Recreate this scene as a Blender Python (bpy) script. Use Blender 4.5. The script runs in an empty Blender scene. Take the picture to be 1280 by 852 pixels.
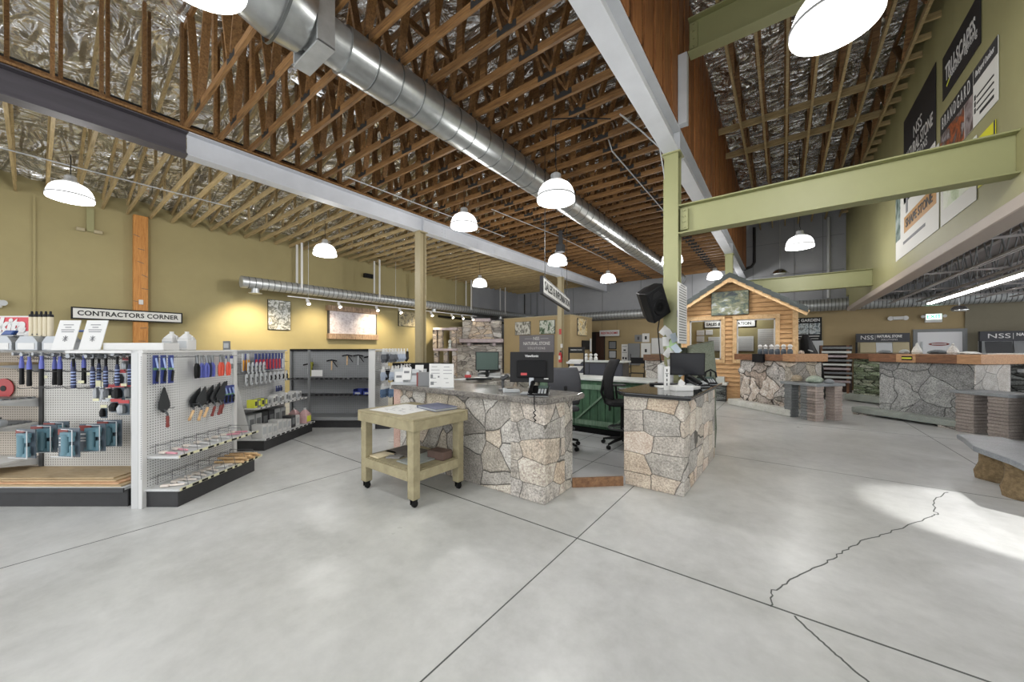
import bpy, math, random
from mathutils import Matrix, Vector
random.seed(7)
sc = bpy.context.scene
COL = sc.collection
PI = math.pi
YAW = math.atan(339/450.0)          # the shop fittings and the camera stand at this angle to the building
CA, SA = math.cos(YAW), math.sin(YAW)
def gw(r, d):                        # point given along/away from the aisle line -> building X, Y
    return (r*CA - d*SA, r*SA + d*CA)

# ------------------------------------------------------------------ mesh builder
class MB:
    def __init__(s, xf=None):
        s.v, s.f, s.mi, s.m, s.xf = [], [], [], 0, xf
    def add(s, vs, fs):
        n = len(s.v)
        for p in vs:
            p = Vector(p)
            if s.xf is not None: p = s.xf @ p
            s.v.append(tuple(p))
        for f in fs:
            s.f.append([i+n for i in f]); s.mi.append(s.m)
        return s
    def box(s, x0, x1, y0, y1, z0, z1):
        return s.add([(x0,y0,z0),(x1,y0,z0),(x1,y1,z0),(x0,y1,z0),(x0,y0,z1),(x1,y0,z1),(x1,y1,z1),(x0,y1,z1)],
                     [(3,2,1,0),(4,5,6,7),(0,1,5,4),(1,2,6,5),(2,3,7,6),(3,0,4,7)])
    def cbox(s, c, sz, rot=None):
        hx,hy,hz = sz[0]/2, sz[1]/2, sz[2]/2
        m = Matrix.Translation(Vector(c))
        if rot is not None:
            from mathutils import Euler
            m = m @ Euler(rot).to_matrix().to_4x4()
        vs = [m @ Vector(p) for p in [(-hx,-hy,-hz),(hx,-hy,-hz),(hx,hy,-hz),(-hx,hy,-hz),(-hx,-hy,hz),(hx,-hy,hz),(hx,hy,hz),(-hx,hy,hz)]]
        return s.add(vs, [(3,2,1,0),(4,5,6,7),(0,1,5,4),(1,2,6,5),(2,3,7,6),(3,0,4,7)])
    def beam(s, p0, p1, w, h, up=(0,0,1)):
        p0, p1 = Vector(p0), Vector(p1); d = (p1-p0).normalized(); up = Vector(up)
        if abs(d.dot(up)) > .98: up = Vector((0,1,0)) if abs(d.y) < .9 else Vector((1,0,0))
        a = d.cross(up).normalized()*w/2; b = a.cross(d).normalized()*h/2
        vs = [p0-a-b, p0+a-b, p0+a+b, p0-a+b, p1-a-b, p1+a-b, p1+a+b, p1-a+b]
        return s.add(vs, [(0,1,2,3),(7,6,5,4),(0,4,5,1),(1,5,6,2),(2,6,7,3),(3,7,4,0)])
    def cyl(s, p0, p1, r, r1=None, n=12, cap=True):
        p0, p1 = Vector(p0), Vector(p1); d = (p1-p0).normalized(); r1 = r if r1 is None else r1
        u = d.orthogonal().normalized(); w = d.cross(u)
        vs = []
        for p, rr in ((p0, r), (p1, r1)):
            for i in range(n):
                t = 2*PI*i/n; vs.append(p + (u*math.cos(t)+w*math.sin(t))*rr)
        fs = [(i, (i+1)%n, n+(i+1)%n, n+i) for i in range(n)]
        if cap: fs += [tuple(range(n-1,-1,-1)), tuple(range(n,2*n))]
        return s.add(vs, fs)
    def tube(s, pts, r, n=8, radii=None):
        pts = [Vector(p) for p in pts]; vs = []; fs = []
        prev = None
        for k, p in enumerate(pts):
            d = (pts[min(k+1,len(pts)-1)] - pts[max(k-1,0)]).normalized()
            if prev is None: u = d.orthogonal().normalized()
            else:
                u = (prev - d*prev.dot(d))
                u = u.normalized() if u.length > 1e-6 else d.orthogonal().normalized()
            prev = u; w = d.cross(u); rr = radii[k] if radii else r
            for i in range(n):
                t = 2*PI*i/n; vs.append(p + (u*math.cos(t)+w*math.sin(t))*rr)
        for k in range(len(pts)-1):
            for i in range(n):
                fs.append((k*n+i, k*n+(i+1)%n, (k+1)*n+(i+1)%n, (k+1)*n+i))
        fs += [tuple(range(n-1,-1,-1)), tuple(range((len(pts)-1)*n, len(pts)*n))]
        return s.add(vs, fs)
    def lathe(s, prof, n=24, c=(0,0,0), close=True):
        vs, fs = [], []
        for r, z in prof:
            for i in range(n):
                t = 2*PI*i/n; vs.append((c[0]+r*math.cos(t), c[1]+r*math.sin(t), c[2]+z))
        for k in range(len(prof)-1):
            for i in range(n):
                fs.append((k*n+i, k*n+(i+1)%n, (k+1)*n+(i+1)%n, (k+1)*n+i))
        if close:
            fs += [tuple(range(n-1,-1,-1)), tuple(range((len(prof)-1)*n, len(prof)*n))]
        return s.add(vs, fs)
    def prism(s, poly, z0, z1, top=None):
        n = len(poly); top = top or poly
        vs = [(p[0],p[1],z0) for p in poly] + [(p[0],p[1],z1) for p in top]
        fs = [tuple(range(n-1,-1,-1)), tuple(range(n,2*n))] + [(i,(i+1)%n,n+(i+1)%n,n+i) for i in range(n)]
        return s.add(vs, fs)
    def plate(s, poly, y0, y1):          # polygon in x,z extruded along y
        n = len(poly)
        vs = [(p[0],y0,p[1]) for p in poly] + [(p[0],y1,p[1]) for p in poly]
        fs = [tuple(range(n)), tuple(range(2*n-1,n-1,-1))] + [(i,n+i,n+(i+1)%n,(i+1)%n) for i in range(n)]
        return s.add(vs, fs)
    def grid(s, fn, nu, nv):
        vs = [fn(i/nu, j/nv) for j in range(nv+1) for i in range(nu+1)]
        fs = [(j*(nu+1)+i, j*(nu+1)+i+1, (j+1)*(nu+1)+i+1, (j+1)*(nu+1)+i) for j in range(nv) for i in range(nu)]
        return s.add(vs, fs)
    def build(s, name, mats, parent=None, loc=(0,0,0), rz=0, smooth=True, bevel=0, seg=1, rot=None):
        me = bpy.data.meshes.new(name); me.from_pydata(s.v, [], s.f); me.update()
        if not isinstance(mats, (list, tuple)): mats = [mats]
        for m in mats: me.materials.append(m)
        if len(mats) > 1: me.polygons.foreach_set('material_index', s.mi)
        if smooth:
            me.polygons.foreach_set('use_smooth', [True]*len(me.polygons))
            me.set_sharp_from_angle(angle=math.radians(32))
        o = bpy.data.objects.new(name, me); COL.objects.link(o)
        o.location = loc; o.rotation_euler = rot if rot else (0,0,rz)
        if parent: o.parent = parent
        if bevel:
            b = o.modifiers.new('bevel', 'BEVEL'); b.width = bevel; b.segments = seg; b.limit_method = 'ANGLE'; b.angle_limit = math.radians(40)
        return o

def tag(o, label, cat, group=None, kind=None):
    if len(label.split()) > 16: print('LONG', o.name, label)
    o['label'] = label; o['category'] = cat
    if group: o['group'] = group
    if kind: o['kind'] = kind
    return o
def thing(name, label, cat, loc=(0,0,0), rz=0, group=None, rot=None):
    o = bpy.data.objects.new(name, None); COL.objects.link(o)
    o.empty_display_size = .1; o.location = loc; o.rotation_euler = rot if rot else (0,0,rz)
    return tag(o, label, cat, group)
KIDS = {}
def copy_tree(o, parent=None):
    c = o.copy(); COL.objects.link(c)
    if parent is not None: c.parent = parent
    for ch in list(o.children): copy_tree(ch, c)
    return c
def dup(o, label, loc, rz=None, group=None, rot=None):
    c = copy_tree(o); c['label'] = label
    if len(label.split()) > 16: print('LONG', label)
    c.location = loc
    if rz is not None: c.rotation_euler = (0,0,rz)
    if rot is not None: c.rotation_euler = rot
    if group: c['group'] = group
    return c
def struct(o, label=None):
    o['kind'] = 'structure'
    if label: o['label'] = label
    return o
def text(name, body, size, mat, parent, loc, rot, align='CENTER', bold=0.0, sx=1.0, space=1.0, shear=0, fit=None):
    cu = bpy.data.curves.new(name, 'FONT'); cu.body = body; cu.size = size; cu.align_x = align; cu.align_y = 'CENTER'
    cu.extrude = 0.001; cu.offset = bold; cu.space_character = space; cu.shear = shear; cu.resolution_u = 3
    cu.materials.append(mat)
    tmp = bpy.data.objects.new(name, cu); COL.objects.link(tmp)
    me = bpy.data.meshes.new_from_object(tmp.evaluated_get(bpy.context.evaluated_depsgraph_get()))
    bpy.data.objects.remove(tmp); bpy.data.curves.remove(cu); me.name = name
    o = bpy.data.objects.new(name, me); COL.objects.link(o); o.parent = parent
    if fit:
        xs = [v.co.x for v in me.vertices]; sx = fit/max(1e-6, max(xs)-min(xs))
    o.location = loc; o.rotation_euler = rot; o.scale = (sx, 1, 1)
    return o

# ------------------------------------------------------------------ materials
def srgb(h):
    h = h.lstrip('#'); c = [int(h[i:i+2],16)/255 for i in (0,2,4)]
    return tuple((x/12.92 if x <= .04045 else ((x+.055)/1.055)**2.4) for x in c) + (1,)
def newmat(name):
    m = bpy.data.materials.new(name); m.use_nodes = True
    nt = m.node_tree; b = nt.nodes['Principled BSDF']
    return m, nt, b
def N(nt, t, **kw):
    n = nt.nodes.new(t)
    for k, v in kw.items():
        if k in n.inputs: n.inputs[k].default_value = v
        else: setattr(n, k, v)
    return n
def coords(nt, scale=(1,1,1)):
    tc = N(nt, 'ShaderNodeTexCoord'); mp = N(nt, 'ShaderNodeMapping'); mp.inputs['Scale'].default_value = scale
    nt.links.new(tc.outputs['Object'], mp.inputs['Vector']); return mp.outputs['Vector']
def ramp(nt, src, stops, interp='LINEAR'):
    r = N(nt, 'ShaderNodeValToRGB'); r.color_ramp.interpolation = interp
    e = r.color_ramp.elements
    while len(e) < len(stops): e.new(.5)
    for i, (p, c) in enumerate(stops):
        e[i].position = p; e[i].color = c if len(c) == 4 else (*c, 1)
    nt.links.new(src, r.inputs['Fac']); return r.outputs['Color']
def bump(nt, b, src, strength=.3, dist=.01):
    bp = N(nt, 'ShaderNodeBump'); bp.inputs['Strength'].default_value = strength; bp.inputs['Distance'].default_value = dist
    nt.links.new(src, bp.inputs['Height']); nt.links.new(bp.outputs['Normal'], b.inputs['Normal'])
def plain(name, col, rough=.5, metal=0, var=.0, vs=8, bmp=0, bs=60, spec=.5, coat=0, stretch=(1,1,1)):
    m, nt, b = newmat(name); c = srgb(col) if isinstance(col, str) else col
    b.inputs['Base Color'].default_value = c; b.inputs['Roughness'].default_value = rough; b.inputs['Metallic'].default_value = metal
    b.inputs['Specular IOR Level'].default_value = spec; b.inputs['Coat Weight'].default_value = coat
    if var or bmp:
        v = coords(nt, stretch)
        if var:
            n = N(nt, 'ShaderNodeTexNoise', Scale=vs, Detail=5.0, Roughness=.6); nt.links.new(v, n.inputs['Vector'])
            lo = tuple(x*(1-var) for x in c[:3]); hi = tuple(min(1, x*(1+var)) for x in c[:3])
            nt.links.new(ramp(nt, n.outputs['Fac'], [(.3, lo), (.7, hi)]), b.inputs['Base Color'])
        if bmp:
            n2 = N(nt, 'ShaderNodeTexNoise', Scale=bs, Detail=4.0); nt.links.new(v, n2.inputs['Vector'])
            bump(nt, b, n2.outputs['Fac'], bmp, .01)
    return m
def emit(name, col, strength):
    m, nt, b = newmat(name); c = srgb(col)
    b.inputs['Base Color'].default_value = c; b.inputs['Emission Color'].default_value = c; b.inputs['Emission Strength'].default_value = strength
    return m
def wood(name, c1, c2, grain=(1,14,14), rough=.6, rnd=.25, scale=3, bmp=.15):
    m, nt, b = newmat(name); v = coords(nt, grain)
    oi = N(nt, 'ShaderNodeObjectInfo')
    ad = N(nt, 'ShaderNodeVectorMath', operation='ADD'); nt.links.new(v, ad.inputs[0])
    cx = N(nt, 'ShaderNodeCombineXYZ'); mu = N(nt, 'ShaderNodeMath', operation='MULTIPLY'); mu.inputs[1].default_value = 37
    nt.links.new(oi.outputs['Random'], mu.inputs[0]); nt.links.new(mu.outputs[0], cx.inputs[0]); nt.links.new(mu.outputs[0], cx.inputs[1])
    nt.links.new(cx.outputs[0], ad.inputs[1])
    n = N(nt, 'ShaderNodeTexNoise', Scale=scale, Detail=6.0, Roughness=.65, Distortion=.6); nt.links.new(ad.outputs[0], n.inputs['Vector'])
    col = ramp(nt, n.outputs['Fac'], [(.3, srgb(c1)), (.7, srgb(c2))])
    hs = N(nt, 'ShaderNodeHueSaturation'); nt.links.new(col, hs.inputs['Color'])
    mr = N(nt, 'ShaderNodeMapRange'); mr.inputs['To Min'].default_value = 1-rnd; mr.inputs['To Max'].default_value = 1+rnd
    nt.links.new(oi.outputs['Random'], mr.inputs['Value']); nt.links.new(mr.outputs[0], hs.inputs['Value'])
    nt.links.new(hs.outputs[0], b.inputs['Base Color']); b.inputs['Roughness'].default_value = rough
    bump(nt, b, n.outputs['Fac'], bmp, .004)
    return m
def stone(name, cols, scale=4.0, joint='#3a3835', jw=.035, stretch=(1,1,1), grain=.25, gs=60, bmp=.6, rough=.8, warp=.25, rnd=1.0):
    """irregular stones with recessed joints, each its own tone"""
    m, nt, b = newmat(name); v = coords(nt, stretch)
    wn = N(nt, 'ShaderNodeTexNoise', Scale=scale*.8, Detail=2.0); nt.links.new(v, wn.inputs['Vector'])
    sub = N(nt, 'ShaderNodeVectorMath', operation='SUBTRACT'); nt.links.new(wn.outputs['Color'], sub.inputs[0]); sub.inputs[1].default_value = (.5,.5,.5)
    scl = N(nt, 'ShaderNodeVectorMath', operation='SCALE'); nt.links.new(sub.outputs[0], scl.inputs[0]); scl.inputs['Scale'].default_value = warp
    ad = N(nt, 'ShaderNodeVectorMath', operation='ADD'); nt.links.new(v, ad.inputs[0]); nt.links.new(scl.outputs[0], ad.inputs[1])
    vo = N(nt, 'ShaderNodeTexVoronoi', Scale=scale, Randomness=rnd); nt.links.new(ad.outputs[0], vo.inputs['Vector'])
    ve = N(nt, 'ShaderNodeTexVoronoi', Scale=scale, Randomness=rnd, feature='DISTANCE_TO_EDGE'); nt.links.new(ad.outputs[0], ve.inputs['Vector'])
    sp = N(nt, 'ShaderNodeSeparateColor'); nt.links.new(vo.outputs['Color'], sp.inputs[0])
    st = [(i/max(1, len(cols)-1)*.9+.05, srgb(c)) for i, c in enumerate(cols)]
    base = ramp(nt, sp.outputs[0], st, 'LINEAR')
    g = N(nt, 'ShaderNodeTexNoise', Scale=gs, Detail=6.0, Roughness=.75); nt.links.new(coords(nt), g.inputs['Vector'])
    g2 = N(nt, 'ShaderNodeTexNoise', Scale=7.0, Detail=4.0, Roughness=.6); nt.links.new(coords(nt), g2.inputs['Vector'])
    mx = N(nt, 'ShaderNodeMix', data_type='RGBA', blend_type='OVERLAY'); mx.inputs['Factor'].default_value = min(1, grain*2.6)
    nt.links.new(base, mx.inputs['A']); nt.links.new(ramp(nt, g.outputs['Fac'], [(.36,(.04,.04,.04)),(.64,(.96,.96,.96))]), mx.inputs['B'])
    mx2 = N(nt, 'ShaderNodeMix', data_type='RGBA', blend_type='OVERLAY'); mx2.inputs['Factor'].default_value = .45
    nt.links.new(mx.outputs['Result'], mx2.inputs['A']); nt.links.new(ramp(nt, g2.outputs['Fac'], [(.3,(.2,.2,.2)),(.7,(.8,.8,.8))]), mx2.inputs['B'])
    msk = ramp(nt, ve.outputs['Distance'], [(jw*.4,(0,0,0)),(jw,(1,1,1))])
    mj = N(nt, 'ShaderNodeMix', data_type='RGBA'); nt.links.new(msk, mj.inputs['Factor']); mj.inputs['A'].default_value = srgb(joint)
    nt.links.new(mx2.outputs['Result'], mj.inputs['B']); nt.links.new(mj.outputs['Result'], b.inputs['Base Color'])
    hm = ramp(nt, ve.outputs['Distance'], [(0,(0,0,0)),(jw*2.2,(1,1,1))])
    ma = N(nt, 'ShaderNodeMath', operation='MULTIPLY_ADD'); nt.links.new(g.outputs['Fac'], ma.inputs[0]); ma.inputs[1].default_value = .45; nt.links.new(hm, ma.inputs[2])
    bump(nt, b, ma.outputs[0], bmp, .02); b.inputs['Roughness'].default_value = rough
    return m
def speck(name, cols, scale=90, rough=.5, bmp=.2, vs=None):
    """granite-like speckle"""
    m, nt, b = newmat(name); v = coords(nt)
    n = N(nt, 'ShaderNodeTexNoise', Scale=scale, Detail=6.0, Roughness=.8); nt.links.new(v, n.inputs['Vector'])
    st = [(.3 + .4*i/max(1, len(cols)-1), srgb(c)) for i, c in enumerate(cols)]
    n3 = N(nt, 'ShaderNodeTexNoise', Scale=4, Detail=3.0); nt.links.new(v, n3.inputs['Vector'])
    mx = N(nt, 'ShaderNodeMix', data_type='RGBA', blend_type='OVERLAY'); mx.inputs['Factor'].default_value = .35
    nt.links.new(ramp(nt, n.outputs['Fac'], st), mx.inputs['A']); nt.links.new(ramp(nt, n3.outputs['Fac'], [(.3,(.25,.25,.25)),(.7,(.75,.75,.75))]), mx.inputs['B'])
    nt.links.new(mx.outputs['Result'], b.inputs['Base Color']); b.inputs['Roughness'].default_value = rough
    if bmp: bump(nt, b, n.outputs['Fac'], bmp, .01)
    return m
def foil(name):
    m, nt, b = newmat(name)
    v1, v2 = coords(nt, (.7, 2.6, 1.6)), coords(nt, (1.6, 1.6, 1.6))
    n = N(nt, 'ShaderNodeTexNoise', Scale=1.7, Detail=2.5, Roughness=.45, Distortion=1.0); n.noise_type = 'RIDGED_MULTIFRACTAL' ; nt.links.new(v1, n.inputs['Vector'])
    n2 = N(nt, 'ShaderNodeTexNoise', Scale=1.3, Detail=3.0, Roughness=.5, Distortion=.8); nt.links.new(v2, n2.inputs['Vector'])
    ma = N(nt, 'ShaderNodeMath', operation='MULTIPLY_ADD'); nt.links.new(n2.outputs['Fac'], ma.inputs[0]); ma.inputs[1].default_value = 1.6; nt.links.new(n.outputs['Fac'], ma.inputs[2])
    bump(nt, b, ma.outputs[0], 1.0, .26)
    b.inputs['Base Color'].default_value = (.95,.955,.96,1); b.inputs['Metallic'].default_value = .74; b.inputs['Roughness'].default_value = .18
    return m
def pegboard(name, col, hole, axis, pitch=.0254, rad=.21):
    m, nt, b = newmat(name)
    tc = N(nt, 'ShaderNodeTexCoord'); sp = N(nt, 'ShaderNodeSeparateXYZ'); nt.links.new(tc.outputs['Object'], sp.inputs[0])
    ds = []
    for ax in (axis, 'Z'):
        d = N(nt, 'ShaderNodeMath', operation='DIVIDE'); nt.links.new(sp.outputs[ax], d.inputs[0]); d.inputs[1].default_value = pitch
        f = N(nt, 'ShaderNodeMath', operation='FRACT'); nt.links.new(d.outputs[0], f.inputs[0])
        s = N(nt, 'ShaderNodeMath', operation='SUBTRACT'); nt.links.new(f.outputs[0], s.inputs[0]); s.inputs[1].default_value = .5
        p = N(nt, 'ShaderNodeMath', operation='POWER'); nt.links.new(s.outputs[0], p.inputs[0]); p.inputs[1].default_value = 2; ds.append(p)
    a = N(nt, 'ShaderNodeMath', operation='ADD'); nt.links.new(ds[0].outputs[0], a.inputs[0]); nt.links.new(ds[1].outputs[0], a.inputs[1])
    lt = N(nt, 'ShaderNodeMath', operation='LESS_THAN'); nt.links.new(a.outputs[0], lt.inputs[0]); lt.inputs[1].default_value = rad*rad
    mx = N(nt, 'ShaderNodeMix', data_type='RGBA'); nt.links.new(lt.outputs[0], mx.inputs['Factor']); mx.inputs['A'].default_value = srgb(col); mx.inputs['B'].default_value = srgb(hole)
    nt.links.new(mx.outputs['Result'], b.inputs['Base Color']); b.inputs['Roughness'].default_value = .55
    return m
def picture(name, cols, scale=6, seed=0, stretch=(1,1,1)):
    """a printed photograph: blotches of its main colours"""
    m, nt, b = newmat(name); tc = N(nt, 'ShaderNodeTexCoord'); mp = N(nt, 'ShaderNodeMapping')
    mp.inputs['Location'].default_value = (seed*3.1, seed*1.7, seed*2.3); mp.inputs['Scale'].default_value = stretch
    nt.links.new(tc.outputs['Object'], mp.inputs['Vector'])
    n = N(nt, 'ShaderNodeTexNoise', Scale=scale, Detail=6.0, Roughness=.62, Distortion=.5); nt.links.new(mp.outputs[0], n.inputs['Vector'])
    k = len(cols); st = [(.28+.44*i/(k-1), srgb(c)) for i, c in enumerate(cols)]
    nt.links.new(ramp(nt, n.outputs['Fac'], st), b.inputs['Base Color']); b.inputs['Roughness'].default_value = .35
    return m
def concrete(name):
    m, nt, b = newmat(name); v = coords(nt)
    n1 = N(nt, 'ShaderNodeTexNoise', Scale=.9, Detail=8.0, Roughness=.62, Distortion=.4); nt.links.new(v, n1.inputs['Vector'])
    n2 = N(nt, 'ShaderNodeTexNoise', Scale=7.0, Detail=8.0, Roughness=.7); nt.links.new(v, n2.inputs['Vector'])
    n3 = N(nt, 'ShaderNodeTexNoise', Scale=.35, Detail=3.0); nt.links.new(v, n3.inputs['Vector'])
    c1 = ramp(nt, n1.outputs['Fac'], [(.3, srgb('#b4b5b3')), (.55, srgb('#c8c9c8')), (.72, srgb('#d6d7d6'))])
    mx = N(nt, 'ShaderNodeMix', data_type='RGBA', blend_type='OVERLAY'); mx.inputs['Factor'].default_value = .22
    nt.links.new(c1, mx.inputs['A']); nt.links.new(ramp(nt, n2.outputs['Fac'], [(.3,(.25,.25,.25)),(.7,(.75,.75,.75))]), mx.inputs['B'])
    mt = N(nt, 'ShaderNodeMix', data_type='RGBA', blend_type='MULTIPLY'); mt.inputs['Factor'].default_value = .6
    nt.links.new(mx.outputs['Result'], mt.inputs['A']); nt.links.new(ramp(nt, n3.outputs['Fac'], [(.4,(1,1,1)),(.65,(.93,.93,.88))]), mt.inputs['B'])
    nt.links.new(mt.outputs['Result'], b.inputs['Base Color'])
    nt.links.new(ramp(nt, n1.outputs['Fac'], [(.3,(.42,.42,.42)),(.7,(.27,.27,.27))]), b.inputs['Roughness'])
    bump(nt, b, n2.outputs['Fac'], .04, .004)
    b.inputs['Specular IOR Level'].default_value = .45
    return m

M = {}
M['concrete'] = concrete('polished_concrete')
M['joint'] = plain('floor_joint', '#565956', .8)
M['tile'] = plain('grey_floor_tile', '#a9aaab', .35, var=.06)
M['olive'] = plain('olive_wall_paint', '#9b9067', .75, var=.04, vs=2)
M['olive2'] = plain('olive_green_paint', '#939067', .6, var=.03, vs=2)
M['tan'] = plain('tan_wall_paint', '#9c8a66', .75, var=.04, vs=2)
M['taupe'] = plain('taupe_wall_paint', '#7b7563', .75, var=.03)
M['greywall'] = plain('grey_block_wall', '#94969a', .8, var=.06, vs=1.2)
M['mezz'] = plain('grey_ceiling_paint', '#8f8988', .7, var=.04)
M['fascia'] = plain('taupe_trim_paint', '#a89c92', .6)
M['joist'] = plain('grey_joist_steel', '#a5a0a0', .5)
M['beamw'] = plain('white_primed_steel', '#c9ccd2', .55, var=.05, vs=3, bmp=.05)
M['beamd'] = plain('dark_primed_steel', '#4a464c', .6, var=.18, vs=3, bmp=.05, stretch=(3,.3,3))
M['green_steel'] = plain('olive_painted_steel', '#93946b', .5, var=.03, vs=2)
M['truss'] = wood('rough_fir', '#5a3c20', '#9c7547', rnd=.22)
M['truss_pale_lit'] = wood('pale_lit_fir', '#94805a', '#c4ae82', rnd=.15)  # paler copy puts light into the side truss colour; raised bay reuses it
M['endboard'] = wood('orange_fir_board', '#7d4a28', '#ba7f4c', grain=(14,14,1), rnd=.2)
M['foil'] = foil('crumpled_foil_insulation')
M['plate'] = plain('dull_steel_plate', '#4b4c4c', .5, metal=.8)
M['galv'] = plain('galvanized_steel', '#b2b5b5', .3, metal=.88, var=.10, vs=9, bmp=.03, stretch=(1,1,1))
M['galvdull'] = plain('dull_galvanized', '#b4b7b8', .42, metal=.6, var=.1, vs=9)
M['seam'] = plain('duct_seam', '#6d7070', .4, metal=.9)
M['chrome'] = plain('chrome', '#d8dadb', .12, metal=1)
M['lamp'] = emit('lit_lamp_dome', '#ffffff', 1.1)
M['lens'] = emit('lit_lamp_lens', '#ffffff', 4.0)
M['lampring'] = plain('lamp_ring', '#8d8f90', .4, metal=.3)
M['lampcap'] = plain('lamp_ballast', '#b7b9ba', .35, metal=.6)
M['white'] = plain('white_enamel', '#cfcfce', .5)
M['whitepaper'] = plain('white_paper', '#d9d9d7', .7)
M['black'] = plain('black_plastic', '#0c0c0e', .5, spec=.3)
M['blackm'] = plain('black_matte', '#161618', .8, spec=.25)
M['dkgrey'] = plain('dark_grey_steel', '#3a3b3d', .5)
M['midgrey'] = plain('mid_grey', '#77797b', .55)
M['ltgrey'] = plain('light_grey', '#b5b8ba', .5)
M['ink'] = plain('black_ink', '#1a1a1a', .7)
M['greyink'] = plain('grey_ink', '#77787c', .7)
M['redink'] = plain('red_ink', '#b02a2c', .6)
M['silver'] = plain('brushed_silver', '#a4a8ac', .38, metal=.35)
M['blacksteel'] = plain('black_pipe', '#262524', .45, metal=.4)
# ------------------------------------------------------------------ floor
floor = struct(MB().box(-13.3, 10, -7, 18.2, -.2, 0).build('floor', M['concrete'], smooth=False), 'polished grey concrete slab floor')
def strip(name, pts, w, z=.0012):
    b = MB(); L = [Vector((p[0], p[1], 0)) for p in pts]; vs = []; fs = []
    for k, p in enumerate(L):
        d = (L[min(k+1,len(L)-1)]-L[max(k-1,0)]).normalized(); n = Vector((-d.y, d.x, 0))*(w[k] if isinstance(w,(list,tuple)) else w)/2
        vs += [(p.x-n.x,p.y-n.y,z),(p.x+n.x,p.y+n.y,z),(p.x-n.x,p.y-n.y,z-.004),(p.x+n.x,p.y+n.y,z-.004)]
    for k in range(len(L)-1):
        a = 4*k; fs += [(a,a+1,a+5,a+4),(a,a+4,a+6,a+2),(a+1,a+3,a+7,a+5)]
    b.add(vs, fs); return b.build(name, M['joint'], floor, smooth=False)
for x in (-10.2, -7.25, -4.275, -1.305, 2.0, 5.0): strip('control_joint', [(x,-7),(x,18)], .008)
for y in (-.7, 2.59, 5.85, 9.2, 12.4): strip('control_joint', [(-13,y),(9.9,y)], .012 if y == 2.59 else .007)
random.seed(11)
def wob(pts, amp, n=6):
    out = []
    for k in range(len(pts)-1):
        a, c = pts[k], pts[k+1]
        for i in range(n):
            t = i/n; out.append((a[0]+(c[0]-a[0])*t+random.uniform(-amp,amp), a[1]+(c[1]-a[1])*t+random.uniform(-amp,amp)))
    return out + [pts[-1]]
CRACK_A = [(-0.06, 2.58), (-0.05, 2.76), (0.03, 2.93), (0.12, 3.13), (0.24, 3.35), (0.36, 3.62), (0.49, 3.89), (0.66, 4.15), (0.86, 4.49), (1.06, 4.84), (1.14, 4.97), (1.11, 5.0), (1.21, 5.42), (1.38, 5.76)]
CRACK_B = [(0.05, 2.57), (0.13, 2.46), (0.19, 2.39), (0.25, 2.32), (0.31, 2.26)]
strip('floor_crack', wob(CRACK_A, .010), .008)
strip('floor_crack', wob(CRACK_B, .004), .010)

# ------------------------------------------------------------------ walls
struct(MB().box(-13.3,-13.1,-7,13.9,0,5.3).build('wall_left', M['olive'], smooth=False), 'olive painted side wall of the store')
struct(MB().box(-13.3,-13.1,13.9,18.2,0,5.3).build('wall_left_rear', M['greywall'], smooth=False), 'grey painted rear end of the side wall')
struct(MB().box(-13.3,4.66,18,18.2,0,3.0).build('wall_back', M['tan'], smooth=False), 'tan painted lower back wall')
struct(MB().box(4.66,10,17.96,18.2,0,3.0).build('wall_back_right', M['taupe'], smooth=False), 'taupe painted lower back wall')
uw = struct(MB().box(-13.3,10,18,18.2,3.0,7.6).build('wall_back_upper', M['greywall'], smooth=False), 'grey upper back wall above the duct')
b = MB()
for x in (-11.2,-9.3,-7.6,-5.6,-3.3,-1.0,.35,1.2): b.box(x-.012,x+.012,17.985,18.005,3.0,6.6)
b.box(-1.3,1.8,17.985,18.005,4.45,4.475); b.box(-1.3,1.8,17.985,18.005,5.75,5.765)
b.build('panel_joint', M['midgrey'], uw, smooth=False)
struct(MB().box(1.85,2.0,-3,17.3,2.98,7.6).box(1.85,2.0,17.3,18,3.42,7.6).build('wall_right', M['olive2'], smooth=False), 'olive upper wall above the lower ceiling')
struct(MB().box(1.80,2.02,-3,17.3,2.84,2.98).build('trim_1', M['fascia'], smooth=False, bevel=.01), 'taupe trim along the bottom of the upper wall')
# lower ceiling beyond the upper wall
struct(MB().box(2.0,10,-3,18,3.75,3.85).build('ceiling_lower', M['mezz'], smooth=False), 'grey deck above the bar joists')
# roof insulation
def sheet(name, fn, nu, nv, label):
    o = MB().grid(fn, nu, nv).build(name, M['foil']); return struct(o, label)
rs = random.Random(3)
def rough_(x, y): return .05*math.sin(x*3.1+math.sin(y*2.3)*1.7)*math.cos(y*3.7+x) 
sheet('ceiling', lambda u,v: (-7.45+6.15*u, -3+21*v, 6.52+rough_(-7+6*u, 21*v)), 40, 120, 'foil insulation above the middle roof trusses')
sheet('ceiling_left', lambda u,v: (-13.1+5.75*u, -7+25*v, 5.22+1.33*u+rough_(6*u, 25*v)), 40, 140, 'sloping foil insulation above the side roof trusses')
sheet('ceiling_right', lambda u,v: (-1.5+3.4*u, -3+21*v, 7.25+rough_(4*u, 21*v)), 24, 120, 'foil insulation of the raised roof bay')

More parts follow.
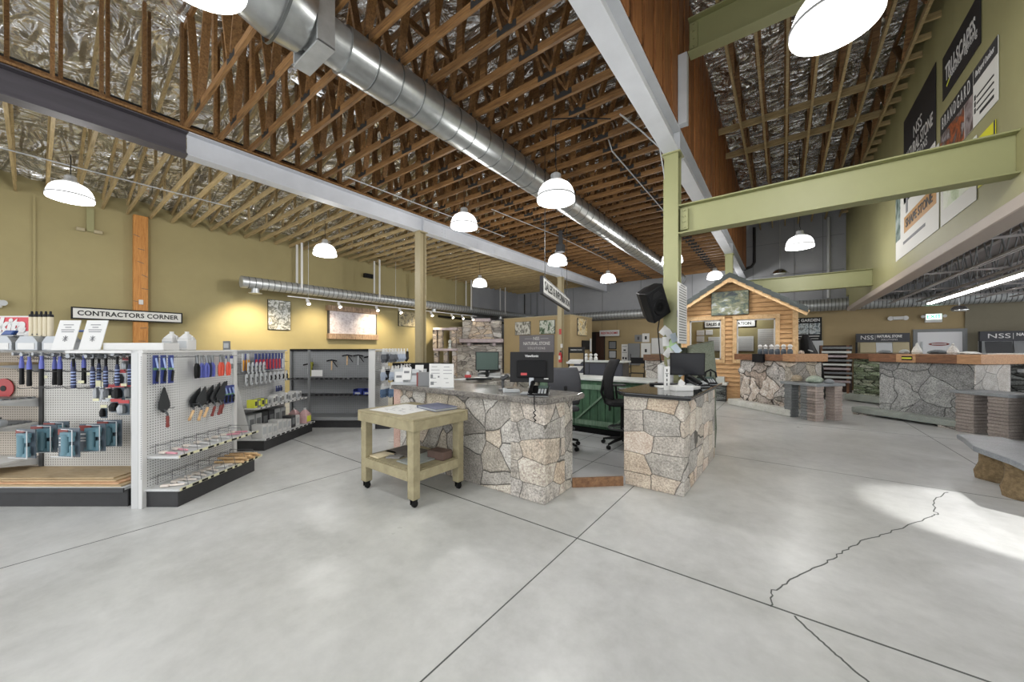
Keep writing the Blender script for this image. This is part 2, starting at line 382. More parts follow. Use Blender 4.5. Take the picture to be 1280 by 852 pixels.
# ------------------------------------------------------------------ steel
def wbeam(axis, a0, a1, c, z0, z1, fw, tw=.012, tf=.018):
    b = MB(); h = fw/2
    for (x0,x1,q0,q1) in ((-h,h,z0,z0+tf),(-h,h,z1-tf,z1),(-tw/2,tw/2,z0+tf,z1-tf)):
        if axis == 'Y': b.box(c+x0,c+x1,a0,a1,q0,q1)
        else: b.box(a0,a1,c+x0,c+x1,q0,q1)
    return b
def stiff(b, axis, at, c, z0, z1, fw):
    h = fw/2-.01
    if axis == 'Y': b.box(c-h,c+h,at-.006,at+.006,z0+.018,z1-.018)
    else: b.box(at-.006,at+.006,c-h,c+h,z0+.018,z1-.018)
BX1, BX2 = -7.35, -1.35
t = thing('steel_beam', 'long pale grey steel beam running over the two tan columns on the left', 'beam', (BX1,1.42,4.46))
b = wbeam('Y', 0, 16.55, 0, 0, .36, .22)
for y in (4.5, 11.7): stiff(b, 'Y', y, 0, 0, .36, .22)
b.build('web_and_flanges', M['beamw'], t, smooth=False, bevel=.003)
b = MB()
for y in (5.2,5.3,6.6,7.4): 
    for z in (.1,.18,.26): b.cyl((.008,y,z),(.022,y,z),.012,n=6)
b.build('bolt', M['beamw'], t)
t = thing('steel_beam', 'dark unpainted steel beam over the tool shelving, end of the left beam line', 'beam', (BX1,-6.9,4.46))
b = wbeam('Y', 0, 8.31, 0, 0, .36, .22); b.build('web_and_flanges', M['beamd'], t, smooth=False, bevel=.003)
tag(MB().box(-7.47,-7.23,-6.9,17.95,4.832,4.86).build('wood_nailer', M['truss'], smooth=False), 'brown wood plate lying along the top of the left steel beam', 'wood plate')
tag(MB().box(-7.62,-7.58,-6.9,17.95,4.86,5.06).build('rim_board', M['truss'], smooth=False), 'brown rim board standing between the posts above the left steel beam', 'board')
t = thing('steel_beam', 'pale grey steel beam meeting the top of the green column', 'beam', (BX2,-3,4.46))
b = wbeam('Y', 0, 20.95, 0, 0, .36, .22)
for y in (8.9, 16.1): stiff(b, 'Y', y, 0, 0, .36, .22)
b.build('web_and_flanges', M['beamw'], t, smooth=False, bevel=.003)
def gbeam(label, x0, x1, y, z0, z1, w=.20):
    t = thing('steel_beam', label, 'beam', ((x0+x1)/2, y, z0))
    h = (x1-x0)/2; b = wbeam('X', -h, h, 0, 0, z1-z0, w)
    b.build('web_and_flanges', M['green_steel'], t, smooth=False, bevel=.003)
    c = MB().box(-h+.02,-h+.12,-.055,-.006,.06,z1-z0-.06)
    c.build('clip_angle', M['green_steel'], t, smooth=False)
    k = MB()
    for i in range(4):
        z = .09+i*(z1-z0-.18)/3; k.cyl((-h+.07,-.075,z),(-h+.07,-.055,z),.014,n=6)
    k.build('bolt', M['green_steel'], t)
gbeam('olive painted steel beam from the green column to the upper wall', -1.25, 1.85, 5.88, 3.22, 3.65)
gbeam('olive painted steel beam highest in the raised bay, above the green column', -1.12, 1.85, 5.88, 5.86, 6.36)
gbeam('olive painted steel beam behind the roof of the wooden house', -1.25, 1.85, 13.1, 3.14, 3.58)
def column(label, x, y, h, mat, w=.2, z0=0, clips=True):
    t = thing('steel_column', label, 'column', (x,y,z0))
    b = MB(); k = w/2
    for (x0,x1,y0,y1) in ((-k,k,-k,-k+.016),(-k,k,k-.016,k),(-.006,.006,-k+.016,k-.016)): b.box(x0,x1,y0,y1,.02,h-.02)
    b.build('shaft', mat, t, smooth=False, bevel=.003)
    MB().box(-k-.04,k+.04,-k-.04,k+.04,0,.02).build('base_plate', mat, t, smooth=False)
    MB().box(-k-.03,k+.03,-k-.03,k+.03,h-.02,h).build('cap_plate', mat, t, smooth=False)
    return t
M['tanpaint'] = plain('tan_painted_steel', '#a3987a', .55)
t = column('green painted steel column carrying the loudspeaker behind the black counter', BX2, 5.88, 4.46, M['green_steel'])
b = MB().tube([(-.11,-.06,4.1),(-.11,-.06,3.0),(-.11,-.06,1.5)], .012, 8); b.build('conduit', M['green_steel'], t)
column('green painted steel column rising behind the wooden house roof', BX2, 13.1, 4.46, M['green_steel'])
column('tan steel column beside the glove rack, nearer of the two', BX1, 5.9, 4.46, M['tanpaint'])
column('tan steel column in front of the office box, farther of the two', BX1, 13.1, 4.46, M['tanpaint'])
tag(MB().box(-.06,.06,-.06,.06,0,1.03).build('steel_post', M['beamw'], loc=(-1.185,5.80,4.82), smooth=False), 'short grey steel post between the green column and the highest olive beam', 'post')
# engineered-wood post on the left wall
t = thing('wood_post', 'orange laminated wood post against the olive wall behind the long sign', 'post', (-13.02,1.62,0))
MB().box(-.07,.09,-.13,.13,0,4.86).build('shaft', wood('glulam', '#a4692c','#c98f4c', grain=(14,14,1.2), rnd=.02), t, smooth=False, bevel=.005)
b = MB(); rp = random.Random(5)
for i in range(9): b.cbox((.093, rp.uniform(-.08,.08), 1.7+i*.33), (.004,.12,.012), (rp.uniform(-.5,.1),0,0))
b.build('knot_check', M['joint'], t, smooth=False)
MB().box(.09,.12,-.04,.04,2.62,2.74).build('thermostat', M['white'], t, smooth=False, bevel=.005)

# ------------------------------------------------------------------ roof trusses
def truss_center():
    t = thing('roof_truss', 'brown wood roof truss spanning between the two pale steel beams', 'truss', (0,1.4,0), group='trusses of the middle roof bay')
    x0, x1, zb, zt = -7.46, -1.27, 4.86, 6.42
    MB().box(x0,x1,-.02,.02,zb,zb+.09).build('bottom_chord', M['truss'], t, smooth=False)
    MB().box(x0,x1,-.02,.02,zt,zt+.09).build('top_chord', M['truss'], t, smooth=False)
    bn = [-6.55,-5.15,-3.75,-2.35]; tn = [-7.25,-5.85,-4.45,-3.05,-1.6]
    for k, x in enumerate(bn):
        for xt in (tn[k]+.2, tn[k+1]-.2):
            MB().beam((x+(-.06 if xt < x else .06),0,zb+.06),(xt,0,zt+.04),.036,.09,(0,1,0)).build('web', M['truss'], t, smooth=False)
    for x in (-7.42,-1.31): MB().box(x-.045,x+.045,-.02,.02,zb+.09,zt).build('web', M['truss'], t, smooth=False)
    for x in (-5.85,-3.05): MB().box(x-.045,x+.045,-.022,.018,zb+.09,zt).build('web', M['truss'], t, smooth=False)
    for x in bn: MB().box(x-.13,x+.13,-.024,.024,zb+.01,zb+.085).build('gusset_plate', M['plate'], t, smooth=False)
    MB().box(-1.262,-1.235,-.15,.15,4.84,7.22).build('end_panel', M['endboard'], t, smooth=False)
    return t
def truss_left():
    t = thing('roof_truss', 'wood roof truss toned as lit, reaching from the left steel beam to the olive wall', 'truss', (0,1.4,0), group='trusses of the side roof bay')
    x0, x1, zb = -13.08, -7.48, 4.86
    top = lambda x: 5.12 + (x+13.1)/5.75*1.33
    MB().box(x0,x1,-.02,.02,zb,zb+.09).build('bottom_chord', M['truss_pale_lit'], t, smooth=False)
    MB().beam((x0,0,top(x0)),(x1,0,top(x1)),.04,.09,(0,0,1)).build('top_chord', M['truss_pale_lit'], t, smooth=False)
    xs = [-11.4,-9.6]
    for k, x in enumerate(xs):
        MB().box(x-.03,x+.03,-.02,.02,zb+.09,top(x)).build('web', M['truss_pale_lit'], t, smooth=False)
        xn = (xs+[-7.7])[k+1]
        if False: MB().beam((x+.05,0,zb+.06),(xn-.05,0,top(xn)-.02),.036,.09,(0,1,0)).build('web', M['truss_pale_lit'], t, smooth=False)
    for dx in (0,.16): MB().box(-7.55+dx-.045,-7.55+dx+.045,-.05 if dx else .02,-.012 if dx else .058,zb+.0,6.5).build('end_post', M['truss'], t, smooth=False)
    return t
tc = truss_center(); tl = truss_left()
for k in range(1, 41): dup(tc, tc['label'], (0,1.4+.41*k,0))
for k in list(range(-9,0))+list(range(1,41)): dup(tl, tl['label'], (0,1.4+.41*k,0))
def truss_right():
    t = thing('roof_truss', 'brown wood roof truss in the raised bay running away from the highest olive beam', 'truss', (-.74,0,0), group='trusses of the raised roof bay')
    zb = 6.37
    MB().box(-.02,.02,5.8,17.9,zb,zb+.09).build('bottom_chord', M['truss_pale_lit'], t, smooth=False)
    MB().box(-.02,.02,-2.9,5.78,zb,zb+.09).build('bottom_chord', M['truss_pale_lit'], t, smooth=False)
    MB().box(-.02,.02,-2.9,17.9,7.08,7.17).build('top_chord', M['truss'], t, smooth=False)
    for k in range(9):
        y = 6.3+k*1.35
        MB().beam((0,y,zb+.07),(0,y+.62,7.1),.036,.09,(1,0,0)).build('web', M['truss'], t, smooth=False)
        MB().beam((0,y+.70,7.1),(0,y+1.28,zb+.07),.036,.09,(1,0,0)).build('web', M['truss'], t, smooth=False)
    return t
tr = truss_right()
for k in range(1, 7): dup(tr, tr['label'], (-.74+.4*k,0,0))
for k, (y, w) in enumerate(((9.6,'nearer of the two'),(10.9,'farther of the two'))):
    tag(MB().box(-1.2,1.84,-.02,.02,0,.14).build('cross_brace', M['truss_pale_lit'] if k in (0,1) else M['truss'], loc=(0,y,6.47), smooth=False), 'flat wood brace lying across the raised bay trusses, %s' % w, 'brace')
for k in range(26):
    tag(MB().box(1.68,1.85,-.02,.02,0,.09).build('wood_blocking', M['truss_pale_lit'], loc=(0,6.2+.45*k,6.37), smooth=False), 'short wood block between the outermost raised truss and the upper wall', 'wood block', 'blocks along the top of the upper wall')
# braces through the middle trusses
for k, (x, z) in enumerate(((-5.5,5.55),(-4.1,5.95),(-2.7,5.55))):
    tag(MB().box(x-.02,x+.02,1.4,17.8,z,z+.09).build('web_brace', M['truss'], smooth=False), 'brown wood brace running lengthwise through the middle trusses, %s from the left beam' % ('first','second','third')[k], 'brace')
tag(MB().cyl((-8.2,-6.5,5.35),(-8.2,17.8,5.35),.035,n=10).build('sprinkler_pipe', M['blacksteel']), 'black sprinkler pipe running behind the posts above the left steel beam', 'pipe')
tag(MB().cyl((-10.4,-6.5,4.845),(-10.4,2.8,4.845),.012,n=8).build('conduit_pipe', M['ltgrey']), 'thin grey conduit running along under the side trusses', 'conduit')
tag(MB().cyl((-7.9,-6.5,5.12),(-7.9,1.5,5.12),.014,n=8).build('conduit_pipe', M['ltgrey']), 'thin grey conduit in front of the foil above the dark steel beam', 'conduit')

# bar joists of the lower ceiling
def bar_joist(x):
    t = thing('bar_joist', '', 'joist', (x,0,3.02))
    b = MB(); b.box(-.045,-.012,-2.5,17.25,0,.03); b.box(.012,.045,-2.5,17.25,0,.03); b.build('bottom_chord', M['joist'], t, smooth=False)
    MB().box(-.05,.05,-2.5,17.8,.66,.70).build('top_chord', M['joist'], t, smooth=False)
    b = MB(); n = 24
    for k in range(n):
        y = 2+k*.62; b.cyl((0,y,.02),(0,y+.31,.67),.010,n=6); b.cyl((0,y+.31,.67),(0,y+.62,.02),.010,n=6)
    b.build('web', M['midgrey'], t)
    return t
j0 = bar_joist(2.25); j0['label'] = 'grey steel bar joist under the lower ceiling, closest to the upper wall'
for k, w in enumerate(('second','third','fourth','fifth','sixth','seventh','eighth')):
    dup(j0, 'grey steel bar joist under the lower ceiling, %s from the upper wall' % w, (2.25+.62*(k+1),0,3.02), group='bar joists of the lower ceiling')
j0['group'] = 'bar joists of the lower ceiling'
for k, y in enumerate((5.0, 8.2, 11.3, 14.2, 16.4)):
    tag(MB().box(2.02,9,-.02,.02,0,.03).build('bridging_bar', M['joist'], loc=(0,y,3.06), smooth=False), 'thin steel bridging bar across the bar joists, %s from the front' % ('first','second','third','fourth','fifth')[k], 'bar')

# ------------------------------------------------------------------ camera, light, render look
cam = bpy.data.objects.new('camera', bpy.data.cameras.new('camera')); COL.objects.link(cam)
cam.location = (0,0,1.5); cam.rotation_euler = (PI/2,0,YAW)
cam.data.sensor_width = 36; cam.data.lens = 450/1280*36; cam.data.shift_y = 10/1280; cam.data.clip_start = .05; cam.data.clip_end = 200
sc.camera = cam
wd = bpy.data.worlds.new('daylight'); sc.world = wd; wd.use_nodes = True
bg = wd.node_tree.nodes['Background']; bg.inputs['Color'].default_value = (.97,.985,1,1); bg.inputs['Strength'].default_value = 1.0
sc.view_settings.view_transform = 'Standard'; sc.view_settings.look = 'None'; sc.view_settings.gamma = 1; sc.view_settings.exposure = 1.22
sc.view_settings.use_curve_mapping = False
sc.cycles.use_denoising = True
try: sc.cycles.denoiser = 'OPENIMAGEDENOISE'
except Exception: pass
sc.cycles.max_bounces = 7; sc.cycles.diffuse_bounces = 4; sc.cycles.glossy_bounces = 4; sc.cycles.transmission_bounces = 4
sc.cycles.sample_clamp_indirect = 6; sc.cycles.caustics_reflective = False; sc.cycles.caustics_refractive = False
# ------------------------------------------------------------------ pendant lamps
def lamp(cord_top):
    t = thing('pendant_lamp', '', 'lamp', (0,0,0))
    prof = [(.278,0),(.285,.012),(.280,.06),(.268,.12),(.246,.18),(.21,.232),(.155,.27),(.09,.285)]
    MB().lathe(prof, 36, close=True).build('dome', M['lamp'], t)
    MB().lathe([(.25,-.006),(.265,0)], 36).build('lens', M['lens'], t)
    ld = bpy.data.lights.new('bulb', 'POINT'); ld.energy = 36; ld.color = (1,.985,.96); ld.shadow_soft_size = .14
    lo = bpy.data.objects.new('bulb', ld); COL.objects.link(lo); lo.location = (0,0,-.16); lo.parent = t
    MB().lathe([(.282,.045),(.289,.048),(.289,.064),(.281,.067)], 36, close=False).build('ring', M['lampring'], t)
    MB().lathe([(.09,.285),(.10,.29),(.10,.32),(.075,.335),(.075,.40),(.05,.42),(.02,.43)], 24).build('ballast', M['lampcap'], t)
    MB().tube([(0,0,.43),(.015,0,.47),(0,0,.51),(0,0,.55),(0,0,cord_top)], .007, 6).build('cord', M['blacksteel'], t)
    return t
LA = [(-9.85,.38,4.08,.78,'lit white dome pendant lamp over the left tool shelving'),
      (-3.05,.62,3.92,.93,'lit white dome pendant lamp cut by the top of the picture, beside the duct'),
      (-9.62,4.6,3.96,.9,'lit white dome pendant lamp above the near end of the side duct'),
      (-5.38,5.46,4.06,.8,'lit white dome pendant lamp between the left beam and the round duct, nearest'),
      (-2.73,4.72,3.72,1.1,'lit white dome pendant lamp hanging in front of the big round duct'),
      (-5.26,9.19,3.97,.88,'lit white dome pendant lamp above the sales sign'),
      (-9.4,10.4,3.94,.9,'lit white dome pendant lamp left of the beam, over the fireplace display'),
      (-5.17,12.76,3.98,.86,'lit white dome pendant lamp hanging near the back wall, left of the duct end'),
      (-2.52,10.9,3.95,.9,'lit white dome pendant lamp partly hidden by the green column'),
      (.32,3.75,4.0,2.36,'large lit white dome pendant lamp in the raised bay, nearest to the viewer'),
      (.32,11.2,3.96,2.40,'lit white dome pendant lamp in the raised bay, between the two lower olive beams'),
      (-2.16,16.2,4.28,.57,'lit white dome pendant lamp directly behind the peak of the wooden house')]
for (x,y,z,c,l) in LA:
    t = lamp(c); t.location = (x,y,z); t['label'] = l; t['group'] = 'pendant lamps'
def chrome_lamp(label, loc, r, top):
    t = thing('dome_reflector_lamp', label, 'lamp', loc)
    MB().lathe([(r*1.2,0),(r*1.2,.012),(r,.02),(r*.92,r*.35),(r*.62,r*.68),(r*.2,r*.82)], 28).build('reflector', M['chrome'], t)
    MB().lathe([(r*.8,-.02),(r*.8,0)], 24).build('lens', M['white'], t)
    MB().cyl((0,0,r*.8),(0,0,top),.012,n=8).build('stem', M['galvdull'], t)
chrome_lamp('unlit chrome dome lamp hanging below the lower ceiling by the exit sign', (4.19,16.6,2.65), .18, 1.09)
chrome_lamp('unlit chrome dome lamp near the grey back wall above the wooden house', (-.10,16.9,4.32), .24, 2.05)
M['tubelight'] = emit('fluorescent_tube', '#ffffff', 11.0)
t = thing('fluorescent_strip_light', 'lit white fluorescent strip light under the lower ceiling', 'light', (3.55,13.0,2.86))
MB().box(-.07,.07,-3.4,3.4,.03,.09).build('housing', M['white'], t, smooth=False)
for y in (-3,0,3): MB().cyl((0,y,.09),(0,y,.89),.006,n=6).build('hanger_rod', M['ltgrey'], t)
for dx in (-.035,.035): MB().cyl((dx,-3.35,.015),(dx,3.35,.015),.018,n=8).build('tube', M['tubelight'], t)

# ------------------------------------------------------------------ ducts
def duct(label, p0, p1, r, pitch, mat, n=36):
    """one continuous pipe whose ribs are part of the same skin"""
    d = Vector(p1)-Vector(p0); L = d.length; t = thing('round_duct', label, 'duct', p0)
    k = int(L/pitch); st = [(0,r,0)]
    for i in range(1, k):
        a = L*i/k; st += [(a-.010,r,0),(a-.007,r+.005,1),(a+.007,r+.005,1),(a+.010,r,1)]
    st.append((L,r,0)); u = d.normalized(); w = u.orthogonal().normalized(); q = u.cross(w)
    b = MB(); vs = []; 
    for (a,rr,_) in st:
        for i in range(n): th = 2*PI*i/n; vs.append(u*a+(w*math.cos(th)+q*math.sin(th))*rr)
    b.add(vs, [tuple(range(n-1,-1,-1)), tuple(range((len(st)-1)*n, len(st)*n))])
    for m in range(len(st)-1):
        b.m = st[m+1][2]
        b.f += [[m*n+i, m*n+(i+1)%n, (m+1)*n+(i+1)%n, (m+1)*n+i] for i in range(n)]; b.mi += [b.m]*n
    b.build('pipe', [mat, M['seam']], t); return t
t = duct('large spiral galvanized duct hanging below the middle trusses', (-3.68,1.93,4.62), (-3.68,17.4,4.62), .235, .30, M['galv'])
b = MB()                                                     # connector, elbow and the bigger trunk it comes from
b.cyl((0,.02,0),(0,-.42,.02),.21,n=32)
b.build('connector', M['galvdull'], t)
b = MB(); b.cyl((0,-.34,.02),(0,-.46,.03),.24,n=32); b.build('collar', M['galv'], t)
b = MB(); b.tube([(0,-.36,.02),(.0,-.58,.05),(.0,-.80,.14),(.0,-.98,.32),(0,-1.06,.56),(0,-1.06,1.7)], .3, 32, radii=[.28,.33,.35,.36,.36,.36]); b.build('elbow', M['galv'], t)
s = MB()
for y,z,ang in ((-.58,.05,8),(-.80,.14,30),(-.98,.32,58),(-1.06,.56,80)):
    a = math.radians(ang); s.cyl((0,y+.012*math.cos(a),z-.012*math.sin(a)),(0,y-.012*math.cos(a),z+.012*math.sin(a)),.368,n=36,cap=False)
s.build('seam', M['seam'], t)
b = MB(); b.box(.235,.26,-.36,-.20,-.27,.9); b.box(-.26,-.235,-.36,-.20,-.27,.9); b.box(-.26,.26,-.36,-.20,-.28,-.26); b.build('hanger_strap', M['galvdull'], t, smooth=False)
for k, y in enumerate((3.2,6.6,9.9,13.0)):
    MB().cyl((.0,y,.2),(.0,y,.32),.01,n=6).build('hanger_rod', M['galvdull'], t)
# side duct on the left wall with its branch collars and elbow to the back wall
t = duct('thin round galvanized duct hung along the olive wall', (-12.35,3.55,3.42), (-12.35,16.9,3.42), .17, .16, M['galvdull'])
for y in (.35, 7.1, 11.8):
    b = MB(); b.lathe([(.10,-.12),(.10,0)], 20, c=(0,y,-.15)); b.lathe([(.17,-.015),(.17,0)], 20, c=(0,y,-.28)); b.build('outlet', M['galvdull'], t)
for y in (1.55, 4.3, 6.4, 9.3, 12.0):
    for dx in (-.175,.175): MB().box(dx-.012,dx+.012,y-.03,y+.03,0,1.45).build('hanger_strap', M['white'], t, smooth=False)
b = MB(); b.tube([(0,13.2,0),(0,13.7,0),(.15,14.02,-.02),(.45,14.16,-.05),(.8,14.16,-.08)], .17, 24); b.build('elbow', M['galvdull'], t)
t = duct('long round duct running along the grey back wall over the restroom sign', (-11.6,17.6,3.22), (-1.7,17.6,3.22), .20, .16, M['galvdull'])
duct('round ribbed duct running along the back wall over the exit sign', (-1.5,17.55,3.12), (9.8,17.55,3.12), .22, .10, M['galvdull'])
# black pipes and conduits at the back wall
tag(MB().tube([(-.95,17.85,6.5),(-.95,17.85,5.05),(-1.05,17.85,4.9),(-1.3,17.85,4.82)],.05,10).build('drain_pipe', M['blacksteel']), 'black bent drain pipe on the grey back wall behind the white beam', 'pipe')
tag(MB().cyl((1.35,17.8,6.4),(1.35,17.8,3.4),.05,n=12).build('standpipe', M['ltgrey']), 'grey vertical pipe in the corner of the grey back wall', 'pipe')
for k, x in enumerate((-12.5,-12.05,-11.6)):
    tag(MB().cyl((x,17.85,4.8),(x,17.85,0.3),.03,n=8).build('wall_conduit', M['midgrey'] if k else M['blacksteel']), 'vertical conduit on the grey back corner, %s from the corner' % ('first','second','third')[k], 'conduit')
tag(MB().tube([(-13.0,11.5,3.05),(-13.0,17.3,3.0),(-12.9,17.75,2.95),(-10.9,17.75,2.95)],.05,8).build('wall_pipe', M['blacksteel']), 'black pipe turning the back left corner below the duct', 'pipe')
# ceiling conduits between lamps
def conduit(label, pts): tag(MB().tube(pts, .011, 6).build('conduit_pipe', M['ltgrey']), label, 'conduit')
conduit('thin conduit running along close to the left pale beam under the middle trusses', [(-6.75,3.6,4.83),(-6.7,5.5,4.83),(-6.6,8.4,4.83)])
conduit('thin conduit linking the lamps above the sales sign', [(-5.5,6.5,4.80),(-5.26,9.19,4.80),(-5.2,12.7,4.80)])
conduit('thin conduit running diagonally to the top of the green column', [(-1.85,5.0,4.83),(-1.72,5.5,4.80),(-1.52,5.8,4.6),(-1.475,5.9,4.2),(-1.475,5.9,3.4)])
conduit('thin conduit under the trusses behind the green column', [(-2.3,5.7,4.95),(-2.3,5.85,4.83),(-2.3,7.4,4.83),(-2.3,9.6,4.83)])
tag(MB().tube([(-2.75,4.6,4.75),(-2.5,4.2,4.6),(-2.2,4.3,4.55),(-1.95,4.9,4.75)], .010, 6).build('power_cable', M['black']), 'loose black cable looping under the trusses beside the lamp in front of the duct', 'cable')
t = thing('ceiling_projector', 'dark grey box hanging under the trusses behind the nearest duct lamp', 'projector', (-5.05,9.0,4.35))
MB().box(-.1,.1,-.1,.1,-.1,.12).build('body', M['dkgrey'], t, smooth=False, bevel=.01); MB().box(-.06,.06,-.02,.02,.12,.5).build('mount', M['dkgrey'], t, smooth=False)

# ------------------------------------------------------------------ track spots on the left wall
M['spotlens'] = emit('spot_lens', '#fff1d0', 12.0)
t = thing('track_rail', 'white track lighting rail hung in front of the olive wall', 'rail', (-11.95,0,3.08))
MB().box(-.015,.015,4.6,13.0,0,.03).build('rail', M['white'], t, smooth=False)
for y in (5.2, 8.4, 11.6): MB().cyl((0,y,.03),(0,y,1.8),.006,n=6).build('hanger_wire', M['ltgrey'], t)
SP = [(5.15,0),(6.15,0),(7.55,1),(8.55,0),(9.35,0),(10.1,0),(11.3,0),(11.95,0),(12.6,1)]
ORD = ('first','second','third','fourth','fifth','sixth','seventh','eighth','ninth')
for k,(y,lit) in enumerate(SP):
    t = thing('track_spotlight', 'track spotlight on the wall rail, %s from the near end' % ORD[k], 'spotlight', (-11.95,y,3.08), group='track spotlights on the rail')
    MB().cyl((0,0,0),(0,0,-.07),.012,n=8).build('stem', M['white'], t)
    MB(Matrix.Rotation(math.radians(-38),4,'Y')).lathe([(.032,.05),(.045,.02),(.05,-.09),(.062,-.16)], 16, c=(0,0,-.07)).build('head', M['white'], t)
    MB(Matrix.Rotation(math.radians(-38),4,'Y')).lathe([(.045,-.236),(.045,-.232)], 16).build('lens', M['spotlens'], t)
for k,(y,e) in enumerate(((3.9,125),(8.2,95),(10.6,85),(12.9,130),(5.9,75))):
    ld = bpy.data.lights.new('track_beam','SPOT'); ld.energy = e; ld.color = (1,.82,.55); ld.spot_size = math.radians(98); ld.spot_blend = .9; ld.shadow_soft_size = .05
    lo = bpy.data.objects.new('track_beam', ld); COL.objects.link(lo); lo.location = (-11.9,y,2.95)
    lo.rotation_euler = Vector((-1.05,0,-1.0)).to_track_quat('-Z','Y').to_euler()
# ================================================================== store shelving on the left
ORDN = ['first','second','third','fourth','fifth','sixth','seventh','eighth','ninth','tenth','eleventh','twelfth','thirteenth','fourteenth','fifteenth','sixteenth','seventeenth','eighteenth']
M['pegx'] = pegboard('white_pegboard', '#cbc9c4', '#4a4844', 'X')
M['pegxb'] = pegboard('beige_pegboard', '#c0b6a9', '#4a453e', 'X')
M['pegy'] = pegboard('white_side_pegboard', '#d2d3d3', '#4c4d4f', 'Y')
M['pegg'] = pegboard('grey_pegboard', '#86888a', '#4d4f50', 'X')
M['gpaint'] = plain('shelf_enamel', '#c2c3c3', .5)
M['gslot'] = plain('upright_slot', '#3c3c3c', .7)  # dark grey of the slots and the slotted divider
M['kick'] = plain('black_kick_plate', '#2c2c2e', .45, var=.2, vs=6)
M['ply'] = wood('plywood_sheet', '#a88f6c', '#c4b08e', grain=(3,14,14), rnd=.12)
M['ply2'] = wood('reddish_plywood', '#b98a66', '#d9b490', grain=(3,14,14), rnd=.1)
M['wire'] = plain('wire_rack', '#6e7072', .4, metal=.6)
M['tagy'] = plain('price_tag', '#d9d6b4', .7)
M['bluegrip'] = plain('blue_rubber_grip', '#5e66b4', .5)
M['navygrip'] = plain('navy_rubber_grip', '#2e3556', .5)
M['ltblue'] = plain('light_blue_band', '#9fb0dc', .5)
M['steel'] = plain('tool_steel', '#8e9194', .35, metal=.8)
M['dksteel'] = plain('dark_blade_steel', '#4c4f52', .38, metal=.7)
M['teal'] = plain('teal_tool_body', '#5f8390', .4)
M['pack'] = plain('blister_pack', '#55606a', .3)
M['packw'] = plain('white_blister_pack', '#d2d6da', .3)
M['red'] = plain('red_plastic', '#b33a3c', .45)
M['redw'] = plain('red_lacquered_wood', '#7d3630', .4)
M['orangeh'] = plain('coral_grip', '#e2604c', .45)
M['amber'] = plain('amber_pack', '#d99a34', .45)
M['pack_blue'] = plain('blue_pack', '#3f4a86', .4)
M['pack_red'] = plain('red_pack', '#c23a44', .4)
M['yellow'] = plain('yellow_label', '#dce04a', .5)
M['woodh'] = wood('pale_wood_handle', '#c79e6c', '#e8cba0', grain=(6,6,6), rnd=.15)
M['bluetool'] = plain('blue_tool', '#34508a', .4)
M['tubecard'] = plain('tan_sealant_tube', '#c9bfa6', .5)

def G(r, d, z=0):
    x, y = gw(r, d); return (x, y, z)

# ---------------- front facing gondola (tools, plywood on its base)
t = thing('gondola_shelf', 'white pegboard shelving unit at the left edge, hung with hammers, plywood on its black base', 'shelf', G(-4.8,3.4), YAW)
MB().box(-1.5,1.14,.03,.46,0,.165).build('base', M['kick'], t, smooth=False, bevel=.004)
MB().box(-1.5,1.14,0,.46,.165,.195).build('base_deck', M['gpaint'], t, smooth=False, bevel=.004)
b = MB(); b.box(-1.5,1.14,-.012,0,.150,.19); b.build('shelf_edge', M['dkgrey'], t, smooth=False)
MB().box(-1.5,-.25,.455,.475,.195,1.46).build('back_panel', M['pegxb'], t, smooth=False)
MB().box(-.21,1.16,.455,.475,.195,1.46).build('back_panel', M['pegx'], t, smooth=False)
for x in (-.23,1.14): MB().box(x-.02,x+.02,.44,.48,0,1.47).build('upright', M['gslot'] if x < 0 else M['gpaint'], t, smooth=False)
MB().box(-1.5,1.16,.34,.60,1.462,1.485).build('top_shelf', M['gpaint'], t, smooth=False, bevel=.003)
for k, z in enumerate((.34,.70,.955,1.335)):
    s = MB().box(-1.5,-.26,.05,.45,z,z+.025).build('shelf', M['white'] if k < 3 else M['ply'], t, smooth=False, bevel=.003)
    bb = MB().add([(-.262,.45,z),(-.262,.45,z-.07),(-.262,.08,z),(-.256,.45,z),(-.256,.45,z-.07),(-.256,.08,z)],[(0,1,2),(5,4,3),(0,3,4,1),(1,4,5,2),(2,5,3,0)])
    bb.build('shelf_bracket', M['gpaint'], s, smooth=False)
for k in range(6):
    MB().box(-.30+.03*k,-.27+.03*k,.02,.03,.962 if k<3 else .705,.99 if k<3 else .73).build('price_tag', M['tagy'], t, smooth=False)
hk = MB()
for x in (-.15,.0,.12,.32,.44,.52,.66,.78,.92,1.04):
    for z in (1.40,1.27,1.1):
        hk.tube([(x,.455,z),(x,.22,z),(x,.20,z+.02)], .0035, 5)
hk.build('peg_hook', M['wire'], t)
for k,(x,z) in enumerate(((.1,1.22),(.47,1.17),(.56,1.25),(.64,1.17),(.74,1.02),(.9,1.14),(.98,1.24),(1.06,1.14),(.62,.99))):
    MB().box(x-.03,x+.03,.215,.22,z-.013,z+.013).build('price_tag', M['tagy'], t, smooth=False)

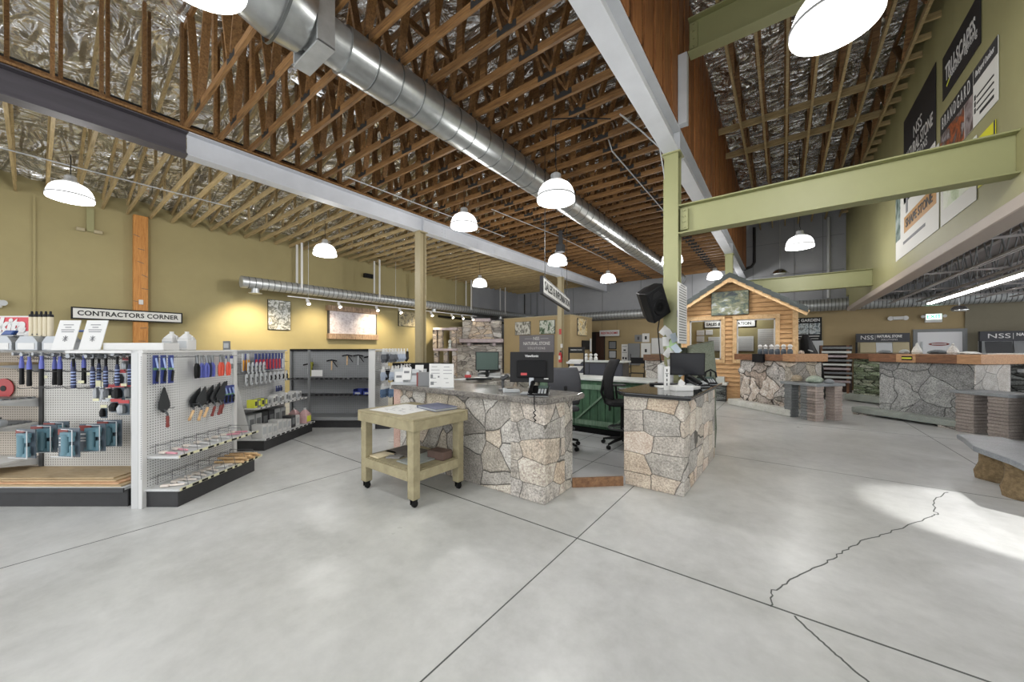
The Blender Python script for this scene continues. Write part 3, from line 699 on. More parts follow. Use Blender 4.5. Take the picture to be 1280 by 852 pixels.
def hammer(two, first=False):
    t = thing('hammer', '', 'hammer', (0,0,0), YAW)
    h = MB(); h.cyl((0,-.06,0),(0,-.035,0),.017,n=12); h.cyl((0,-.035,0),(0,0,0),.012,n=10); h.beam((0,0,0),(0,.055,-.012),.024,.014); h.beam((0,.05,-.010),(0,.085,-.03),.03,.008)
    h.cyl((0,0,-.02),(0,0,.016),.016,n=10); h.build('head', M['steel'], t)
    n = MB(); n.tube([(0,0,-.015),(0,0,-.11)],.011,8,radii=[.012,.010]); n.build('neck', M['bluegrip'] if two else M['black'], t)
    g = MB(); g.tube([(0,0,-.10),(0,0,-.14),(0,0,-.22),(0,0,-.29),(0,0,-.31)],.015,10,radii=[.012,.017,.0165,.019,.016]); g.build('grip', M['black'] if two else M['navygrip'], t)
    if two:
        b = MB(); b.tube([(0,0,-.06),(0,0,-.10),(0,0,-.145)],.016,10,radii=[.0135,.0175,.0182]); b.build('grip_top', M['bluegrip'], t)
    else:
        for i in range(5):
            z = -.15-.03*i; MB().tube([(0,0,z),(0,0,z-.010)],.0185,10).build('grip_band', M['ltblue'], t)
    return t
ha, hb = hammer(True), hammer(False)
HP = [(-4.93,3.62),(-4.72,3.52),(-4.70,3.70),(-4.60,3.52),(-4.52,3.60),(-4.46,3.66),(-4.40,3.70)]
for k,(r,d) in enumerate(HP):
    o = ha if k == 0 else copy_tree(ha); o.location = G(r,d,1.452-.006*(k%3)); o.rotation_euler = (0,.0,YAW+.2*((k*7)%3-1))
    o['label'] = 'hammer with blue and black grip on the upper hooks, %s from the left' % ORDN[k]; o['group'] = 'blue and black hammers'
HQ = [(-4.36,3.80),(-4.24,3.48),(-4.10,3.52),(-4.04,3.58),(-3.86,3.52),(-3.82,3.60),(-3.84,3.72)]
for k,(r,d) in enumerate(HQ):
    o = hb if k == 0 else copy_tree(hb); o.location = G(r,d,1.45-.02*(k in (1,2,3))); o.rotation_euler = (0,0,YAW+.25*((k*5)%3-1))
    o['label'] = 'dark hammer with blue banded grip on the upper hooks, %s from the left' % ORDN[k]; o['group'] = 'blue banded hammers'

def clamp_pack():
    t = thing('clamp_pack', '', 'tool pack', (0,0,0), YAW)
    MB().box(-.085,.085,0,.006,-.11,.10).build('backing_card', M['pack'], t, smooth=False)
    b = MB(); b.cyl((.015,-.025,-.085),(.015,-.025,.06),.024,n=12); b.box(-.02,.075,-.035,-.012,.045,.075); b.box(-.02,.07,-.035,-.012,-.095,-.07); b.cyl((.062,-.025,-.09),(.062,-.025,-.02),.013,n=8); b.cyl((.062,-.025,.01),(.062,-.025,.07),.015,n=8)
    b.build('clamp', M['teal'], t)
    MB().box(-.08,-.005,-.006,0,.05,.09).build('header_label', M['redw'], t, smooth=False)
    p = MB(); 
    for z in (.02,-.01,-.03): p.box(-.078,-.03,-.002,0,z,z+.008)
    p.build('print', M['whitepaper'], t, smooth=False)
    MB().tube([(-.08,-.04,-.1),(.085,-.04,-.1),(.085,-.04,.095),(-.0,-.04,.1)],.003,5).build('shell_edge', M['packw'], t)
    return t
cp = clamp_pack()
for k,(r,d,z,w) in enumerate(((-4.62,3.42,.61,-.15),(-4.63,3.56,.62,.1),(-4.66,3.68,.63,.1),(-4.21,3.42,.62,-.1),(-4.15,3.56,.63,.1),(-4.14,3.70,.64,.1))):
    o = cp if k == 0 else copy_tree(cp); o.scale = (1.35,1.35,1.3); o.location = G(r,d,z); o.rotation_euler = (0,0,YAW+w); o['label'] = 'teal clamp in a dark clear pack hanging low on the pegboard, %s from the left' % ORDN[k]; o['group'] = 'teal clamp packs'
def small_pack(label, r, d, z, w, h, card, body, group):
    t = thing('tool_pack', label, 'tool pack', G(r,d,z), YAW, group)
    MB().box(-w/2,w/2,0,.005,-h,0).build('backing_card', card, t, smooth=False)
    b = MB(); b.lathe([(.004,-h*.9),(w*.32,-h*.85),(w*.36,-h*.5),(w*.2,-h*.28),(.004,-h*.25)], 10, c=(0,-w*.2,0)); b.build('contents', body, t)
    MB().box(-w/2,w/2,-.003,0,-h*.22,0).build('header_label', M['red'] if w > .07 else M['tagy'], t, smooth=False)
    return t
SPK = [(-4.02,3.78,1.41,.07,.11,'packw','steel'),(-3.93,3.76,1.40,.06,.12,'packw','midgrey'),(-4.0,3.70,1.29,.08,.13,'packw','dksteel'),(-3.88,3.72,1.28,.07,.12,'pack','steel'),
       (-4.06,3.66,1.14,.08,.12,'packw','dksteel'),(-3.95,3.64,1.15,.08,.13,'pack','black'),(-3.86,3.66,1.15,.07,.12,'pack','midgrey'),(-3.96,3.62,1.00,.08,.11,'pack','black'),(-3.86,3.60,.99,.08,.12,'pack','steel'),(-4.24,3.70,1.16,.05,.16,'packw','steel'),(-4.16,3.70,1.16,.05,.16,'packw','steel'),(-4.22,3.74,.92,.05,.11,'pack','black')]
ROWN = ['top row, first','top row, second','second row, first','second row, second','third row, first','third row, second','third row, third','lowest row, first','lowest row, second']
for k,(r,d,z,w,h,a,c) in enumerate(SPK):
    lab = 'small blister packed tool right of the banded hammers, %s from the left' % ROWN[k] if k < 9 else 'slim silver blade pack under the banded hammers, %s from the left' % ORDN[k-9] if k < 11 else 'small black pack hanging alone above the teal clamps'
    small_pack(lab, r-.02, d, z, w*1.35, h*1.25, M[a], M[c], 'small packs on the pegboard')
for k,(r,d,z,l) in enumerate(((-3.80,3.74,1.16,.42),(-3.70,3.70,1.24,.44),(-3.68,3.80,1.38,.5))):
    t = thing('mason_level', 'long grey steel level hanging by the white upright, %s from the left' % ORDN[k], 'level', G(r,d,z), YAW, 'steel levels')
    MB().box(-.018,.018,-.006,.006,-l,0).build('bar', M['steel'] if k else M['dkgrey'], t, smooth=False, bevel=.002)
    MB().box(-.012,.012,-.008,-.006,-l*.55,-l*.45).build('vial', M['packw'], t, smooth=False); MB().box(-.018,.018,-.008,-.006,-.07,-.01).build('label', M['red'] if k == 0 else M['packw'], t, smooth=False)
for k in range(4):
    m = M['ply'] if k != 1 else M['ply2']
    tag(MB().box(-1.35-.03*k,1.10-.06*k,-.01+.03*k,.43,0,.012).build('plywood_sheet', m, loc=G(-4.8,3.42,.196+.0135*k), rz=YAW+.004*(k-1), smooth=False),
        'thin wood sheet lying on the black shelf base, %s from the bottom' % ORDN[k], 'wood sheet', 'plywood sheets on the shelf base')
t = thing('masonry_saw_blade', 'red round blade pack on the pegboard at the left edge', 'blade', G(-5.42,3.84,1.08), YAW)
MB(Matrix.Rotation(PI/2,4,'X')).lathe([(.105,-.004),(.105,.004)], 24).build('disc', M['red'], t); MB(Matrix.Rotation(PI/2,4,'X')).lathe([(.03,-.006),(.03,.008)], 16).build('hub', M['black'], t)
for k in range(5):
    tag(MB().box(-.25,.2,-.012,.012,0,.018).build('float_blade', M['steel'], loc=G(-5.32+.02*k,3.62+.045*k,.98), rz=YAW, smooth=False, bevel=.003), 'flat steel float lying on the upper left shelf, %s from the front' % ORDN[k], 'float', 'steel floats on the upper left shelf')
    tag(MB().box(-.3,.24,-.012,.012,0,.02).build('edger_bar', M['midgrey'], loc=G(-5.32,3.60+.05*k,.726), rz=YAW, smooth=False, bevel=.003), 'grey bar lying on the middle left shelf, %s from the front' % ORDN[k], 'bar', 'grey bars on the middle left shelf')
t = thing('bull_float_head', 'rounded pale metal tool head on the middle left shelf', 'tool', G(-5.05,3.52,.725), YAW)
MB().cbox((0,0,.045),(.16,.09,.08)).build('body', M['silver'], t, bevel=.03, seg=3); MB().cyl((0,.02,.085),(0,.02,.10),.02,n=12).build('socket', M['dkgrey'], t)

# things standing on top of it
def toolbox(label, r, d):
    t = thing('tool_box', label, 'tool box', G(r,d,1.486), YAW, 'silver tool boxes')
    MB().plate([(-.11,0),(.11,0),(.11,.085),(.065,.145),(-.065,.145),(-.11,.085)], -.07,.09).build('body', M['silver'], t, smooth=False, bevel=.003)
    MB().box(-.085,.085,-.073,-.07,.012,.075).build('label_panel', M['white'], t, smooth=False)
    MB().tube([(-.05,.01,.145),(-.045,.01,.165),(.045,.01,.165),(.05,.01,.145)],.007,6).build('handle', M['dkgrey'], t)
for k,(r,d) in enumerate(((-5.42,3.70),(-5.16,3.70),(-4.90,3.70),(-4.66,3.72))): toolbox('silver tool box with sloped lid on the shelf top, %s from the left' % ORDN[k], r, d)
t = thing('brand_sign', 'red sign with white lettering on top of the shelving, cut by the left edge', 'sign', G(-5.55,3.92,1.62), YAW)
MB().box(-.42,.42,0,.02,0,.24).build('board', M['white'], t, smooth=False)
MB().box(-.40,.40,-.003,0,.075,.225).build('red_panel', plain('sign_red', '#c02838', .4), t, smooth=False)
text('lettering', 'Makita', .20, M['white'], t, (-.02,-.006,.135), (PI/2,0,0), bold=.012, shear=.25)
MB().box(-.03,.03,0,.02,-.14,0).build('stand', M['midgrey'], t, smooth=False)
for k in range(5):
    t = thing('sealant_tube', 'tan sealant tube with black nozzle cap on the shelf top, %s from the left' % ORDN[k], 'tube', G(-4.96+.048*k,3.72+.0*k,1.63), YAW, 'sealant tubes')
    MB().cyl((0,0,0),(0,0,.20),.022,n=14).build('body', M['tubecard'], t); MB().lathe([(.022,.20),(.022,.225),(.01,.23),(.008,.26)],12).build('cap', M['black'], t)
t = thing('trowel_rack', 'grey ledge carrying the sealant tubes above the tool boxes', 'rack', G(-5.0,3.74,1.486), YAW)
MB().box(-.5,.3,-.03,.05,.12,.143).build('ledge', M['midgrey'], t, smooth=False, bevel=.004); 
for x in (-.46,.26): MB().box(x-.015,x+.015,.02,.05,0,.12).build('leg', M['midgrey'], t, smooth=False)
t = thing('hand_float', 'blue hand float lying on the ledge above the tool boxes', 'hand float', G(-5.17,3.70,1.63), YAW)
MB().box(-.10,.10,-.04,.04,0,.012).build('plate', M['steel'], t, smooth=False); MB().plate([(-.07,.012),(.05,.012),(.085,.06),(-.02,.06)],-.022,.022).build('handle', M['bluetool'], t, smooth=False, bevel=.008)
t = thing('hack_saw', 'blue framed hack saw on the shelf top beside the sealant tubes', 'saw', G(-4.58,3.80,1.60), YAW)
MB().tube([(-.16,0,.09),(.10,0,.09),(.14,0,.07),(.155,0,.0)],.012,8).build('frame', M['bluetool'], t); MB().box(-.16,.15,-.001,.001,-.02,.0).build('blade', M['steel'], t, smooth=False); MB().tube([(.155,0,0),(.20,0,.05),(.22,0,.08)],.016,8).build('handle', M['navygrip'], t)
def signcard(label, r, d):
    t = thing('sign_card', label, 'sign', G(r,d,1.488), YAW)
    mm = Matrix.Rotation(math.radians(-8),4,'X')
    MB(mm).plate([(-.125,0),(.09,0),(.125,.30),(-.085,.30)], -.003,.003).build('card', M['white'], t, smooth=False)
    p = MB(mm)
    for k,(z,w) in enumerate(((.25,.05),(.225,.03),(.20,.065),(.18,.06))): p.box(.01-w,.01+w,-.0045,-.003,z,z+.008)
    p.build('print', M['greyink'], t, smooth=False)
    s = MB(mm)
    for a in range(4):
        th = a*PI/4; dx, dz = .03*math.cos(th), .03*math.sin(th); s.beam((-dx,-.004,.115-dz),(dx,-.004,.115+dz),.002,.008,(0,1,0))
    s.build('star_emblem', M['greyink'], t, smooth=False)
    MB().box(-.13,.1,-.03,.08,0,.006).build('foot', M['white'], t, smooth=False)
signcard('white sign card on the shelf top, left of the two beside the hammers', -4.42,3.55)
signcard('white sign card on the shelf top, right of the two', -4.15,3.55)
t = thing('carton', 'long low white carton on the shelf top by the white upright', 'box', G(-3.76,3.66,1.486), YAW)
MB().box(-.30,.30,-.09,.09,0,.075).build('body', M['white'], t, smooth=False, bevel=.005); MB().box(-.3,.3,-.015,.015,.075,.077).build('tape', M['ltgrey'], t, smooth=False)
def jug(label, loc, s=1.0, body='white', lab=None, cap='white', rz=YAW):
    t = thing('plastic_jug', label, 'jug', loc, rz)
    w = .075*s
    b = MB(); b.prism([(-w,-w),(w,-w),(w,w),(-w,w)], 0,.16*s); b.prism([(-w,-w),(w,-w),(w,w),(-w,w)], .16*s,.24*s, top=[(-w*.3,-w*.3),(w*.3,-w*.3),(w*.3,w*.3),(-w*.3,w*.3)]); b.build('bottle', M[body], t, bevel=.014*s, seg=2)
    MB().cyl((0,0,.235*s),(0,0,.265*s),.024*s,n=12).build('cap', M[cap], t)
    MB().tube([(w*.55,0,.21*s),(w*1.02,0,.20*s),(w*1.02,0,.13*s)],.011*s,6).build('handle', M[body], t)
    MB().box(-w*.85,w*.85,-w-.002,-w,.03*s,.13*s).build('label', M[lab] if lab else M['ltgrey'], t, smooth=False)
    return t
jug('white plastic jug on the shelf top behind the pegboard, left of the two', G(-3.80,4.02,1.487), .78)
jug('white plastic jug on the shelf top behind the pegboard, right of the two', G(-3.63,4.02,1.487), .78)

# ---------------- side facing gondola with trowels
t = thing('gondola_shelf', 'white pegboard shelving unit facing right, hung with pliers and trowels', 'shelf', G(-3.5,3.375), YAW)
MB().box(-.075,-.005,0,.02,0,1.49).build('end_panel', M['gpaint'], t, smooth=False, bevel=.004)
MB().box(-.005,.030,0,.05,0,1.49).build('upright', M['white'], t, smooth=False, bevel=.003)
s = MB(); 
for k in range(58): s.box(.020,.026,-.001,0,.28+.02*k,.288+.02*k)
s.build('slot', M['gslot'], t, smooth=False)
MB().box(-.005,.045,1.10,1.15,0,1.49).build('upright', M['white'], t, smooth=False, bevel=.003)
MB().box(.0,.02,.05,1.10,.16,1.46).build('back_panel', M['pegy'], t, smooth=False)
MB().box(-.02,-.005,.05,1.10,.16,1.46).build('rear_panel', M['gpaint'], t, smooth=False)
MB().box(-.075,.04,.0,1.15,1.46,1.485).build('top_cap', M['white'], t, smooth=False, bevel=.003)
MB().box(-.72,-.075,.02,1.15,1.46,1.485).build('top_shelf', M['white'], t, smooth=False, bevel=.003)
MB().box(.03,.33,.04,1.06,0,.15).build('base', M['kick'], t, smooth=False, bevel=.004)
MB().box(.02,.35,.03,1.13,.15,.172).build('base_deck', M['gpaint'], t, smooth=False, bevel=.004)
MB().box(.02,.33,.05,1.10,.455,.478).build('shelf', M['gpaint'], t, smooth=False, bevel=.003)
e = MB(); e.box(.33,.336,.05,1.12,.462,.485); e.box(.35,.356,.04,1.16,.152,.178); e.build('label_strip', M['tagy'], t, smooth=False)
e = MB()
for k in range(10):
    e.box(.336,.339,.06+.105*k,.06+.105*k+(.03 if k%3 else .07),.464,.483); e.box(.356,.359,.06+.108*k,.06+.108*k+(.07 if k%3 else .035),.155,.175)
e.build('black_tag', M['black'], t, smooth=False)
w = MB()
for k in range(7):
    y = .12+.15*k
    w.tube([(.04,y,.48),(.04,y,.57),(.30,y,.57),(.32,y,.48)],.0028,5)
    w.tube([(.04,y+.02,.175),(.04,y+.02,.27),(.32,y+.02,.27),(.34,y+.02,.175)],.0028,5)
w.tube([(.045,.06,.56),(.045,1.08,.56)],.0028,5); w.tube([(.045,.06,.26),(.045,1.08,.26)],.0028,5)
w.build('wire_divider', M['wire'], t)
hk = MB()
for y in (.12,.2,.27,.33,.45,.52,.6,.74,.82,.9,1.0):
    hk.tube([(.02,y,1.42),(.16,y,1.42),(.17,y,1.435)],.0032,5)
for y in (.22,.5,.62,.75,.86,1.0): hk.tube([(.02,y,.91),(.12,y,.91),(.13,y,.925)],.0032,5)
hk.build('peg_hook', M['wire'], t)
def GB(x, y, z): return G(-3.5+x, 3.375+y, z)
def trowel(handle, L=.25):
    t = thing('brick_trowel', '', 'trowel', (0,0,0), YAW)
    # blade stands point up, handle below; faces +x
    MB(Matrix.Rotation(PI/2,4,'Z')).plate([(-.012,0),(.012,0),(.062,.05),(.058,.10),(.012,L),(0,L+.015),(-.012,L),(-.058,.10),(-.062,.05)],-.0025,.0025).build('blade', M['dksteel'], t, smooth=False)
    MB().tube([(.0,0,.03),(.022,0,.005),(.034,0,-.015),(.035,0,-.04)],.008,6).build('shank', M['dksteel'], t)
    MB().tube([(.035,0,-.03),(.035,0,-.05),(.035,0,-.10),(.035,0,-.135),(.035,0,-.145)],.013,10,radii=[.011,.014,.012,.015,.010]).build('handle', handle, t)
    return t
ta = trowel(M['redw'],.24); tb = trowel(M['woodh'],.22)
TP = [(ta,.055,.19,.87,0,0,'black brick trowel with dark red handle hanging alone in the middle of the pegboard'),
      (tb,.05,.50,.87,.5,0,'brick trowel with pale wood handle, leaning, first of the trowel row'),
      (tb,.09,.55,.865,.35,0,'brick trowel with pale wood handle, second of the trowel row'),
      (tb,.05,.68,.875,.45,0,'brick trowel with pale wood handle, third of the trowel row'),
      (ta,.08,.74,.875,.40,0,'brick trowel with dark red handle, fourth of the trowel row'),
      (ta,.10,.80,.88,.35,0,'brick trowel with dark red handle, fifth of the trowel row'),
      (ta,.06,.88,.88,.35,0,'brick trowel with dark red handle, last of the trowel row')]
seen = set()
for (src,x,y,z,tilt,_,lab) in TP:
    o = src if id(src) not in seen else copy_tree(src); seen.add(id(src))
    o.location = GB(x,y,z); o.rotation_euler = (tilt*-1,0,YAW) if False else (Matrix.Rotation(YAW,3,'Z') @ Matrix.Rotation(-tilt,3,'X')).to_euler(); o['label'] = lab; o['group'] = 'brick trowels'
def pliers(grip):
    t = thing('pliers', '', 'pliers', (0,0,0), YAW)
    MB().tube([(0,-.012,0),(0,-.006,-.035),(0,0,-.06)],.008,6,radii=[.004,.009,.011]).build('jaw', M['steel'], t)
    MB().tube([(0,.012,0),(0,.006,-.035),(0,0,-.06)],.008,6,radii=[.004,.009,.011]).build('jaw', M['steel'], t)
    for s in (-1,1): MB().tube([(0,s*.004,-.06),(0,s*.018,-.09),(0,s*.017,-.15),(0,s*.012,-.17)],.010,8,radii=[.007,.0105,.0105,.008]).build('grip', grip, t)
    return t
pa, pb, pc, pd = pliers(M['black']), pliers(M['bluegrip']), pliers(M['navygrip']), pliers(M['orangeh'])
PP = [(pa,.47,'black grips, first of the plier row'),(pa,.51,'black grips, second of the plier row'),(pb,.55,'blue grips, third of the plier row'),(pb,.59,'blue grips, fourth of the plier row'),(pc,.65,'navy grips, fifth of the plier row'),(pb,.69,'blue grips, sixth of the plier row'),
      (pd,.80,'coral red grips, nearest of the three red ones'),(pd,.845,'coral red grips, middle of the three red ones'),(pd,.89,'coral red grips, farthest of the three red ones')]
for (src,y,lab) in PP:
    o = src if id(src) not in seen else copy_tree(src); seen.add(id(src))
    o.scale = (1.3,1.1,1.45); o.location = GB(.10+.02*(len(lab)%3),y,1.435); o['label'] = 'pliers with '+lab; o['group'] = 'pliers on the pegboard'
def bluepack(lab, x, y, z, h=.19):
    t = thing('tool_pack', lab, 'tool pack', GB(x,y,z), YAW, 'blue tool packs'); t.scale = (1,.8,1.45)
    MB().box(-.002,.003,-.035,.035,-h,0).build('backing_card', M['pack_blue'], t, smooth=False)
    MB().tube([(.015,-.014,-.02),(.018,.008,-h*.45)],.009,6).build('contents', M['ltblue'], t)
    MB().tube([(.015,.012,-h*.55),(.018,-.006,-h*.92)],.011,6).build('contents', M['black'], t)
    MB().box(.003,.005,-.033,.033,-h*.52,-h*.44).build('label', plain('green_label','#6a9a6a',.5) if 'green_label' not in bpy.data.materials else bpy.data.materials['green_label'], t, smooth=False)
for k in range(3): bluepack('blue blister pack at the near top corner of the trowel pegboard, %s from the left' % ORDN[k], .06+.04*k, .10+.035*k, 1.44)
for k in range(3): bluepack('blue blister pack at the far end of the trowel row, %s from the left' % ORDN[k], .07, .93+.055*k, 1.06, .15)
t = thing('grout_bag', 'white and grey tool card by the far upright of the trowel pegboard', 'tool pack', GB(.06,1.0,1.42), YAW)
MB().box(-.003,.003,-.06,.06,-.17,0).build('backing_card', M['packw'], t, smooth=False); MB().box(.003,.02,-.05,.05,-.16,-.10).build('contents', M['midgrey'], t, smooth=False, bevel=.006); MB().box(.003,.005,-.06,.06,-.035,0).build('header_label', M['pack_blue'], t, smooth=False)
# bundles on its two shelves
rb = random.Random(4)
M['brist'] = plain('pale_bristle', '#d8cfc6', .8); M['pinkp'] = plain('pink_plastic', '#c88a96', .5)
def brush(lab, loc, col, rz, group, L=.16):
    t = thing('brush', lab, 'brush', loc, rz, group)
    MB().tube([(-.02,0,.014),(.03,0,.015),(L,0,.016)],.012,8,radii=[.008,.012,.009]).build('handle', col, t); MB().box(-.09,-.02,-.022,.022,.004,.026).build('bristles', M['brist'], t, smooth=False, bevel=.005)
n = 0
for k in range(8):
    y = .12+.125*k; brush('small brush lying on the upper trowel shelf, %s from the near end' % ORDN[k], GB(.16,y,.479), M['pinkp'] if k in (0,1,6,7) else M['white'], YAW+rb.uniform(-.4,.4), 'brushes on the upper trowel shelf', .11)
for k in range(9):
    y = .10+.075*k; brush('pale brush lying on the lower trowel shelf, %s from the near end' % ORDN[k], GB(.22,y,.173), M['white'] if k%2 else M['brist'], YAW+rb.uniform(-.5,.5), 'brushes on the lower trowel shelf', .10)
for k in range(7):
    tag(MB().tube([(-.16,0,.018),(-.05,0,.02),(.16,0,.018)],.017,10,radii=[.013,.018,.015]).build('wood_chisel', M['woodh'], loc=GB(.22,.80+.045*k,.173+(.03 if k%2 else 0)), rz=YAW+rb.uniform(-.1,.1)),
        'pale wood handled tool at the far end of the lower trowel shelf, %s' % ORDN[k], 'handle', 'wood handles on the lower shelf')

# ---------------- second side facing gondola (packs, boxes, jugs)
t = thing('gondola_shelf', 'white shelving unit with boxes and hanging packs behind the trowel unit', 'shelf', G(-4.15,5.28), YAW)
MB().box(-.08,.03,0,.05,0,1.49).build('upright', M['white'], t, smooth=False, bevel=.003)
MB().box(-.02,.0,.05,1.30,.16,1.46).build('back_panel', M['pegy'], t, smooth=False)
MB().box(-.04,-.02,.05,1.30,.1,1.46).build('rear_panel', M['gpaint'], t, smooth=False)
MB().box(-.08,.03,.0,1.32,1.46,1.485).build('top_cap', M['gpaint'], t, smooth=False, bevel=.003)
MB().box(.0,.50,.02,1.30,0,.15).build('base', M['kick'], t, smooth=False, bevel=.004)
MB().box(.0,.52,.0,1.34,.15,.172).build('base_deck', M['gpaint'], t, smooth=False, bevel=.004)
MB().box(.0,.40,.04,1.30,.60,.622).build('shelf', M['gpaint'], t, smooth=False, bevel=.003)
MB(Matrix.Rotation(0,4,'X')).plate([(.0,.172),(.30,.172),(.02,1.25),(.0,1.25)],.03,.04).build('end_bracket', M['white'], t, smooth=False)
e = MB(); e.box(.40,.406,.04,1.30,.604,.63); e.box(.52,.526,.0,1.34,.152,.18); e.build('label_strip', M['white'], t, smooth=False)
e = MB()
for k in range(11): e.box(.406,.409,.08+.11*k,.11+.11*k,.608,.626); e.box(.526,.529,.03+.12*k,.10+.12*k,.156,.176)
e.build('black_tag', M['black'], t, smooth=False)
hk = MB()
for k in range(9):
    for z in (1.43,1.28,1.12): hk.tube([(0,.1+.13*k,z),(.16,.1+.13*k,z)],.0032,5)
hk.build('peg_hook', M['wire'], t)
def GC(x, y, z): return G(-4.15+x, 5.28+y, z)
def pack2(name, lab, x, y, z, w, h, m1, m2, group, oval=False):
    t = thing(name, lab, 'tool pack', GC(x,y,z), YAW+.35, group)
    if oval:
        P = [(w/2*math.sin(a), -h/2-h/2*math.cos(a)) for a in [i*2*PI/14 for i in range(14)]]
        P = [(max(-w/2,min(w/2,p[0]*1.25)), p[1]) for p in P]
        MB(Matrix.Rotation(PI/2,4,'Z')).plate(P,-.004,.004).build('backing_card', m1, t, smooth=False)
        MB().tube([(.014,-w*.15,-h*.75),(.016,w*.12,-h*.55),(.014,-w*.1,-h*.35)],.010,6).build('contents', m2, t)
    else:
        MB().box(-.004,.004,-w/2,w/2,-h,0).build('backing_card', m1, t, smooth=False)
        MB().box(.004,.018,-w*.42,w*.42,-h*.95,-h*.35).build('contents', m2, t, smooth=False, bevel=.004)
    return t
for k in range(3):
    pack2('tool_pack', 'amber handled tool pack at the near top of the box shelving, %s from the left' % ORDN[k], .14, .08+.055*k, 1.43, .045, .27, M['pack_blue'] if k%2 else M['packw'], M['amber'], 'amber tool packs')
for k in range(9):
    pack2('tool_pack', 'blue headed red pack in the top row of the box shelving, %s from the left' % ORDN[k], .15, .34+.08*k, 1.43, .10, .27, M['pack_blue'], M['pack_red'] if k < 8 else M['packw'], 'red packs in the top row')
for k in range(5):
    pack2('tool_pack', 'white oval pack in the second row of the box shelving, %s from the left' % ORDN[k], .18, .15+.085*k, 1.30, .12, .18, M['packw'], M['midgrey'], 'oval packs in the second row', True)
for k in range(10):
    pack2('tool_pack', 'white oval pack in the third row of the box shelving, %s from the left' % ORDN[k], .20, .08+.105*k, 1.13, .12, .18, M['packw'], M['midgrey'] if k < 5 else M['black'], 'oval packs in the third row', True)
for k in range(3):
    pack2('tool_pack', 'small navy pack above the box shelf at its far end, %s from the left' % ORDN[k], .12, .88+.06*k, .87, .055, .10, M['pack_blue'], M['navygrip'], 'navy packs')
def carton(lab, x, y, z, sx, sy, sz, m, m2, group, cat='box'):
    t = thing('product_box', lab, cat, GC(x,y,z), YAW, group)
    MB().box(0,sx,-sy/2,sy/2,0,sz).build('carton', m, t, smooth=False, bevel=.003)
    MB().box(sx,sx+.001,-sy*.35,sy*.35,sz*.25,sz*.8).build('label', m2, t, smooth=False)
for k in range(4):
    carton('yellow and black box on the upper box shelf, %s from the near end' % ORDN[k], .22, .08+.075*k, .623, .12,.06,.12, M['yellow'] if k%2 == 0 else M['midgrey'], M['dkgrey'] if k%2 == 0 else M['yellow'], 'yellow boxes')
for k in range(11):
    carton('small white and grey box on the upper box shelf, %s from the near end' % ORDN[k], .24+.02*(k%2), .38+.082*k, .623, .10,.07,.10+.02*(k%3), M['white'] if k%3 else M['ltgrey'], M['midgrey'], 'white boxes on the upper shelf')
for k in range(8):
    carton('white box in the front row of the lower box shelf, %s from the near end' % ORDN[k], .28, .12+.12*k, .173, .16,.105,.20-.02*(k%3), M['white'] if k != 6 else M['dkgrey'], M['ltgrey'] if k != 6 else M['midgrey'], 'boxes on the lower shelf')
for k in range(6):
    carton('box in the back row of the lower box shelf, %s from the near end' % ORDN[k], .06, .16+.15*k, .173, .16,.13,.33, M['dkgrey'] if k in (2,3) else M['ltgrey'], M['midgrey'], 'back row boxes on the lower shelf')
M['pinkjug'] = plain('pink_liquid', '#d9b3b4', .25)
jug('pink jug with yellow label at the far end of the lower box shelf, in front', GC(.42,1.20,.173), 1.0, 'pinkjug', 'yellow', 'white', YAW+PI/2)
jug('pink jug at the far end of the lower box shelf, standing behind', GC(.22,1.22,.173), 1.0, 'pinkjug', 'red', 'white', YAW+PI/2)
t = thing('card_holder', 'small grey card holder on top of the box shelving upright', 'holder', G(-4.20,5.3,1.486), YAW)
MB().box(-.05,.05,-.01,.01,0,.13).build('holder', M['midgrey'], t, smooth=False, bevel=.003); MB().box(-.035,.035,-.012,-.01,.03,.10).build('card', M['ltgrey'], t, smooth=False)

# ---------------- grey frontal fixture
t = thing('gondola_shelf', 'dark grey pegboard shelving unit with two bays, mostly empty', 'shelf', G(-3.66,6.85), YAW)
MB().box(-.78,.86,.03,.45,0,.14).build('base', M['kick'], t, smooth=False)
MB().box(-.78,.86,.0,.45,.14,.20).build('base_deck', plain('grey_enamel','#8f9193',.5), t, smooth=False, bevel=.004)
MB().box(-.78,.86,.44,.46,.2,1.46).build('back_panel', M['pegg'], t, smooth=False)
MB().box(-.80,.88,.38,.48,1.46,1.50).build('top_rail', M['blackm'], t, smooth=False)
for x in (-.80,-.22,.87): MB().box(x-.02,x+.02,.02 if x == -.22 else .40,.46 if x != -.22 else .05,.0,1.48).build('upright', M['midgrey'], t, smooth=False, bevel=.003)
for z in (.585,.90):
    MB().box(-.78,.85,.10,.44,z,z+.02).build('shelf', M['dkgrey'], t, smooth=False)
    c = MB()
    for k in range(16):
        if k in (4,5): continue
        c.box(-.70+.094*k,-.66+.094*k,.095,.12,z+.02,z+.04)
    c.build('shelf_clip', M['black'], t, smooth=False)
MB().box(-.16,.05,.005,.01,.98,1.10).build('notice', M['whitepaper'], t, smooth=False)
for k,(x,z) in enumerate(((.05,1.26),(.36,1.36),(.58,1.36),(.80,1.33),(-.42,1.18))):
    t2 = thing('pruning_tool', 'black handled tool hanging on the grey pegboard, %s' % ('first in the right bay','second in the right bay','third in the right bay','last in the right bay','alone in the left bay')[k], 'tool', G(-3.66+x,6.85+.36,z), YAW, 'tools on the grey pegboard')
    MB().tube([(-.10,0,0),(0,0,.02),(.10,0,.0)],.014,6).build('head', M['blackm'], t2); MB().tube([(0,0,0),(.0,-.01,-.18)],.012,6).build('handle', M['woodh'] if k in (0,1) else M['ltgrey'], t2); MB().tube([(.02,0,-.0),(.11,0,-.12)],.008,6).build('brace', M['blackm'], t2)
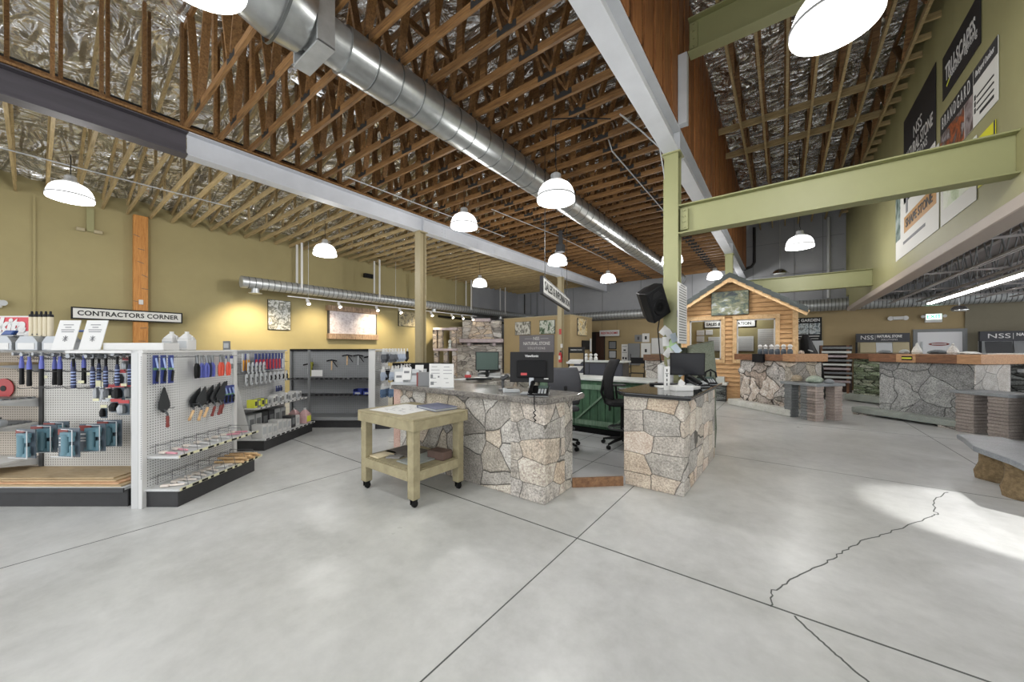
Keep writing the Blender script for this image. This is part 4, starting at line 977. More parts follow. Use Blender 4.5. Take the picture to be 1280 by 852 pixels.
t2 = thing('hose_coil', 'olive yellow tool hanging on the left bay of the grey pegboard', 'tool', G(-4.0,7.2,1.12), YAW); MB().tube([(0,0,.12),(-.03,0,-.05),(.0,0,-.16)],.03,8).build('body', plain('olive_tool','#8a8a30',.5), t2); MB().tube([(0,0,.12),(0,0,.2)],.01,6).build('loop', M['wire'], t2)
for k in range(2):
    t2 = thing('parts_bin', 'blue plastic bin on the grey shelf, %s of the two' % ('left','right')[k], 'bin', G(-3.66+.66+.19*k,6.85+.24,.607), YAW)
    bl = plain('blue_bin','#2c3c86',.4) if k == 0 else bpy.data.materials['blue_bin']
    b = MB(); b.box(-.085,.085,-.1,.1,0,.01); b.box(-.085,-.078,-.1,.1,0,.11); b.box(.078,.085,-.1,.1,0,.11); b.box(-.085,.085,.09,.1,0,.11); b.box(-.085,.085,-.1,-.09,0,.07); b.build('body', bl, t2, smooth=False)
    MB().box(-.05,.05,-.103,-.1,.02,.05).build('label', M['ltgrey'], t2, smooth=False)

# ---------------- glove rack
t = thing('gondola_shelf', 'white rack hung with work gloves right of the grey shelving', 'shelf', G(-2.66,6.72), YAW)
MB().box(-.02,.10,0,.03,0,1.50).build('end_panel', M['white'], t, smooth=False, bevel=.003)
MB().box(.0,.02,.03,.95,.14,1.46).build('back_panel', M['pegy'], t, smooth=False)
MB().box(-.02,.10,0,.97,1.47,1.50).build('top_cap', M['white'], t, smooth=False)
MB().box(.02,.36,.04,.95,0,.14).build('base', M['kick'], t, smooth=False)
MB().box(.02,.38,.02,.97,.14,.16).build('base_deck', M['gpaint'], t, smooth=False)
hk = MB()
for z in (1.44,1.10,.78):
    for y in (.12,.28,.44,.60,.76): hk.tube([(.02,y,z),(.42,y,z),(.44,y,z+.02)],.004,5)
hk.build('peg_hook', M['white'], t)
def glove(mp, mc):
    t = thing('work_glove', '', 'glove', (0,0,0), YAW)
    P = [(-.045,0),(.045,0),(.05,-.09)]
    b = MB(); b.plate([(-.042,-.05),(.042,-.05),(.052,-.10),(.05,-.145),(-.05,-.145),(-.052,-.10)],-.014,.014)
    for k,(x,l) in enumerate(((-.037,.06),(-.0125,.075),(.0125,.07),(.037,.052))): b.tube([(x,0,-.14),(x*1.08,.004,-.14-l*.6),(x*1.1,.012,-.14-l)],.012,7,radii=[.0125,.0125,.009])
    b.tube([(.045,0,-.09),(.075,.004,-.125),(.08,.006,-.155)],.013,7,radii=[.014,.013,.010]); b.build('palm', mp, t)
    MB().plate([(-.04,0),(.04,0),(.044,-.055),(-.044,-.055)],-.013,.013).build('cuff', mc, t, bevel=.004)
    MB().box(-.025,.025,-.002,.002,0,.06).build('hang_card', M['white'], t, smooth=False)
    return t
gm = [plain('grey_glove','#5d6066',.8,var=.1), plain('white_blue_glove','#a9b4c6',.8,var=.1), plain('black_glove','#26262a',.8), plain('denim_glove','#5a7290',.8,var=.1), plain('lilac_glove','#8f8fae',.8,var=.1)]
gp = [glove(gm[0],M['ltgrey']), glove(gm[1],M['white']), glove(gm[2],M['black']), glove(gm[3],M['white']), glove(gm[4],M['white'])]
rows = [(1.45,'top',[0,0,1,1,1,2],[.12,.22,.34,.46,.58,.74]),(1.11,'middle',[1,2,2,4,4,2],[.10,.24,.32,.46,.56,.70]),(.79,'bottom',[3,3,3,1,2,2],[.08,.18,.30,.42,.54,.66])]
CN = ['grey','white and blue','black','denim blue','lilac']
used = set()
for (z,rn,cs,ys) in rows:
    for k,(c,y) in enumerate(zip(cs,ys)):
        for h in (0,1):
            o = gp[c] if c not in used else copy_tree(gp[c]); used.add(c)
            o.location = G(-2.66+.22+.16*h+.02*k, 6.72+y+.04*h, z-.0); o.rotation_euler = (0,.12*h,YAW+.9+.1*k)
            o['label'] = '%s work glove, %s row of the glove rack, %s pair, %s glove' % (CN[c], rn, ORDN[k], ('inner','outer')[h]); o['group'] = 'work gloves on the rack'
# long sign and emergency light on the olive wall
t = thing('wall_sign', 'long white sign with black letters CONTRACTORS CORNER hung on the olive wall', 'sign', (-12.9,1.52,2.325), PI/2)
M['signw'] = plain('sign_white', '#d6d6d2', .6)
MB().box(-1.02,.88,-.012,.012,-.14,.14).build('frame', M['black'], t, smooth=False, bevel=.003)
MB().box(-.99,.85,-.016,-.011,-.11,.11).build('panel', M['signw'], t, smooth=False)
text('lettering', 'CONTRACTORS CORNER', .155, M['ink'], t, (-.07,-.018,0), (PI/2,0,0), bold=.004, space=1.05, fit=1.72)
MB().box(-.9,-.86,.012,.19,-.02,.02).build('bracket', M['black'], t, smooth=False); MB().box(.72,.76,.012,.19,-.02,.02).build('bracket', M['black'], t, smooth=False)
t = thing('emergency_light', 'white emergency light on the olive wall at the left edge', 'emergency light', (-13.09,-.55,2.42), PI/2)
MB().box(-.12,.15,-.10,0,-.06,.10).build('housing', M['white'], t, bevel=.015); MB(Matrix.Rotation(PI/2,4,'X')).lathe([(.05,0),(.06,.05),(.06,.07)],14,c=(.16,.04,.05)).build('lamp_head', M['ltgrey'], t)
t = thing('flood_light', 'small twin headed light box high on the olive wall by the wood post', 'emergency light', (-13.09,.80,4.32), PI/2)
MB().box(-.06,.06,-.05,0,-.05,.5).build('housing', M['olive2'], t, smooth=False, bevel=.005)
for dx in (-.15,.12): MB().cbox((dx,-.06,-.04),(.14,.06,.08)).build('lamp_head', M['tanpaint'], t, bevel=.01)
tag(MB().box(-.02,.02,-.02,0,0,4.8).build('wall_conduit', M['olive'], loc=(-13.09,.0,.02), rz=PI/2, smooth=False), 'olive painted vertical conduit on the olive wall left of the wood post', 'conduit')
def frame_pic(name, label, cat, loc, rz, w, h, pic, fr, d=.03, border=.012):
    t = thing(name, label, cat, loc, rz)
    MB().box(-w/2,w/2,-d,0,-h/2,h/2).build('frame', fr, t, smooth=False, bevel=.003)
    MB().box(-w/2+border,w/2-border,-d-.003,-d,-h/2+border,h/2-border).build('print', pic, t, smooth=False)
    return t
frame_pic('framed_photo', 'tall garden photo print on the olive wall left of the stone water panel', 'picture', (-13.09,4.79,2.60), PI/2, .66,.96, picture('garden_print',['#2e332e','#7d8073','#d8d9d6','#55584c','#b9b7ae','#e8e6e2'],5,1), M['black'], .04)
frame_pic('framed_photo', 'small wide photo print on the olive wall right of the stone water panel', 'picture', (-13.09,9.79,2.80), PI/2, .94,.64, picture('terrace_print',['#23211c','#6d6650','#b9ad8a','#3a3a34','#dcd9cf'],6,2), M['black'], .04)
t = thing('water_wall_panel', 'wall mounted stone water panel with wood grained header and tray on the olive wall', 'water feature', (-13.09,7.3,2.46), PI/2)
MB().box(-.92,.92,-.10,0,-.42,.42).build('stone_panel', speck('pale_pink_stone',['#8d8388','#bdb3b8','#d9d2d6','#a89ca4'],9,.3,.5), t, smooth=False, bevel=.005)
wg = wood('striped_wood', '#5a4636', '#b59a80', grain=(9,9,1.2), rnd=.02, scale=4)
MB().box(-1.02,1.0,-.19,0,.42,.61).build('header', wg, t, smooth=False, bevel=.006)
MB().box(-.98,1.0,-.17,0,-.60,-.40).build('tray', wg, t, smooth=False, bevel=.006)
for x in (-.945,.925): MB().box(x-.02,x+.02,-.115,0,-.42,.42).build('side_rail', M['dkgrey'], t, smooth=False)
t = thing('wall_speaker', 'small black box speaker high on the olive wall above the side duct', 'speaker', (-13.09,7.92,4.37), PI/2)
MB().box(-.2,.2,-.14,0,-.08,.08).build('cabinet', M['black'], t, smooth=False, bevel=.01); MB().box(-.18,.18,-.145,-.14,-.06,.06).build('grille', M['blackm'], t, smooth=False)
# ================================================================== service counters
M['veneer'] = stone('granite_veneer', ['#8f8a83','#aeaaa2','#c0bcb5','#b2a896','#a09b94','#cac5bb','#b9a893','#999692'], 3.3, '#4a4742', .016, grain=.24, gs=52, bmp=.7, warp=.10)
M['veneer_sq'] = stone('squared_granite_veneer', ['#9c9892','#bcb6ad','#cabfb0','#aeaaa5','#c6b49e','#a5a19a','#d2c3b4'], 4.0, '#55524c', .015, stretch=(.72,.72,1.15), grain=.22, gs=52, bmp=.5, warp=.05, rnd=.42)
M['pinkstone'] = speck('pink_granite', ['#8a6f66','#b8968a','#d3b5a8','#a58578'], 60, .8, .4)
M['granite'] = speck('polished_grey_granite', ['#454340','#6f6c67','#928e88','#514e4b','#7b7771'], 110, .2, 0)
M['granite_edge'] = speck('rock_face_granite', ['#2e2c2a','#55514d','#8f8a83','#3a3836'], 60, .7, .9)
M['blackgranite'] = plain('polished_black_granite', '#16171a', .09, coat=.5)
M['greenpaint'] = wood('green_painted_board', '#2c4a36', '#456b4e', grain=(8,8,1), rnd=.08)
M['greentrim'] = wood('green_painted_trim', '#4f6b55', '#7d9480', grain=(8,8,1), rnd=.06)
M['palestone'] = plain('pale_laminate', '#c2c6c2', .3, var=.06)
M['screen'] = plain('dull_green_screen', '#55645f', .25)
M['screend'] = plain('dark_screen', '#26272b', .2)
M['mesh'] = plain('grey_mesh_fabric', '#3c3d42', .8)

t = thing('service_counter', 'long stone veneered counter with rough edged granite top, left of the opening', 'counter', (-4.1,2.95,0))
b = MB(); b.prism([(0,0),(2.26,0),(2.27,.58),(.45,.58),(.45,3.2),(-.15,3.2),(-.15,.25)], 0, .98); b.build('stone_body', M['veneer'], t, smooth=False, bevel=.012, seg=2)
b = MB(); b.box(1.86,2.275,-.012,.4,0,.975); b.build('corner_stones', M['veneer_sq'], t, smooth=False, bevel=.012)
b = MB(); b.box(-.16,.0,.0,.3,.0,.98); b.build('end_stone', M['pinkstone'], t, smooth=False, bevel=.02)
top = [(-.10,-.06),(.3,-.075),(1.2,-.07),(2.22,-.07),(2.30,-.03),(2.40,.45),(2.38,.62),(2.0,.66),(.38,.66),(.38,3.25),(-.22,3.25),(-.22,.2)]
b = MB(); b.prism(top, .972, 1.03); b.build('countertop', [M['granite']], t, smooth=False, bevel=.012, seg=3)
# ragged edge
er = random.Random(2); b = MB(); e = [p for p in top[:8]]
pts = []
for k in range(len(e)-1):
    for i in range(14):
        u = i/14; pts.append((e[k][0]+(e[k+1][0]-e[k][0])*u, e[k][1]+(e[k+1][1]-e[k][1])*u))
vs = []; fs = []
for k, p in enumerate(pts):
    n = Vector((p[0]-1.1, p[1]-.35, 0)).normalized()
    for z, o in ((.968,-.004),(.980,.006),(1.004,.008),(1.022,.003)):
        o2 = o+er.uniform(-.003,.004); vs.append((p[0]+n.x*o2, p[1]+n.y*o2, z))
for k in range(len(pts)-1):
    for i in range(3): fs.append((4*k+i, 4*k+4+i, 4*k+5+i, 4*k+1+i))
b.add(vs, fs); b.build('rough_edge', M['granite_edge'], t)
t = thing('service_counter', 'stone veneered counter with polished black granite top, right of the opening', 'counter', (-1.42,3.95,0))
MB().prism([(0,0),(.62,0),(.66,1.75),(.05,1.75)], 0, .985).build('stone_body', M['veneer_sq'], t, smooth=False, bevel=.012, seg=2)
MB().prism([(-.03,-.01),(.04,-.07),(.69,-.07),(.735,1.81),(-.02,1.81),(-.085,.06)], .985, 1.0).build('top_underlayer', M['blackgranite'], t, smooth=False, bevel=.004)
MB().prism([(-.04,-.015),(.035,-.085),(.70,-.085),(.745,1.815),(-.03,1.815),(-.10,.06)], 1.0, 1.03).build('countertop', M['blackgranite'], t, smooth=False, bevel=.010, seg=3)
# raised floor behind the counters
pf = MB().prism([(-3.66,3.54),(-1.82,3.54),(-1.40,3.93),(-1.36,5.6),(-3.66,5.6)], 0, .092).build('floor_platform', M['tile'], smooth=False)
struct(pf, 'raised grey tiled floor behind the counters')
MB().beam((-1.83,3.515,.05),(-1.41,3.90,.05),.03,.10).build('wood_step', wood('rusty_step','#5a3a24','#8a6848',grain=(8,8,8)), pf, smooth=False)
for x in (-3.1,-2.5,-1.9): MB().box(x-.004,x+.004,3.56,5.58,.0925,.0935).build('tile_joint', M['joint'], pf, smooth=False)
for y in (4.2,4.8,5.4): MB().box(-3.64,-1.42,y-.004,y+.004,.0925,.0935).build('tile_joint', M['joint'], pf, smooth=False)
# back counter with green barn doors
t = thing('counter_cabinet', 'green boarded cabinet with diagonal braces and pale top behind the drafting stool', 'cabinet', (-3.62,5.62,.0))
MB().box(0,2.10,.06,.7,.17,.97).build('carcass', M['greenpaint'], t, smooth=False)
MB().box(.02,2.08,.10,.66,0.0,.17).build('plinth', M['blackm'], t, smooth=False)
for k in range(3):
    x0 = .02+.71*k
    d = MB(); 
    for i in range(5): d.box(x0+.138*i+.004,x0+.138*(i+1)-.004,.035,.058,.18,.93)
    dd = d.build('door', M['greenpaint'], t, smooth=False, bevel=.003)
    r = MB(); r.box(x0,x0+.69,.012,.036,.22,.30); r.box(x0,x0+.69,.012,.036,.82,.90); r.beam((x0+.05,.022,.30),(x0+.62,.022,.82),.028,.075,(0,1,0)); r.build('brace', M['greentrim'], dd, smooth=False)
    MB().box(x0+.62,x0+.65,.0,.012,.5,.62).build('door_pull', M['black'], dd, smooth=False)
MB().box(-.03,2.13,.0,.74,.97,1.005).build('countertop', M['palestone'], t, smooth=False, bevel=.006)

# -------------------------------------------------- rolling cart
M['cartwood'] = wood('tan_painted_wood', '#8b8266', '#a69c7c', grain=(3,3,3), rnd=.02, bmp=.08)
t = thing('rolling_cart', 'tan wooden work cart on casters in front of the stone counter', 'cart', (-3.19,2.45,0))
MB().box(-.46,.48,-.36,.36,.83,.85).build('top', M['cartwood'], t, smooth=False, bevel=.004)
b = MB(); b.box(-.46,.48,-.36,-.325,.735,.83); b.box(-.46,.48,.325,.36,.735,.83); b.box(-.46,-.425,-.325,.325,.735,.83); b.box(.445,.48,-.325,.325,.735,.83); b.build('apron', M['cartwood'], t, smooth=False, bevel=.004)
for x in (-.40,.40):
    for y in (-.29,.29):
        l = MB().box(x-.045,x+.045,y-.04,y+.04,.085,.75).build('leg', M['cartwood'], t, smooth=False, bevel=.004)
        c = MB(); c.box(x-.03,x+.03,y-.03,y+.03,.075,.085); c.box(x-.018,x-.013,y-.03,y+.03,.03,.075); c.box(x+.013,x+.018,y-.03,y+.03,.03,.075); c.cyl((x-.012,y+.01,.031),(x+.012,y+.01,.031),.031,n=16); c.build('caster', M['black'], l)
MB().box(-.42,.42,-.31,.31,.335,.35).build('lower_shelf', M['cartwood'], t, smooth=False)
b = MB(); b.box(-.36,.36,-.335,-.31,.25,.345); b.box(-.36,.36,.31,.335,.25,.345); b.box(-.445,-.42,-.25,.25,.25,.345); b.box(.42,.445,-.25,.25,.25,.345); b.build('lower_rail', M['cartwood'], t, smooth=False, bevel=.003)
CX, CY = -3.19, 2.45
t = thing('site_plan', 'large white printed plan sheet lying on the cart top', 'paper', (CX-.10,CY-.03,.8505), .05)
MB().box(-.26,.28,-.25,.24,0,.002).build('sheet', M['whitepaper'], t, smooth=False)
b = MB(); rp = random.Random(9)
for i in range(16):
    x, y = rp.uniform(-.16,.2), rp.uniform(-.17,.18); b.box(x,x+rp.uniform(.02,.09),y,y+.004,.002,.0026); b.box(x,x+.003,y,y+rp.uniform(.02,.06),.002,.0026)
b.build('drawing_lines', M['greyink'], t, smooth=False)
t = thing('binder', 'blue grey binder lying on the cart top', 'binder', (CX+.18,CY+.20,.8505), -.15)
bb = plain('slate_blue_cover', '#5c6178', .5)
MB().box(-.19,.17,-.13,.13,.004,.024).build('pages', M['ltgrey'], t, smooth=False)
b = MB(); b.box(-.2,.18,-.14,.14,0,.005); b.box(-.2,.18,-.14,.14,.024,.029); b.box(-.205,-.2,-.14,.14,0,.029); b.build('cover', bb, t, smooth=False, bevel=.002)
SL = plain('dark_slate', '#59544f', .7, var=.2, bmp=.4, bs=25)
for k,(x,y,w,d,m,l,rz) in enumerate(((-.17,.06,.40,.30,SL,'large dark slate tile on the lower cart shelf',.1),(-.10,-.15,.16,.10,plain('mid_slate','#8a8885',.7,var=.2,bmp=.4),'small broken slate piece on the front of the lower cart shelf',.5),(.17,-.02,.26,.42,plain('grey_green_slab','#8f9490',.6,var=.1),'grey green stone tile lying on the lower cart shelf',0),(-.27,-.17,.16,.24,plain('cream_tile','#d6c9a8',.6,var=.05),'cream tile on the left end of the lower cart shelf',0))):
    tag(MB().box(-w/2,w/2,-d/2,d/2,0,.014).build('stone_tile', m, loc=(CX+x,CY+y,.351), rz=rz, smooth=False, bevel=.004), l, 'tile')
tag(MB().box(-.11,.11,-.075,.075,0,.085).build('brick', plain('brown_brick','#5d4a42',.8,var=.2,bmp=.4), loc=(CX+.29,CY+.13,.351), rz=.1, bevel=.006), 'brown brick sample on the right end of the lower cart shelf', 'brick')

# -------------------------------------------------- things on the left counter
def monitor(label, loc, rz, w, h, tilt, back=False, scr='screend', brand=None):
    t = thing('computer_monitor', label, 'monitor', loc, rz)
    mm = Matrix.Translation((0,0,.12+h/2)) @ Matrix.Rotation(math.radians(tilt),4,'X')
    MB(mm).box(-w/2,w/2,-.012,.022,-h/2,h/2).build('bezel', M['black'], t, smooth=False, bevel=.006, seg=2)
    MB(mm).box(-w/2+.014,w/2-.014,.0215,.0235,-h/2+.016,h/2-.012).build('screen', M[scr], t, smooth=False)
    MB(mm).box(-w*.34,w*.34,-.05,-.012,-h*.36,h*.22).build('back_housing', M['blackm'], t, smooth=False, bevel=.012)
    MB().beam((0,-.055,.008),(0,-.035,.12+h*.4),.05,.02,(0,1,0)).build('stand', M['silver'] if back else M['black'], t, smooth=False, bevel=.004)
    MB().prism([(-.12,-.09),(.12,-.09),(.10,.09),(-.10,.09)],0,.010).build('foot', M['silver'] if back else M['black'], t, smooth=False, bevel=.004)
    if brand:
        R = mm.to_3x3(); p = mm @ Vector((0,-.0135,h*.36))
        text('lettering', brand, .034, M['white'], t, p, (R @ Matrix.Rotation(PI/2,3,'X')).to_euler(), bold=.001)
        MB(mm).box(-w*.24,-w*.1,-.052,-.05,-h*.28,-h*.2).build('sticker', M['red'], t, smooth=False); MB(mm).box(w*.28,w*.38,-.0135,-.012,-h*.4,-h*.36).build('label', M['white'], t, smooth=False)
    return t
monitor('black computer monitor seen from behind on the left stone counter', (-2.12,3.16,1.03), YAW-.12, .46,.32,-6, True, brand='ViewSonic')
monitor('computer monitor with pale green screen on the far arm of the left counter', (-3.86,4.45,1.03), PI+YAW+.1, .38,.31,-8, scr='screen')
def phone(label, loc, rz, cord=None):
    t = thing('desk_phone', label, 'phone', loc, rz)
    MB().plate([(-.10,0),(.10,0),(.10,.025),(-.10,.03)],-.09,.09).build('foot', M['ltgrey'], t, smooth=False, bevel=.004)
    mm = Matrix.Translation((0,0,.035)) @ Matrix.Rotation(math.radians(22),4,'X')
    MB(mm).box(-.105,.105,-.095,.10,0,.025).build('body', M['black'], t, smooth=False, bevel=.008)
    MB(mm).tube([(-.07,-.10,.05),(-.07,-.06,.062),(-.07,.05,.062),(-.07,.10,.05)],.022,10,radii=[.026,.018,.018,.026]).build('handset', M['black'], t)
    MB(mm).box(-.01,.09,.03,.085,.025,.028).build('display', M['screen'], t, smooth=False)
    k = MB(mm)
    for i in range(3):
        for j in range(4): k.box(.0+.03*i,.02+.03*i,-.075+.024*j,-.06+.024*j,.025,.030)
    k.build('key', M['ltgrey'], t, smooth=False)
    if cord: MB().tube(cord,.006,6).build('cord', M['black'], t)
    return t
cr = [(-.03,-.09,.02),(-.02,-.19,.015),(-.015,-.245,-.02),(-.01,-.25,-.10)]
for k in range(10): cr.append((-.01+.012*math.cos(k*1.6),-.25+.008*math.sin(k*1.6),-.11-.012*k))
phone('black desk phone at the corner of the left stone counter, cord hanging over the edge', (-1.98,3.08,1.03), .45, cr)
t = thing('card_terminal', 'light grey card terminal lying on the left stone counter', 'terminal', (-2.36,3.12,1.03), .75)
MB().plate([(-.09,0),(.09,0),(.09,.03),(-.09,.045)],-.04,.04).build('body', M['ltgrey'], t, smooth=False, bevel=.006); MB().box(-.05,.02,-.03,.03,.042,.045).build('display', M['screend'], t, smooth=False)
t = thing('barcode_scanner', 'black barcode scanner on its stand beside the back of the monitor', 'scanner', (-2.55,3.22,1.03), .4)
MB().lathe([(.06,0),(.055,.015),(.02,.025)],16).build('base', M['dkgrey'], t); MB().tube([(0,0,.02),(-.01,0,.07),(.0,0,.13)],.018,8).build('neck', M['dkgrey'], t); MB().cbox((.02,0,.15),(.10,.06,.045),(0,-.5,0)).build('head', M['dkgrey'], t, bevel=.01)
def flyer(label, r, d, w=.15, h=.29, rz=YAW):
    t = thing('sign_holder', label, 'sign', G(r,d,1.03), rz)
    MB().box(-w/2,w/2,-.003,.003,0,h).build('sheet', M['whitepaper'], t, smooth=False); MB().box(-w/2,w/2,-.02,.06,0,.004).build('foot', M['ltgrey'], t, smooth=False)
    p = MB()
    for z,x0,x1 in ((.25,-.6,.3),(.21,-.7,.7),(.17,-.7,.7),(.11,-.6,.1),(.06,-.3,.2)): p.box(x0*w/2,x1*w/2,-.0045,-.003,z,z+.006)
    p.build('print', M['greyink'], t, smooth=False)
    return t
a = flyer('white sign sheet standing on the left counter, left of the two', -.94, 4.42)
q = MB(); q.box(-.06,-.03,-.005,-.003,.11,.16); q.box(-.06,-.02,-.005,-.003,.03,.07); q.box(.03,.05,-.005,-.003,.12,.14); q.build('printed_box', M['midgrey'], a, smooth=False)
flyer('white sign sheet standing on the left counter, right of the two', -.78, 4.36)
t = thing('catalog_box', 'dark grey upright box behind the white sign sheets on the left counter', 'box', G(-1.14,4.65,1.03), YAW)
MB().box(-.08,.10,-.05,.05,0,.17).build('body', M['midgrey'], t, smooth=False); MB().box(-.08,-.06,-.052,-.05,0,.17).build('red_edge', M['redw'], t, smooth=False)
br = random.Random(6)
for k in range(7):
    t = thing('brochure', 'brochure in the stand at the left end of the left counter, %s from the left' % ORDN[k], 'brochure', G(-1.50+.05*k,4.78+.05*(k%2),1.03+.03*(k%3)), YAW+br.uniform(-.2,.2), 'brochures at the counter end')
    mm = Matrix.Rotation(math.radians(-14),4,'X'); MB(mm).box(-.055,.055,-.003,.003,0,.17+.03*(k%2)).build('cover', [M['white'],M['ltgrey'],M['whitepaper']][k%3], t, smooth=False); MB(mm).box(-.04,.03,-.004,-.003,.09,.12).build('print', M['greyink'], t, smooth=False)
t = thing('brochure_stand', 'low grey stand holding brochures at the left end of the left counter', 'stand', G(-1.38,4.80,1.03), YAW)
MB().box(-.22,.22,-.06,.10,0,.03).build('base', M['ltgrey'], t, smooth=False); MB().box(-.22,.22,.08,.10,0,.20).build('back', M['ltgrey'], t, smooth=False)
for k in range(5):
    tag(MB().box(-.10,.10,-.14,.14,0,.006+.004*k).build('paper_stack', M['whitepaper'] if k%2 else M['ltgrey'], loc=(-3.95+.06*k,4.0+.30*k,1.031), rz=.3*k, smooth=False), 'flat paper stack on the far arm of the left counter, %s from the front' % ORDN[k], 'papers', 'papers on the far arm')
t = thing('keyboard', 'black keyboard in front of the pale green monitor', 'keyboard', (-3.74,4.12,1.031), PI+YAW)
MB().plate([(-.2,0),(.2,0),(.2,.018),(-.2,.018)],-.07,.07).build('body', M['black'], t, smooth=False, bevel=.005); k = MB()
for i in range(12):
    for j in range(4): k.box(-.185+.031*i,-.160+.031*i,-.058+.03*j,-.034+.03*j,.018,.023)
k.build('key', M['dkgrey'], t, smooth=False)
t = thing('tape_dispenser', 'small red and white desk item beside the pale green monitor', 'desk item', (-4.10,4.25,1.031), .4)
MB().box(-.05,.05,-.03,.03,0,.05).build('body', M['red'], t, bevel=.01); MB(Matrix.Rotation(PI/2,4,'X')).lathe([(.03,-.012),(.035,0),(.03,.012)],16,c=(0,.07,0)).build('roll', M['white'], t)
for k in range(3):
    t = thing('paper_tray', 'paper tray stacked on the far arm of the left counter, %s from the bottom' % ORDN[k], 'tray', (-4.16,4.85,1.031+.065*k), .1, 'stacked paper trays')
    b = MB(); b.box(-.13,.13,-.17,.17,0,.006); b.box(-.13,-.125,-.17,.17,0,.05); b.box(.125,.13,-.17,.17,0,.05); b.box(-.13,.13,.165,.17,0,.05); b.build('tray', M['black'] if k == 1 else M['ltgrey'], t, smooth=False); MB().box(-.11,.11,-.15,.15,.006,.02).build('sheets', M['whitepaper'], t, smooth=False)

# -------------------------------------------------- drafting stools
def stool(label, loc, rz, seat=.72, back_h=.56, fabric='blackm', arms=True):
    t = thing('drafting_stool', label, 'chair', loc, rz)
    for k in range(5):
        a = 2*PI*k/5+.3; c, s = math.cos(a), math.sin(a)
        l = MB().tube([(0,0,.12),(.16*c,.16*s,.10),(.29*c,.29*s,.07)],.02,8,radii=[.026,.022,.015]).build('leg', M['black'], t)
        w = MB(); w.cyl((.29*c-.02*s,.29*s+.02*c,.028),(.29*c+.02*s,.29*s-.02*c,.028),.028,n=12); w.cyl((.29*c,.29*s,.03),(.29*c,.29*s,.07),.008,n=6); w.build('caster', M['black'], l)
    MB().cyl((0,0,.10),(0,0,seat-.06),.025,n=12).build('column', M['blackm'], t)
    MB().tube([(.19*math.cos(a),.19*math.sin(a),.27) for a in [2*PI*i/24 for i in range(25)]],.014,8).build('foot_ring', M['dkgrey'], t)
    for k in range(3):
        a = 2*PI*k/3; MB().cyl((0,0,.27),(.19*math.cos(a),.19*math.sin(a),.27),.010,n=6).build('ring_spoke', M['dkgrey'], t)
    MB().prism([(-.22,-.2),(-.12,-.24),(.12,-.24),(.22,-.2),(.235,.1),(.2,.23),(-.2,.23),(-.235,.1)],seat-.06,seat).build('seat', M[fabric], t, bevel=.025, seg=3)
    def bk(u, v):
        x = (u-.5)*.46*(1-.12*abs(2*v-1)**3); z = seat+.04+v*back_h
        y = -.23-.05*math.sin(v*PI*.9)+ .10*v*v - .22*(abs(u-.5)**2)*-1
        return (x, y, z)
    o = MB().grid(bk, 12, 14).build('backrest', M[fabric], t); m = o.modifiers.new('thick','SOLIDIFY'); m.thickness = .03; m.offset = 0
    MB().tube([(0,-.05,seat-.05),(0,-.24,seat-.03),(0,-.30,seat+.12),(0,-.27,seat+.3)],.02,8).build('back_bar', M['black'], t)
    if arms:
        for s in (-1,1):
            a = MB(); a.tube([(s*.2,.0,seat-.04),(s*.29,.0,seat-.02),(s*.29,-.02,seat+.18)],.017,8); a.build('arm_post', M['black'], t)
            MB().prism([(s*.29-.05,-.13),(s*.29+.05,-.13),(s*.29+.045,.13),(s*.29-.045,.13)],seat+.18,seat+.21).build('arm_pad', M['dkgrey'], t, bevel=.012, seg=2)
    return t
stool('black drafting stool with arms and foot ring standing between the two counters', (-1.86,5.12,.093), -PI/2+.62, .66, .56)
stool('dark grey mesh stool behind the left counter, only its back showing', (-2.55,4.55,.093), YAW+PI*.0+.1, .60, .50, 'mesh', False)

# -------------------------------------------------- things on the black counter
monitor('black computer monitor facing the aisle on the black granite counter', (-1.02,5.22,1.03), PI+YAW-.35, .42,.30,-8)
t = thing('table_sign', 'tall narrow white sign with black symbols on the black counter', 'sign', (-1.07,4.38,1.03), YAW+.1)
MB().box(-.035,.035,-.004,.004,0,.27).build('sheet', M['whitepaper'], t, smooth=False); MB().box(-.04,.04,-.04,.04,0,.004).build('foot', M['white'], t, smooth=False)
p = MB()
for z in (.05,.10,.15,.21): p.box(-.006,.006,-.006,-.004,z,z+.03)
p.box(-.02,.02,-.006,-.004,.185,.19); p.build('print', M['ink'], t, smooth=False)
t = thing('tissue_box', 'white tissue box with a tissue standing out on the black counter', 'tissue box', (-.92,4.40,1.03), YAW+.15)
MB().box(-.11,.11,-.06,.06,0,.055).build('box', M['whitepaper'], t, smooth=False, bevel=.003); MB().plate([(-.04,.055),(.03,.055),(.045,.09),(-.005,.13),(-.03,.11)],-.006,.006).build('tissue', M['white'], t, smooth=False)
phone('black desk phone behind the tissue box on the black counter', (-.86,5.05,1.03), YAW+.3)
phone('second black desk phone at the far end of the black counter', (-.82,5.45,1.03), YAW-.2)
t = thing('paper_towel_roll', 'white paper towel roll standing on the black counter', 'roll', (-1.36,5.28,1.03), 0)
MB().cyl((0,0,0),(0,0,.25),.052,n=24).build('roll', M['whitepaper'], t); MB().cyl((0,0,.25),(0,0,.275),.012,n=10).build('core_rod', M['ltgrey'], t)
t = thing('paper_cup_stack', 'slim white paper roll beside the paper towel roll', 'roll', (-1.25,5.36,1.03)); MB().tube([(0,0,0),(0,0,.12),(0,0,.24)],.03,14,radii=[.028,.032,.034]).build('cups', M['white'], t); MB().lathe([(.034,.238),(.037,.243),(.034,.248)],14).build('rim', M['ltgrey'], t)
